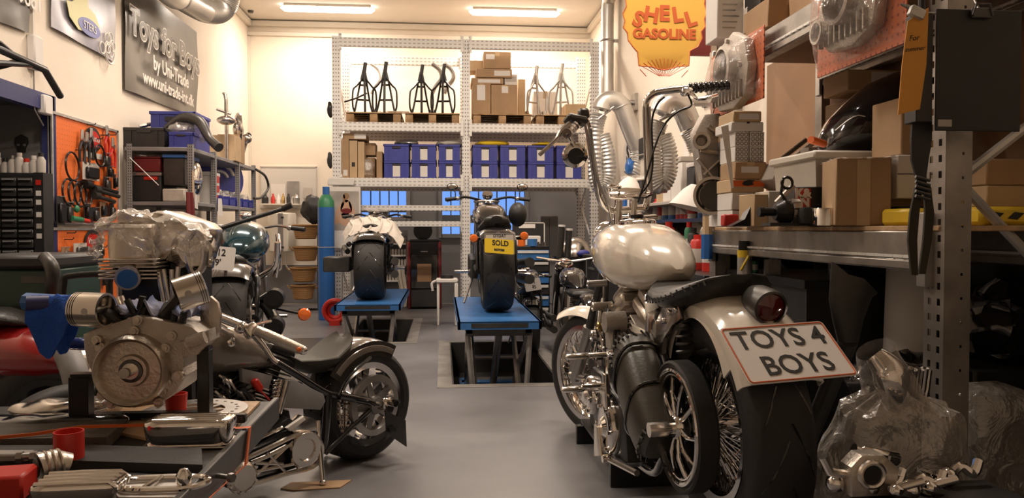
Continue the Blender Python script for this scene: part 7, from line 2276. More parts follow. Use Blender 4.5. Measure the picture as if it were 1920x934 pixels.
b = MB(); b.prism(PO(((534, 802), (566, 780), (570, 786), (542, 808)), .2), (0, .205, 0), (1, 0, 0), (0, 0, 1), .02, bev=.002); b.build('ribbed_plate', 'bannerw', t)
b = MB(); b.prism(PO(((452, 834), (470, 815), (530, 780), (545, 790), (530, 803), (455, 838)), .12), (0, .10, 0), (1, 0, 0), (0, 0, 1), .14, bev=.01); b.build('gearbox', 'blackm', t)
rail([(455, 836), (530, 802)], .008, 'chrome', 'edge_bar', .18)
# engine behind bench
b = MB(); c = P(470, 735, 0)
vtwin(t, c.x + .02, c.z - .17, .95, m='steeld', cover='blackm')
b = MB(); b.prism(PO(((450, 690), (508, 704), (500, 730), (452, 716)), .1), (0, .1, 0), (1, 0, 0), (0, 0, 1), .03, bev=.003); b.build('coil_cover', 'shelfg', t)
b = MB()
for k in range(6): b.tube([P(478, 724 + 7 * k, .12), P(504, 732 + 7 * k, .12)], .004, 6)
b.build('cooling_fins', 'steel', t)
b = MB(); b.box(P(482, 722, .14), (.03, .03, .06), rot=(0, .6, 0), bev=.006); b.tube([P(484, 728, .14), P(505, 750, .14)], .004); b.build('red_clip', 'redp', t)
for k in range(9):
 b = MB(); rnd = random.Random(k); x0_ = 395 + rnd.random() * 70; y0_ = 700 + rnd.random() * 40
 b.tube([P(x0_, y0_, .12), P(x0_ + 15, y0_ + 12, .15), P(x0_ + 30 * rnd.random() + 10, y0_ + 32, .12)], .006, 6, sm=3); b.ell(P(x0_ + 12, y0_ + 10, .13), (.014, .014, .014), u=10, v=8); b.build('hose', ['blackm', 'chrome2', 'steeld'][k % 3], t)
# kickstand on a cardboard piece
kb = P(603, 905, .22); b = MB(); b.tube([P(596, 790, .16), P(598, 830, .2), V((kb.x, .23, .014))], .012, 10); b.ell(V((kb.x, .23, .016)), (.016, .016, .014)); b.build('kickstand', 'chrome', t)
kw = GB.o + GB.m @ V((kb.x, .23, .0))
b = MB(); b.prism([(-.16, -.03), (-.13, .05), (.14, .06), (.10, -.04), (-.10, -.06)], (kw.x - .02, kw.y, .003), (1, 0, 0), (0, 1, 0), .005); one('cardboard_piece', b, 'card', 'torn piece of cardboard under the kickstand of the grey bike', 'cardboard')
# side plate
b = MB(); q_ = [P(*p_, .27) for p_ in ((722, 770), (760, 788), (762, 838), (724, 812))]; b.prism([(p.x, p.z) for p in q_][::-1], (0, .27, 0), (1, 0, 0), (0, 0, 1), .006); spl = b.build('side_plate', 'steeld', t)
b = MB(); b.tube([A + V((0, .2, 0)), q_[0] * .5 + q_[2] * .5], .012); b.box(P(735, 805, .285), (.04, .02, .02)); b.build('plate_bracket', 'blackm', spl)
# bars: two long chrome tubes and a grip with lever
b = MB(); b.tube([P(300, 560, .10), P(385, 585, .12), P(440, 606, .16), P(462, 616, .18)], .020, 12, sm=3); b.tube([P(300, 578, .06), P(390, 600, .1), P(455, 630, .12)], .008, 8, sm=3); hb = b.build('handlebar', 'chrome', t)
b = MB(); b.tube([P(478, 618, .22), P(500, 628, .24), P(545, 648, .28), P(566, 656, .30)], [.020, .024, .024, .020], 14); b.build('grip', 'alu', hb)
b = MB(); b.ell(P(568, 657, .30), (.02, .02, .02)); b.build('grip_end', 'chrome', hb)
b = MB(); b.box(P(470, 620, .19), (.06, .05, .06), rot=(.3, .4, 0), bev=.014, seg=2); b.box(P(452, 614, .17), (.05, .05, .05), bev=.014); b.tube([P(478, 630, .2), P(495, 650, .22), P(510, 672, .24), P(520, 680, .25)], [.016, .012, .009, .012], 10, sm=3); b.tube([P(470, 612, .2), P(490, 606, .2), P(508, 602, .2)], .006, 8, sm=3); b.build('lever_assembly', 'chrome', hb)
b = MB(); b.ell(P(561, 656, .318), (.012, .006, .012)); b.build('bar_end_light', 'lens_or', hb)
# front wheel far left (mostly hidden)
fxl = V((1.36, 0, R_))
wheel(t, fxl, .30, .10, .22, rim='chrome', style='split', n=5)
b = MB(); 
for s_ in (1, -1): b.tube([V((1.36, s_ * .09, R_)), V((1.15, s_ * .09, .80))], .02)
b.tube([P(352, 606, 0), V((1.15, 0, .76)), V((1.0, 0, .5)), V((.95, 0, .15)), V((.6, 0, .12))], .018, 10, sm=3)
b.build('front_fork', 'chrome', t)

# ---------------------------------------------------------------- generic rear-view cruiser for the lifts and behind
def cruiser(name, label, x, y, z, head, R=.33, w=.26, body='blackg', fw=.30, wb=1.65, bar=(.42, 1.02), tankc=None, tread=12, lean=0, exh=True, seat=True, mirrors=False, rim='blackm', fend=(50, 128), style='cast', apes=None, seat_h=None):
 g = Ride(name, label, x, y, z, head, lean); t = g.t
 A = V((0, 0, R)); Fx = V((wb, 0, R * .97))
 wheel(t, A, R, w, R * .66, rim=rim, style=style, n=5, tread=tread)
 wheel(t, Fx, R * .98, .12, R * .68, rim=rim, style=style, n=5)
 fender(t, A, R + .045, fw, fend[0], fend[1], body, skirt=.07, nu=20)
 b = MB()
 for s_ in (1, -1):
  yy = s_ * (w / 2 + .035)
  b.tube([(0, yy, R), (.35, yy, .36), (.55, s_ * .12, .38)], .022, 8); b.tube([(0, yy, R + .02), (.1, yy, .62), (.35, s_ * .13, .66)], .016, 8, sm=3)
  b.tube([(.55, s_ * .11, .30), (1.0, s_ * .11, .22), (1.2, s_ * .08, .45), (1.32, 0, .85)], .018, 8, sm=4)
 b.tube([(.35, 0, .68), (.8, 0, .78), (1.3, 0, .92)], .022, 8); b.build('frame', 'blackm', t)
 vtwin(t, .80, .38, 1.0, m='steeld', cover='blackm')
 b = MB(); b.rings(tankloft([(.52, .72, .76, .03, .5), (.58, .70, .82, .09, .5), (.75, .70, .91, .15, .45), (.95, .73, .95, .165, .45), (1.12, .78, .95, .14, .5), (1.22, .84, .92, .06, .5)], e=2.4)); tk = b.build('tank', tankc or body, t)
 b = MB(); b.lathe([(0, .012), (.03, .012), (.04, 0)], (.95, 0, .955), (0, 0, 1), 18); b.build('filler_cap', 'chrome', tk)
 if seat:
  b = MB(); Rr = []
  for (xx, zz, hw, th) in ((.56, .73, .06, .03), (.45, .71, .12, .05), (.3, .70, .15, .055), (.15, .72, .14, .06), (.02, .76, .11, .06), (-.02, .78, .05, .03)):
   Rr.append([V((xx, hw * math.cos(a), zz + th * math.sin(a))) for a in [2 * PI * k / 18 for k in range(18)]])
  b.rings(Rr); b.build('seat', 'leather', t)
 b = MB()
 for s_ in (1, -1):
  b.cyl((wb, s_ * .10, R), (wb - .14, s_ * .10, .58), .03); b.cyl((wb - .14, s_ * .10, .58), (wb - .33, s_ * .10, .98), .022)
 b.box((wb - .33, 0, .98), (.1, .26, .03), bev=.01); b.build('front_fork', 'steel', t)
 fender(t, Fx, R + .03, .14, 40, 140, body, skirt=.04, name='front_fender', nu=14)
 b = MB(); b.lathe([(0, -.09), (.05, -.08), (.085, -.02), (.09, .04), (0, .06)], (wb - .2, 0, .92), (1, 0, 0), 20); b.build('headlight', 'chrome2', t)
 hw, hz = bar
 b = MB(); bp = apes or [(wb - .36, .06, .99), (wb - .37, .10, hz), (wb - .42, hw * .55, hz + .02), (wb - .52, hw * .8, hz), (wb - .56, hw, hz - .01)]
 for s_ in (1, -1): b.tube([V((p[0], s_ * p[1], p[2])) for p in bp], .013, 10, sm=4)
 hb = b.build('handlebar', 'chrome2' if body != 'blackg' else 'blackm', t)
 for s_ in (1, -1):
  e = V((bp[-1][0], s_ * bp[-1][1], bp[-1][2])); e2 = V((bp[-2][0], s_ * bp[-2][1], bp[-2][2]))
  b = MB(); b.cyl(e2, e + (e - e2) * .2, .019, seg=12); b.build('grip', 'blackp', hb)
  b = MB(); b.tube([e2 + V((.03, 0, 0)), e2 + V((.07, s_ * .03, -.01)), e + V((.05, 0, -.02))], .007, 6); b.box(e2 + V((.02, -s_ * .02, 0)), (.05, .04, .04), bev=.01); b.build('lever', 'steel', hb)
  if mirrors:
   mp = e2 + V((.05, s_ * .03, .12))
   b = MB(); b.tube([e2, e2 + V((.03, 0, .06)), mp], .006); b.ell(mp, (.012, .055, .036)); mr = b.build('mirror', 'blackm', hb)
   b = MB(); b.ell(mp + V((-.007, 0, 0)), (.008, .047, .029)); b.build('mirror_glass', 'chrome2', mr)
 if exh:
  for k in range(2):
   b = MB(); b.tube([(.9 - .2 * k, -.13, .45), (.8 - .2 * k, -.22, .34 + .07 * k), (.4, -.24, .26 + .13 * k), (-.05, -.26, .27 + .14 * k)], .026, 12, sm=4); b.tube([(.35, -.24, .26 + .13 * k), (-.15, -.265, .28 + .14 * k)], .042, 14); b.build('exhaust_pipe', 'steeld', t)
 b = MB(); b.prism([(.45, .25), (1.0, .24), (1.05, .38), (.95, .46), (.5, .42)], (0, .17, 0), (1, 0, 0), (0, 0, 1), .07, bev=.012); b.build('primary_case', 'blackm', t)
 for s_ in (1, -1):
  b = MB(); b.cyl((.75, s_ * .18, .3), (.75, s_ * .34, .3), .014); b.build('foot_peg', 'chrome2', t)
 b = MB(); b.tube([(.7, .17, .25), (.55, .26, .02)], .011); b.build('kickstand', 'steel', t)
 return g


def indicator(g, p, q, m='lens_or', r=.035):
 b = MB(); b.cyl(q, p, .008); b.lathe([(0, -.03), (r * .8, -.025), (r, 0)], V(p), (-1, 0, 0), 18); i = b.build('indicator', 'blackm', g.t)
 b = MB(); b.lathe([(r, 0), (r * .8, .015), (0, .022)], V(p), (-1, 0, 0), 18); b.build('lens', m, i)


# scissor lifts
def lift(label, x0, x1, y0, y1, zt, d, group='scissor lifts'):
 t = thing('scissor_lift', label, 'scissor lift', ((x0 + x1) / 2, y0, -d + .013), group=group)
 zt = zt + d - .013
 w = x1 - x0; L = y1 - y0
 b = MB(); b.bx(-w / 2, w / 2, 0, L, zt - .012, zt, bev=.003); b.bx(-w / 2, w / 2, 0, .02, zt - .06, zt); b.bx(-w / 2, w / 2, L - .02, L, zt - .06, zt); b.bx(-w / 2, -w / 2 + .02, 0, L, zt - .06, zt); b.bx(w / 2 - .02, w / 2, 0, L, zt - .06, zt); b.build('platform', 'bluelift', t)
 b = MB(); b.bx(-w * .34, w * .34, -.004, 0, zt - .045, zt - .012); b.build('slot_plate', 'steeld', t)
 b = MB(); b.bx(-w * .40, w * .40, .08, .14, zt - .12, zt - .06, bev=.004); b.bx(-w * .4, -w * .4 + .05, .08, L * .8, zt - .1, zt - .06); b.bx(w * .4 - .05, w * .4, .08, L * .8, zt - .1, zt - .06); b.build('sub_frame', 'steeld', t)
 for s_ in (-1, 1):
  for k, (ya, yb_) in enumerate(((.10, L * .55), (L * .55, .10))):
   xx = s_ * (w * .34 - .045 * k)
   b = MB(); b.tube([(xx + s_ * .02, ya, zt - .08), (xx, yb_, .06)], .022, 4); b.build('scissor_arm', 'galv' if k == 0 else 'steel', t)
  b = MB(); xx = s_ * w * .43; b.tube([(s_ * w * .38, .10, zt - .10), (s_ * w * .30, .02, .06)], .02, 4); b.build('front_strut', 'galv', t)
 b = MB(); b.cyl((-w * .36, .32 * L, zt * .5), (w * .36, .32 * L, zt * .5), .02); b.cyl((-w * .3, .03, .12), (w * .3, .03, .12), .014); b.cyl((0, .1, zt - .1), (0, L * .4, .08), .03); b.build('cross_tubes', 'steel', t)
 b = MB(); b.bx(-w * .44, -w * .36, .0, L * .7, 0, .05); b.bx(w * .36, w * .44, .0, L * .7, 0, .05); b.bx(-w * .4, w * .4, .05, .1, 0, .05); b.bx(-w * .4, w * .4, L * .6, L * .65, 0, .05); b.build('base_frame', 'bluelift', t)
 return t
a = at(858, 605, Y=5.85); c = at(1014, 605, Y=5.85)
zt1 = a.z + .01
p0 = PITS[0]
lift('blue scissor lift under the bike with the yellow sold sign', a.x, c.x, 5.80, 7.95, zt1, .32)
a2 = at(628, 573, Y=7.9); c2 = at(752, 573, Y=7.9); zt2_ = a2.z + .01
lift('blue scissor lift under the bike covered with a cloth', a2.x, c2.x, 7.85, 9.9, zt2_, .32)
# bike marked sold
YS_ = 6.55
ctr = at(937, 520, Y=6.2)
g = cruiser('black_motorcycle', 'black motorcycle with a yellow sold sign on its plate, on the right blue scissor lift', ctr.x, YS_, zt1, 0.5, R=.335, w=.255, body='blackg', fw=.30, bar=(.40, 1.0), mirrors=True)
t = g.t
pc_ = V((-.40, -.0, .60))
k = 1
plate(t, g.W(at(936, 462, Y=6.12)), (0, -1, -.08), (.15, 0, 1), .235, .115, [('SOLD', .01, .024, .058), ('MOTORS', .0, -.03, .022)], 'yellow', border=None, bold=.002)
plate(t, g.W(at(937, 458, Y=6.135)), (0, -1, 0), (.15, 0, 1), .24, .17, [('DTDAT', .0, .066, .034)], 'paperg', border='ink', bold=.001)
b = MB(); b.tube([g.W(at(937, 458, Y=6.15)), V((-.2, 0, .66))], .02); b.build('plate_bracket', 'blackm', t)
b = MB(); b.cyl(V((-.10, -.20, .62)), V((-.10, .20, .62)), .012); b.build('indicator_bar', 'blackm', t)
indicator(g, V((-.13, .20, .62)), V((-.10, .14, .62))); indicator(g, V((-.13, -.22, .64)), V((-.10, -.14, .62)))
b = MB(); b.lathe([(0, -.02), (.045, -.02), (.055, .01), (.05, .03), (0, .03)], (1.18, 0, 1.03), (-.6, 0, 1), 20); b.build('speedometer', 'chrome2', t)
b = MB(); b.ell((.95, -.28, .84), (.13, .09, .12)); b.build('air_cleaner', 'blackp', t)
# bike with cloth
ctr = at(691, 500, Y=8.2)
g2_ = cruiser('black_motorcycle', 'dark motorcycle with a pale cloth over its seat on the left blue scissor lift', ctr.x, 8.45, zt2_, 1.0, R=.345, w=.31, body='blackg', fw=.34, bar=(.40, .92), tread=12)
t = g2_.t
b = MB()
b.bx(-.05, .40, .22, .50, .30, .46, bev=.01); b.build('left_pannier', 'steeld', t)
b = MB(); b.cyl((-.05, .24, .52), (.2, .3, .56), .03); b.build('left_lever', 'blackm', t)
cw_ = at(700, 415, Y=8.75)
b = MB()
def cf(u, v):
 x_ = -.32 + .64 * u; y_ = -.18 + .55 * v
 return V((x_ + .03 * math.sin(v * 6), y_, .09 - .16 * (1 - v) ** 2.5 - 1.1 * x_ ** 2 + .025 * noise.noise(V((u * 7, v * 3, 3))) - (.10 * max(0, abs(u - .5) - .38) * 6)))
b.grid(cf, 34, 18, .008)
for k in range(5):
 u = .15 + .16 * k; b.tube([cf(u, v / 8) + V((0, 0, .008)) for v in range(9)], .012, 6)
q_ = b.build('shop_cloth', 'cloth', None); q_.location = (cw_.x, 8.55, cw_.z - .04); tag(q_, 'crumpled pale cloth lying over the seat of the bike on the left lift', 'cloth')
for s_ in (1, -1): indicator(g2_, V((-.12, s_ * .22, .60)), V((-.05, s_ * .14, .6)), 'blackg', .03)
# teal bike at the left
YTb = 5.5
ctr = at(408, 560, Y=5.2)
g3 = cruiser('teal_motorcycle', 'dark teal motorcycle with a fat rear tyre standing before the steel shelf', ctr.x, 5.50, .16, 8, R=.36, w=.27, body='greyd', fw=.30, tankc='teal', bar=(.45, 1.0), tread=14, rim='chrome2', exh=False)
t = g3.t
b = MB(); b.rings(tankloft([(.46, .80, .84, .04, .5), (.52, .76, .93, .12, .5), (.68, .73, 1.02, .19, .45), (.88, .74, 1.06, .20, .45), (1.08, .80, 1.04, .15, .5), (1.2, .86, .98, .06, .5)], e=2.3)); b.build('tank_cover', 'teal', t)
b = MB(); h0 = g3.W(at(400, 432, Y=5.95)); h1 = g3.W(at(530, 392, Y=6.15)); h2 = g3.W(at(547, 384, Y=6.15)); b.tube([h0, h1], .017, 10); b.cyl(h1, h2, .024, seg=12); b.cyl(h0, h0 + (h0 - h1).normalized() * .1, .024); b.build('drag_bar', 'blackm', t)
b = MB(); b.ell((1.02, 0, 1.10), (.05, .05, .03)); b.build('clock', 'chrome', t)
for (z_, r_) in ((.30, .065), (.50, .065)):
 b = MB(); b.tube([(.8, -.15, .42), (.5, -.26, z_), (-.02, -.29, z_)], .045, 14, sm=3); b.lathe([(.045, 0), (.068, .0), (.068, -.2), (.05, -.25)], (-.04, -.29, z_), (-1, 0, 0), 22); b.cyl((-.043, -.29, z_), (-.05, -.29, z_), .045, seg=16); b.build('exhaust_pipe', 'blackm', t)
b = MB(); b.tube([(.05, -.2, .66), (.0, -.3, .74), (-.05, -.32, .90)], .02, 10, sm=4); b.build('upper_bracket', 'chrome', t); b = MB(); b.tube([(.3, -.28, .64), (.25, -.31, .8), (.3, -.3, .95)], .018, 10, sm=4); b.build('rear_bracket', 'chrome', t); b = MB(); b.box((.05, -.3, .2), (.12, .08, .10), rot=(.4, .3, .2), bev=.012); b.build('lower_bracket', 'chrome', t)
b = MB(); b.lathe([(.02, 0), (.16, 0), (.16, .012), (.02, .012)], (0, -.155, .36), (0, 1, 0), 30); 
for k in range(10):
 a = 2 * PI * k / 10; b.cyl((.10 * math.cos(a), -.17, .36 + .10 * math.sin(a)), (.10 * math.cos(a), -.15, .36 + .10 * math.sin(a)), .016, seg=8)
b.build('brake_disc', 'chrome', t)
indicator(g3, V((-.12, -.50, .40)), V((.1, -.3, .42)), 'lens_or', .045)
pp = g3.W(at(411, 484, Y=5.08)); plate(t, pp, (0, -1, -.1), (.1, -.1, 1), .19, .15, [('12', .01, .035, .06), ("9'", -.005, -.03, .06)], 'paper', border=None)
b = MB(); b.tube([pp, (.0, 0, .70)], .012); b.build('plate_bracket', 'blackm', t)
# red ramp below it
t = thing('red_bike_stand', 'black and red bike ramp under the dark teal motorcycle', 'ramp', (ctr.x, 5.3, 0))
b = MB(); b.bx(-.35, .55, -.15, 1.9, .10, .155, bev=.004); b.build('ramp_deck', 'blackm', t)
b = MB(); b.prism([(-.3, .0), (.0, .0), (.18, .16), (.14, .16), (-.02, .05), (-.3, .05)], (.50, -.17, .0), (1, 0, 0), (0, 0, 1), .03); b.build('red_end', 'red', t)
b = MB(); b.bx(-.35, -.3, -.1, 1.8, 0, .1); b.bx(.3, .35, -.1, 1.8, 0, .1); b.build('runners', 'blackm', t)
# red bike at the left edge
g4 = Ride('red_motorcycle', 'red motorcycle with a black seat half hidden behind the bench at the left edge', -1.85, 3.5, 0, 84)
t = g4.t
b = MB(); R = []
for (px, pt, pb_, hw) in ((175, 655, 690, .06), (140, 640, 700, .12), (90, 618, 706, .15), (40, 608, 706, .15), (-20, 610, 700, .13), (-80, 620, 690, .08)):
 a = g4.P(px, pt, 0); c = g4.P(px, pb_, 0); m_ = (a + c) / 2; hh = (a.z - c.z) / 2
 R.append([V((m_.x, hw * math.cos(q), m_.z + hh * math.sin(q))) for q in [2 * PI * k / 22 for k in range(22)]])
b.rings(R); b.build('tail_body', 'red', t)
b = MB(); R = []
for (px, py, hw, th) in ((62, 606, .03, .01), (50, 598, .10, .03), (20, 592, .14, .04), (-20, 594, .14, .045), (-70, 606, .1, .03)):
 p_ = g4.P(px, py, 0); R.append([p_ + V((0, hw * math.cos(q), th * math.sin(q))) for q in [2 * PI * k / 18 for k in range(18)]])
b.rings(R); b.build('seat', 'leather', t)
rx_ = g4.P(110, 740, 0)
wheel(t, V((rx_.x, 0, .31)), .31, .16, .2, rim='blackm', style='cast', n=5)
wheel(t, V((rx_.x + 1.4, 0, .31)), .31, .12, .2, rim='blackm', style='cast', n=5)
b = MB(); b.tube([V((rx_.x, .1, .31)), V((rx_.x + .5, .1, .35)), V((rx_.x + 1.1, 0, .8))], .025); b.tube([V((rx_.x + 1.4, .08, .31)), V((rx_.x + 1.1, .08, .9))], .022); b.tube([V((rx_.x + .5, 0, .35)), V((rx_.x + .5, 0, .68))], .03); b.build('frame', 'blackm', t)
b = MB(); b.lathe([(.0, .03), (.06, .03), (.08, .01), (.085, -.03), (.06, -.05), (0, -.05)], g4.P(150, 690, .1), (.2, 1, .1), 28); b.build('side_cover', 'alu', t)
b = MB(); b.tube([g4.P(125, 660, .16), g4.P(140, 700, .2), g4.P(150, 750, .2)], .05, 14, sm=4); b.build('exhaust_guard', 'shelfg', t)
# black bike with plate 45 and the other with whitewalls behind
g5 = cruiser('black_motorcycle', 'black motorcycle with a white plate reading 45, leaning behind the right scissor lift', at(990, 620, Y=7.3).x + .02, 7.2, 0, -3, R=.31, w=.18, body='blackg', fw=.2, bar=(.32, .85), rim='chrome2', tread=0)
pp = g5.W(at(999, 534, Y=6.95)); mi5 = g5.m.transposed()
g5.t.scale = (.78, .78, .78); pp = pp / .78
plate(g5.t, pp, mi5 @ V((1, .1, .15)), mi5 @ V((-.2, 0, 1)), .19, .14, [('P2', .01, .03, .05), ('45', .01, -.03, .055)], 'paper', border=None)
b = MB(); b.tube([pp, (0, 0, .62)], .012); b.build('plate_bracket', 'blackm', g5.t)
g6 = Ride('cruiser_motorcycle', 'parked cruiser with white wall tyres and chrome headlamp behind the white chopper', 1.22, 6.4, 0, 1)
t = g6.t; t.scale = (.86, .86, .86)
for xx in (0, 1.5): wheel(t, V((xx, 0, .33)), .33, .13, .22, rim='chrome', style='wire', n=16, ww=True)
o6 = at(1034, 540, Y=8.3)
b = MB(); b.tube([(0, .08, .33), (.5, .1, .3), (1.0, .1, .3), (1.2, 0, .85)], .02, 8, sm=3); b.tube([(1.5, .08, .33), (1.2, .08, .9)], .025); b.tube([(1.5, -.08, .33), (1.2, -.08, .9)], .025); b.build('frame', 'blackm', t)
vtwin(t, .75, .38, 1.0, m='alu', cover='chrome')
b = MB(); b.rings(tankloft([(.45, .70, .74, .03, .5), (.6, .68, .84, .12, .5), (.85, .70, .92, .15, .45), (1.1, .78, .90, .1, .5), (1.15, .82, .88, .04, .5)])); b.build('tank', 'blackg', t)
fender(t, V((0, 0, .33)), .38, .18, 30, 140, 'blackg', skirt=.06, nu=16)
b = MB(); b.box((.35, 0, .68), (.4, .26, .08), bev=.03); b.build('seat', 'leather', t)
b = MB(); b.tube([(1.2, -.35, 1.02), (1.22, -.1, .98), (1.22, .1, .98), (1.2, .35, 1.02)], .014, 8, sm=3); b.build('handlebar', 'chrome', t)
b = MB(); b.lathe([(0, -.1), (.08, -.07), (.11, 0), (.11, .03), (0, .05)], (1.35, 0, .9), (1, 0, 0), 24); b.build('headlight', 'chrome', t)
# chrome and blue helmet like tank standing behind the chopper
o = at(1080, 455, Y=9.35)
t = thing('round_table', 'small black stand carrying chrome lamp parts behind the white chopper', 'stand', (o.x - .02, 9.35, 0))
zt_ = at(1080, 480, Y=9.35).z
b = MB(); b.cyl((0, 0, zt_ - .03), (0, 0, zt_), .26, seg=28); b.build('table_top', 'blackm', t); b = MB(); b.cyl((0, 0, 0), (0, 0, zt_ - .03), .19, seg=20); b.build('drum', 'blackp', t)
b = MB(); b.lathe([(0, .23), (.09, .21), (.16, .16), (.21, .06), (.215, 0), (0, 0)], (o.x - .02, 9.35, zt_ + .001), (0, 0, 1), 28); one('chrome_helmet', b, 'chrome2', 'chrome dome lying on the small black stand behind the white chopper', 'dome')
b = MB(); b.ell((o.x + .05, 9.12, zt_ + .04), (.08, .04, .04)); one('blue_lens', b, 'blue', 'blue oval part before the chrome dome on the black stand', 'part')
# stool near the lift
o = at(838, 523, Y=9.3)
t = thing('white_stool', 'small white step stool with an open side beside the right scissor lift', 'stool', (o.x, 9.3, 0))
zt_ = at(838, 522, Y=9.3).z
MB().bx(-.13, .13, -.1, .12, zt_ - .05, zt_, bev=.012).build('top', 'paper', t); MB().bx(.09, .13, -.1, .12, 0, zt_ - .05, bev=.01).build('leg', 'paper', t)
b = MB(); b.tube([(-.13, 0, zt_ - .03), (-.18, 0, zt_ - .06), (-.17, 0, zt_ - .15)], .015, 8, sm=3); b.build('handle', 'paper', t); MB().bx(-.12, -.09, -.08, .1, 0, zt_ - .05, bev=.008).build('leg', 'paper', t)
b = MB(); b.lathe([(0, 0), (.08, 0), (.075, .04), (0, .05)], (o.x, 9.3, zt_ + .001), (0, 0, 1), 20); one('black_disc', b, 'blackp', 'round black cap lying on the white step stool', 'cap')
# ================================================================ foreground bench with the opened engine
ZT1 = .60
e0 = at(498, 755, Z=ZT1); e1 = at(352, 934, Z=ZT1)
XE = (e0.x + e1.x) / 2; YE1 = e0.y + .02
t = thing('workbench', 'black steel bench in the lower left corner covered with engine parts', 'workbench', (XE, YE1, 0))
b = MB(); b.bx(-1.15, 0, -1.5, 0, ZT1 - .03, ZT1, bev=.004); b.build('bench_top', 'blackp', t)
b = MB(); b.bx(0, .018, -1.5, .0, ZT1 - .06, ZT1 + .012, bev=.003); r_ = b.build('edge_rail', 'steeld', t)
for x in (-1.1, -.42):
 for y in (-1.4, -.08): MB().bx(x - .03, x + .03, y - .03, y + .03, 0, ZT1 - .03).build('leg', 'blackm', t)
Z1 = ZT1 + .001
def tb(px, py, z=Z1): return at(px, py, Z=z)
def flat(pxs, m, name, label, cat, th=.006, z=Z1, group=None):
 b = MB(); pts = [tb(p[0], p[1], z) for p in pxs]; b.prism([(p.x, p.y) for p in pts], (0, 0, z + th / 2), (1, 0, 0), (0, 1, 0), th)
 return one(name, b, m, label, cat, group)
flat(((488, 757), (380, 757), (200, 770), (170, 805), (300, 832), (425, 822)), 'board', 'chipboard_sheet', 'tan chipboard sheet lying under the opened crankcase', 'board', .008)
ZB1 = Z1 + .009
flat(((345, 870), (268, 862), (285, 882), (330, 886)), 'paper', 'paper_scrap', 'torn white paper scrap on the bench behind the chrome covers', 'paper', .002)
# --- crankcase
YC = 2.16
o = at(252, 693, Y=YC)
cc = thing('crankcase', 'opened cast aluminium motorcycle crankcase with two pistons on the bench', 'engine', o)
k = 1 / F * YC * 1.0
def C(px, py, dy=0): 
 p = at(px, py, Y=YC + dy) - o
 return p
out = [(154, 628), (182, 612), (222, 604), (252, 593), (262, 591), (358, 612), (376, 626), (378, 648), (340, 662), (338, 693), (347, 705), (330, 737), (300, 757), (249, 766), (210, 758), (188, 738), (176, 705), (164, 680), (156, 654)]
b = MB(); P2 = [(C(*p).x, C(*p).z) for p in out]; b.prism(P2[::-1], (0, .09, 0), (1, 0, 0), (0, 0, 1), .18, bev=.008); cb = b.build('case_half', 'alucast', cc)
R1 = 64 * k
b = MB(); b.lathe([(R1 * .84, .0), (R1 * .84, .035), (R1 * .93, .045), (R1, .035), (R1 * 1.04, 0)], (0, 0, 0), (0, -1, 0), 56); b.build('flange_ring', 'alu', cc)
b = MB(); b.lathe([(0, .004), (R1 * .30, .004), (R1 * .33, .024), (R1 * .42, .024), (R1 * .46, .012), (R1 * .78, .008), (R1 * .85, .012)], (0, 0, 0), (0, -1, 0), 48); b.build('inner_web', 'alu', cc)
b = MB(); b.lathe([(R1 * .30, .01), (R1 * .32, .028), (R1 * .22, .03), (R1 * .20, .012), (R1 * .12, .012)], (0, 0, 0), (0, -1, 0), 36); b.build('bearing', 'steeld', cc)
b = MB(); b.cyl((0, 0, 0), (-.004, -.06, .0), .014, seg=16); b.cyl((0, -.02, 0), (0, -.03, 0), .022, seg=16); b.build('crankshaft_end', 'alupol', cc)
bolts = [(184, 637), (190, 650), (254, 620), (324, 629), (312, 652), (357, 643), (315, 718), (306, 733), (337, 703), (211, 756), (300, 754), (194, 740), (260, 600)]
for i, p in enumerate(bolts):
 c = C(*p); b = MB(); b.cyl(c + V((0, .0, 0)), c + V((0, -.012, 0)), .013, seg=16); b.cyl(c + V((0, -.012, 0)), c + V((0, -.018, 0)), .008, seg=8); b.build('boss_bolt', 'alu', cb)
b = MB(); b.prism([(C(*p).x, C(*p).z) for p in ((338, 640), (392, 618), (394, 640), (372, 665), (342, 672))][::-1], (0, .03, 0), (1, 0, 0), (0, 0, 1), .07, bev=.006); b.cyl(C(352, 643, -.02), C(385, 632, -.02), .017); b.build('mounting_lug', 'alucast', cc)
b = MB(); b.prism([(C(*p).x, C(*p).z) for p in ((350, 600), (352, 575), (372, 562), (386, 575), (392, 600), (390, 630), (372, 650), (356, 640))][::-1], (0, .12, 0), (1, 0, 0), (0, 0, 1), .02, bev=.004); b.build('rear_cover_plate', 'alu', cc)
for (px, py, x2, y2) in ((238, 562, 252, 588), (268, 556, 262, 580), (272, 575, 265, 592), (328, 590, 322, 612), (345, 585, 342, 606), (205, 602, 196, 615)):
 b = MB(); b.tube([C(px, py, .02), C(x2, y2, .02)], .0095, 8); b.build('stud', 'blackm', cc)
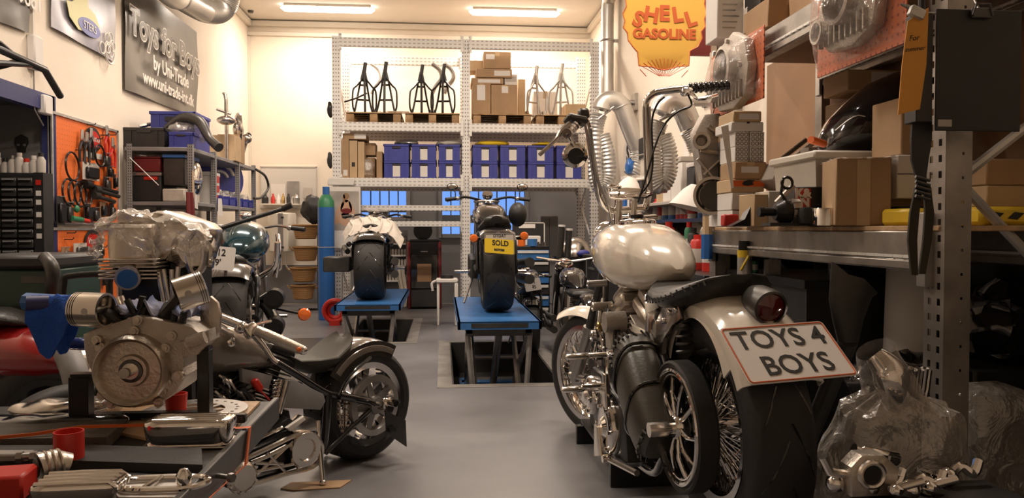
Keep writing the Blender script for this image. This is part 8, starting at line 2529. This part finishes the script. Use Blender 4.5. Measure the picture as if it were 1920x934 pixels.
# pistons
def piston(a, c_, r, label_part, parent):
 a = V(a); c_ = V(c_); d = (c_ - a); L = d.length; u = d.normalized()
 b = MB(); prof = [(0, L), (r * .86, L), (r, L * .965)]
 for f in (.90, .83, .76):
  prof += [(r, L * (f + .02)), (r * .93, L * (f + .018)), (r * .93, L * (f - .008)), (r, L * (f - .01))]
 prof += [(r, L * .5), (r, 0), (r * .86, 0), (r * .84, L * .5), (0, L * .55)]
 b.lathe(prof, a, u, 40); p_ = b.build('piston', 'alupol', parent)
 b = MB()
 for f in (.905, .833, .763): b.lathe([(r * .95, L * (f + .008)), (r * .985, L * (f + .007)), (r * .985, L * (f - .003)), (r * .95, L * (f - .004))], a, u, 40, closed=True)
 b.build('piston_rings', 'blackm', p_)
 x, y, z = frame(u); b = MB(); b.cyl(a + u * L * .35 - x * r * 1.01, a + u * L * .35 + x * r * 1.01, r * .2, seg=18); b.build('wrist_pin', 'steel', p_)
piston(C(200, 582, -.02), C(143, 580, .0), 31 * k, '', cc)
piston(C(330, 555, .0), C(384, 537, .03), 31 * k, '', cc)
for (p, q) in (((196, 583), (238, 612)), ((335, 555), (300, 600))):
 b = MB(); b.tube([C(*p, .0), C(*q, .05)], [.012, .02], 8); b.build('connecting_rod', 'steeld', cc)
b = MB(); b.lathe([(0, 0), (.035, 0), (.035, .012), (.028, .016), (.028, .045), (.0, .045)], C(222, 588, .10), (-.3, 0, 1), 24); b.build('small_sleeve', 'alupol', cc)
b = MB(); p0 = C(180, 602, 0); b.grid(lambda u, v: V((C(185 + 165 * u, 600).x, .02 + .12 * v + .01 * math.sin(u * 20), C(0, 592 - 14 * math.sin(u * 3.1) + 6 * math.sin(u * 23)).z + .03 * noise.noise(V((u * 9, v * 4, 5))))), 46, 10, .006); rg = b.build('shop_rag', 'rag', None); rg.location = o; tag(rg, 'blue and white rag stuffed into the top of the opened crankcase', 'rag')
# steel posts of the engine stand
st_ = thing('engine_stand', 'black square tube stand holding the opened crankcase on the bench', 'stand', (o.x, YC + .1, ZB1))
so = V(st_.location)
for (px, py, w, yy) in ((152, 705, .026, YC + .05), (384, 655, .016, YC + .03)):
 p = at(px, py, Y=yy) - so; b = MB(); b.bx(p.x - w, p.x + w, p.y - .02, p.y + .02, 0, p.z, bev=.002); b.build('post', 'blackm', st_)
b = MB(); p = at(384, 655, Y=YC + .03) - so; b.bx(p.x - .07, p.x + .016, p.y - .02, p.y + .02, p.z, p.z + .008); q = at(152, 705, Y=YC + .05) - so; b.build('support_lug', 'blackm', st_); b = MB(); b.bx(q.x - .02, q.x + .06, q.y - .02, q.y + .02, q.z, q.z + .008); b.build('support_lug', 'blackm', st_); b = MB(); b.bx(q.x, p.x, 0, .03, .0, .02); b.build('cross_bar', 'blackm', st_)
# blue cloth over a cylinder, blue handle
o2 = at(95, 590, Y=2.25)
sp = thing('cloth_stand', 'black post with a red marked scale standing behind the bench under the blue cloth', 'stand', (o2.x - .0, 2.62, 0))
b = MB(); b.bx(-.03, .03, -.03, .03, 0, o2.z - .03); b.bx(-.12, .12, -.12, .12, 0, .02); b.build('post', 'blackm', sp)
b = MB(); b.bx(-.012, .004, -.032, -.030, .5, .8); b.build('red_scale', 'redp', sp)
b = MB(); b.tube([(-.10, -.3, o2.z + .03), (.16, -.36, o2.z + .02)], .026); b.tube([(0, -.33, o2.z + .02), (0, -.05, o2.z + .0), (0, 0, o2.z - .05)], .018); b.build('cross_tube', 'bluecyl', sp)
b = MB()
def cl(u, v):
 a = (v - .5) * 2; px = 62 + 82 * u
 droop = .02 + .10 * max(0, math.sin(u * PI)) ** 1.5
 y_ = 2.24 + .045 * math.sin(a * 1.5) ; zz = o2.z + .055 - abs(a) ** 1.6 * (.05 + droop) + .008 * noise.noise(V((u * 8, v * 8, 2)))
 return V((at(px, 590, Y=2.24).x, y_, zz))
b.grid(cl, 30, 24, .006); one('blue_cloth', b, 'clothb', 'blue microfibre cloth draped over the tube left of the opened crankcase', 'cloth')
b = MB(); Y = 2.3; b.tube([at(140, 590, Y=Y), at(118, 616, Y=Y), at(122, 640, Y=Y), at(150, 645, Y=Y + .02), at(172, 645, Y=Y + .05)], .018, 12, sm=5); one('plastic_loop', b, mat('blue_gloss', (.01, .05, .30), .15, coat=1), 'glossy blue bent plastic handle below the blue cloth', 'handle')
b = MB(); c = at(50, 572, Y=2.22); b.cyl(c, c + V((.05, .02, .0)), .025); one('blue_bottle', b, 'navy', 'dark blue bottle neck sticking out of the left end of the blue cloth', 'bottle')
# things behind and left of crankcase on the bench
def wrapped(px, py, r, m, name, label, cat, jit=.012, z=None, rot=0):
 p = tb(px, py); b = MB(); b.ell((0, 0, 0), r, (0, 0, rot), 26, 16); q = b.build(name, m, None, jitter=jit); q.location = (p.x, p.y, (z or Z1) + r[2] * .92); return tag(q, label, cat)
wrapped(110, 783, (.13, .06, .030), 'chrome2', 'foil_part', 'silver foil wrapped part lying left of the crankcase', 'part', .02)
wrapped(190, 778, (.07, .05, .03), 'filmm', 'plastic_wrapped_part', 'plastic wrapped bright part under the crankcase', 'part', .015)
wrapped(70, 806, (.24, .05, .022), 'blackg', 'black_sleeve', 'flat black glossy sleeve lying left of the stand foot', 'sleeve', .012)
# brake disc
p = tb(365, 772, ZB1)
bd = thing('brake_disc', 'large slotted brake disc lying on the chipboard behind the chrome pan', 'brake disc', (p.x, p.y, ZB1))
b = MB(); b.lathe([(.085, 0), (.15, 0), (.15, .006), (.085, .006)], (0, 0, 0), (0, 0, 1), 48, closed=True)
for k_ in range(8): a = k_ * PI / 4; b.box((.06 * math.cos(a), .06 * math.sin(a), .003), (.05, .012, .006), rot=(0, 0, a + .3))
b.lathe([(.03, 0), (.045, 0), (.045, .008), (.03, .008)], (0, 0, 0), (0, 0, 1), 32, closed=True); b.build('disc', 'steel', bd)
b = MB()
for k_ in range(24): a = k_ * PI / 12; b.cyl((.12 * math.cos(a), .12 * math.sin(a), .0062), (.12 * math.cos(a), .12 * math.sin(a), .0068), .005, seg=8)
b.build('vent_holes', 'blackm', bd)
p = tb(462, 793, Z1 + .01); b = MB(); b.box((p.x - .05, p.y, p.z + .014), (.10, .025, .024), bev=.003); b.cyl((p.x - .01, p.y - .014, p.z + .014), (p.x - .01, p.y - .02, p.z + .014), .006); one('black_bar', b, 'blackm', 'short black bar with two screws before the brake disc', 'bar')
p = tb(337, 768, ZB1); b = MB(); b.lathe([(.028, 0), (.032, .055), (.027, .055), (.024, .004), (0, .004), (0, 0)], (p.x, p.y - .03, ZB1), (0, 0, 1), 24); one('red_cup', b, 'redp', 'red plastic cup right of the crankcase foot', 'cup')
# chrome pan
p = tb(348, 842)
cp = thing('chrome_pan', 'polished ribbed chrome box shaped cover on the bench', 'cover', (p.x, p.y + .045, Z1))
def rbox(b, w, d, z0_, z1_, r=.02, taper=.9):
 R = []
 for z, e in ((z0_, taper), (z0_ + .01, taper + .03), (z1_ - .012, 1), (z1_ - .003, .97), (z1_, .92)):
  R.append([V((w / 2 * e * math.copysign(abs(math.cos(a)) ** .35, math.cos(a)), d / 2 * e * math.copysign(abs(math.sin(a)) ** .35, math.sin(a)), z)) for a in [2 * PI * q / 40 for q in range(40)]])
 b.rings(R)
b = MB(); rbox(b, .215, .10, 0, .068); pn_ = b.build('pan_body', 'chrome', cp)
b = MB()
for q in range(4): b.tube([(-.085, -.03 + .02 * q, .0685), (.085, -.03 + .02 * q, .0685)], .0045, 8)
b.build('ribs', 'chrome', pn_); b = MB(); b.bx(-.112, .118, -.056, .056, 0, .006, bev=.002); b.build('flange', 'chrome', cp)
# foam, black tray, red can, casting elbow
flat(((0, 812), (-120, 812), (-120, 840), (0, 846), (200, 842), (240, 806)), 'foam', 'foam_block', 'flat grey foam block in front of the black sleeve', 'foam', .03)
flat(((-100, 872), (380, 888), (378, 856), (200, 850), (-100, 850)), 'rubber', 'rubber_mat', 'black folded rubber mat in front of the grey foam', 'mat', .02)
p = tb(118, 882); b = MB(); b.lathe([(.032, 0), (.032, .062), (.029, .062), (.029, .004), (0, .004), (0, 0)], (p.x, p.y + .03, Z1 + .02), (0, 0, 1), 28); one('red_can', b, 'redp', 'open red plastic can standing on the bench by the cast elbow', 'can')
p = tb(92, 905); b = MB(); b.tube([(p.x - .01, p.y - .02, Z1 + .04), (p.x + .012, p.y + .0, Z1 + .045), (p.x + .035, p.y + .015, Z1 + .035)], [.030, .027, .024], 24); 
for q in range(3): b.torus((p.x + .0 + .010 * q, p.y - .012 + .008 * q, Z1 + .042), (1, .9, .1), .029, .003, 24, 6)
one('intake_elbow', b, 'alu', 'round cast intake elbow lying before the red can', 'elbow'); 
b = MB(); b.ell((p.x - .014, p.y - .024, Z1 + .0402), (.004, .022, .022), rot=(0, 0, .75)); one('elbow_opening', b, 'steeld', 'dark round opening of the cast intake elbow', 'opening')
# chrome covers in the very front
def ccover(px, py, w, d, h, label, rot=0, nr=4):
 p = tb(px, py); g_ = thing('chrome_cover', label, 'cover', (p.x, p.y, Z1), (0, 0, rot), 'chrome covers on the bench')
 b = MB(); rbox(b, w, d, 0, h); c_ = b.build('cover_body', 'chrome', g_)
 b = MB()
 for q in range(nr): yy = -d * .38 + d * .76 * q / max(1, nr - 1); b.tube([(-w * .42, yy, h + .001), (w * .40, yy, h + .001), (w * .46, yy, h * .5)], .0055, 8, sm=2)
 b.build('ribs', 'chrome', c_); return g_
ccover(150, 936, .17, .09, .042, 'ribbed chrome cover in the front left corner of the bench', .05)
p = tb(300, 915); b = MB()
pts = smooth_pts([(-.09, -.025, .01), (-.02, -.04, .01), (.07, -.035, .01), (.10, 0, .012), (.07, .035, .01), (-.02, .04, .01), (-.09, .025, .01), (-.09, -.025, .01)], 5)[:-1]
b.tube([V(q) + V((p.x, p.y, Z1)) for q in pts], .007, 8, closed=True); b.tube([(p.x - .02, p.y - .035, Z1 + .012), (p.x - .01, p.y + .035, Z1 + .012)], .006)
one('chrome_ring_cover', b, 'chrome', 'open chrome gasket frame on the bench right of the ribbed cover', 'frame')
p = tb(345, 922); b = MB(); b.lathe([(0, .05), (.008, .048), (.016, .035), (.016, .02), (.008, .008), (.013, 0), (0, 0)], (p.x, p.y, Z1), (0, 0, 1), 20); one('chrome_stopper', b, 'chrome', 'upright chrome knob near the edge rail of the bench', 'knob')
flat(((200, 934), (330, 934), (345, 905), (250, 900), (190, 915)), 'paper', 'paper_sheet', 'white sheet lying under the chrome gasket frame', 'paper', .002)
p = tb(20, 934); b = MB(); b.box((p.x - .03, p.y + .0, Z1 + .028), (.13, .09, .055), rot=(0, 0, .15), bev=.006); one('red_box', b, 'redp', 'red plastic box at the lower left corner of the photo', 'box')
p = tb(10, 880); b = MB(); b.box((p.x, p.y, Z1 + .03), (.12, .04, .02), bev=.005, rot=(0, .05, .1)); one('grey_plate', b, 'steel', 'flat grey metal plate behind the red plastic box', 'plate')
for i, px in enumerate((32, 58)):
 p = tb(px, 865, Z1 + .021); b = MB(); b.cyl((p.x, p.y, Z1 + .03), (p.x + .05, p.y + .01, Z1 + .03), .009, seg=12); b.cyl((p.x, p.y, Z1 + .03), (p.x + .012, p.y + .002, Z1 + .03), .014, seg=6); one('steel_bolt', b, 'steel', ['left', 'right'][i] + ' steel bolt lying on the black rubber mat', 'bolt', 'bolts on the rubber mat')
# orange straps
def strap(pts, w, label, name='orange_strap'):
 b = MB(); R = []
 for p in pts: R.append([p + V((0, 0, -w)), p + V((0, .003, -w)), p + V((0, .003, w)), p + V((0, 0, w))])
 b.rings(R); one(name, b, 'orangep', label, 'strap')
zs_ = Z1 + .036
strap([at(-60, 826, Z=zs_), at(60, 815, Z=zs_), at(150, 801, Z=zs_ + .01), at(290, 797, Z=zs_)], .004, 'thin orange strap crossing the bench behind the grey foam')
b = MB(); q0 = at(428, 803, Z=Z1 + .012); q1 = V((XE + .021, q0.y - .01, Z1 + .016)); q2 = V((XE + .022, q0.y - .06, ZT1 - .07)); q3 = at(385, 940, X=XE + .03)
R = [[p + V((0, -w_, 0)), p + V((.003, -w_, 0)), p + V((.003, w_, 0)), p + V((0, w_, 0))] for p, w_ in ((q0, .010), (q1, .011), (q2, .012), (q3, .012))]
b.rings(R); one('orange_strap', b, 'orangep', 'orange lashing strap hooked over the bench edge rail', 'strap')
b = MB(); q = at(405, 905, X=XE + .03); b.cyl((XE + .018, q.y + .05, q.z), (XE + .06, q.y + .03, q.z), .006); b.cyl((XE + .05, q.y + .035, q.z), (XE + .06, q.y + .03, q.z), .011, seg=6); one('clamp_bolt', b, 'steel', 'thick bolt sticking out of the bench edge rail', 'bolt')
# -------- wrapped V-twin on its own stand behind
YE2 = 2.56
o3 = at(275, 500, Y=YE2)
E = thing('wrapped_engine', 'large V twin engine half wrapped in plastic on a stand behind the bench', 'engine', (o3.x, YE2, 0))
T0 = -V(E.location)
def G(px, py, dy=0): return at(px, py, Y=YE2 + dy) + T0
b = MB(); a = G(192, 420); c = G(298, 505); w = c.x - a.x
R = []
for f, e in ((0, .86), (.06, .95), (.5, 1.0), (.92, .98), (1, .9)):
 z = c.z + (a.z - c.z) * f
 R.append([V(((a.x + c.x) / 2 + w / 2 * e * math.copysign(abs(math.cos(q)) ** .6, math.cos(q)), .12 + .15 * e * math.copysign(abs(math.sin(q)) ** .6, math.sin(q)), z)) for q in [2 * PI * k_ / 32 for k_ in range(32)]])
b.rings(R); hd = b.build('cylinder_head', 'alu', E)
b = MB()
for q in range(6):
 z = G(0, 487 + q * 7).z; b.box(((a.x + c.x) / 2 + .004, .12, z), (w * 1.04, .32, .006), bev=.002)
b.build('cooling_fins', 'alu', hd)
b = MB(); p = G(253, 520); b.lathe([(.028, 0), (.038, 0), (.038, -.05), (.028, -.05)], (p.x, -.06, p.z), (.2, -1, -.2), 24); b.build('intake_port', 'alu', hd); b = MB(); b.cyl((p.x, -.055, p.z), (p.x + .002, -.065, p.z - .002), .030, seg=24); b.build('port_cap', 'bluecyl', hd)
b = MB(); b.box(((G(240, 0).x), .10, G(0, 412).z), (w * .55, .20, .05), bev=.02, seg=2); b.build('rocker_cover', 'alupol', hd)
b = MB(); p = G(345, 450); b.box((p.x - .05, .15, p.z), (.20, .24, .16), bev=.04, seg=2, rot=(0, .35, 0)); b.build('second_head', 'alupol', E)
b = MB(); b.lathe([(0, .03), (.05, .03), (.07, .0), (.07, -.03)], (G(365, 470).x, .0, G(0, 470).z), (.4, -1, 0), 26)
b.tube([G(350, 452, -.03), G(368, 430, -.03), G(384, 460, -.03), G(380, 500, -.02), G(362, 512, -.02), G(350, 480, -.03), G(350, 452, -.03)], .012, 8, sm=4); b.cyl(G(372, 448), G(398, 450), .012); b.cyl(G(370, 492), G(400, 496), .014)
b.build('cam_cover', 'chrome2', E)
b = MB(); b.bx(G(205, 0).x, G(300, 0).x, .02, .26, G(0, 590).z, G(0, 515).z, bev=.02); b.bx(G(290, 0).x, G(350, 0).x, .06, .26, G(0, 600).z, G(0, 480).z, bev=.02); b.build('crankcase', 'blackm', E)
for (p_, q_) in (((297, 510), (310, 580)), ((306, 505), (318, 575)), ((322, 505), (324, 575)), ((334, 500), (330, 570))):
 b = MB(); b.cyl(G(*p_, -.01), G(*q_, -.01), .008); b.build('pushrod_tube', 'chrome2', E)
b = MB(); b.bx(G(290, 0).x, G(335, 0).x, .0, .2, G(0, 592).z, G(0, 577).z, bev=.004); b.build('lifter_block', 'brass', E)
zb3 = G(0, 592).z
b = MB(); b.bx(G(200, 0).x, G(340, 0).x, .03, .25, zb3 - .05, zb3, bev=.004)
for x_ in (G(210, 0).x, G(330, 0).x): b.bx(x_ - .02, x_ + .02, .05, .09, 0, zb3 - .05); b.bx(x_ - .02, x_ + .02, .2, .24, 0, zb3 - .05)
b.build('stand', 'blackm', E)
# the plastic over it
b = MB()
def pf(u, v):
 px = 178 + 212 * u
 top = 404 + 60 * max(0, .25 - u) ** 1.3 * 2.4 - 8 * math.sin(u * 6) + 26 * max(0, u - .75) * 4
 bot = (432 + 42 * math.sin(u * PI) ** 2) if u < .5 else 500 - 34 * abs(math.sin((u - .5) * 9))
 py = top + (bot - top) * min(1, max(0, (v - .35) / .65))
 dy = .30 - .40 * min(1, v / .4)
 n_ = noise.noise_vector(V((u * 9, v * 7, 1.5)))
 return G(px, py, dy - .03) + V(n_) * .022
b.grid(pf, 60, 36); b.build('plastic_film', 'filmm', E)
b = MB()
def pf2(u, v):
 n_ = noise.noise_vector(V((u * 6, v * 7, 9.5))); return G(196 - 34 * v * (1 - .6 * u), 425 + 25 * u + 55 * v * (1 - .4 * u), -.02 + .2 * u) + V(n_) * .02
b.grid(pf2, 14, 14); b.build('loose_film', 'filmm', E)
b = MB(); b.tube([at(116, 575, Y=3.45), at(120, 530, Y=3.45), at(128, 518, Y=3.45), at(200, 514, Y=3.45), at(205, 530, Y=3.45)], .014, 10, sm=3); c = at(116, 575, Y=3.45); b.cyl(c, (c.x, c.y, 0), .014); b.cyl(at(205, 530, Y=3.45), (at(205, 530, Y=3.45).x, 3.45, 0), .014); one('push_frame', b, 'blackm', 'black bent push handle standing before the lower orange pegboard', 'frame')
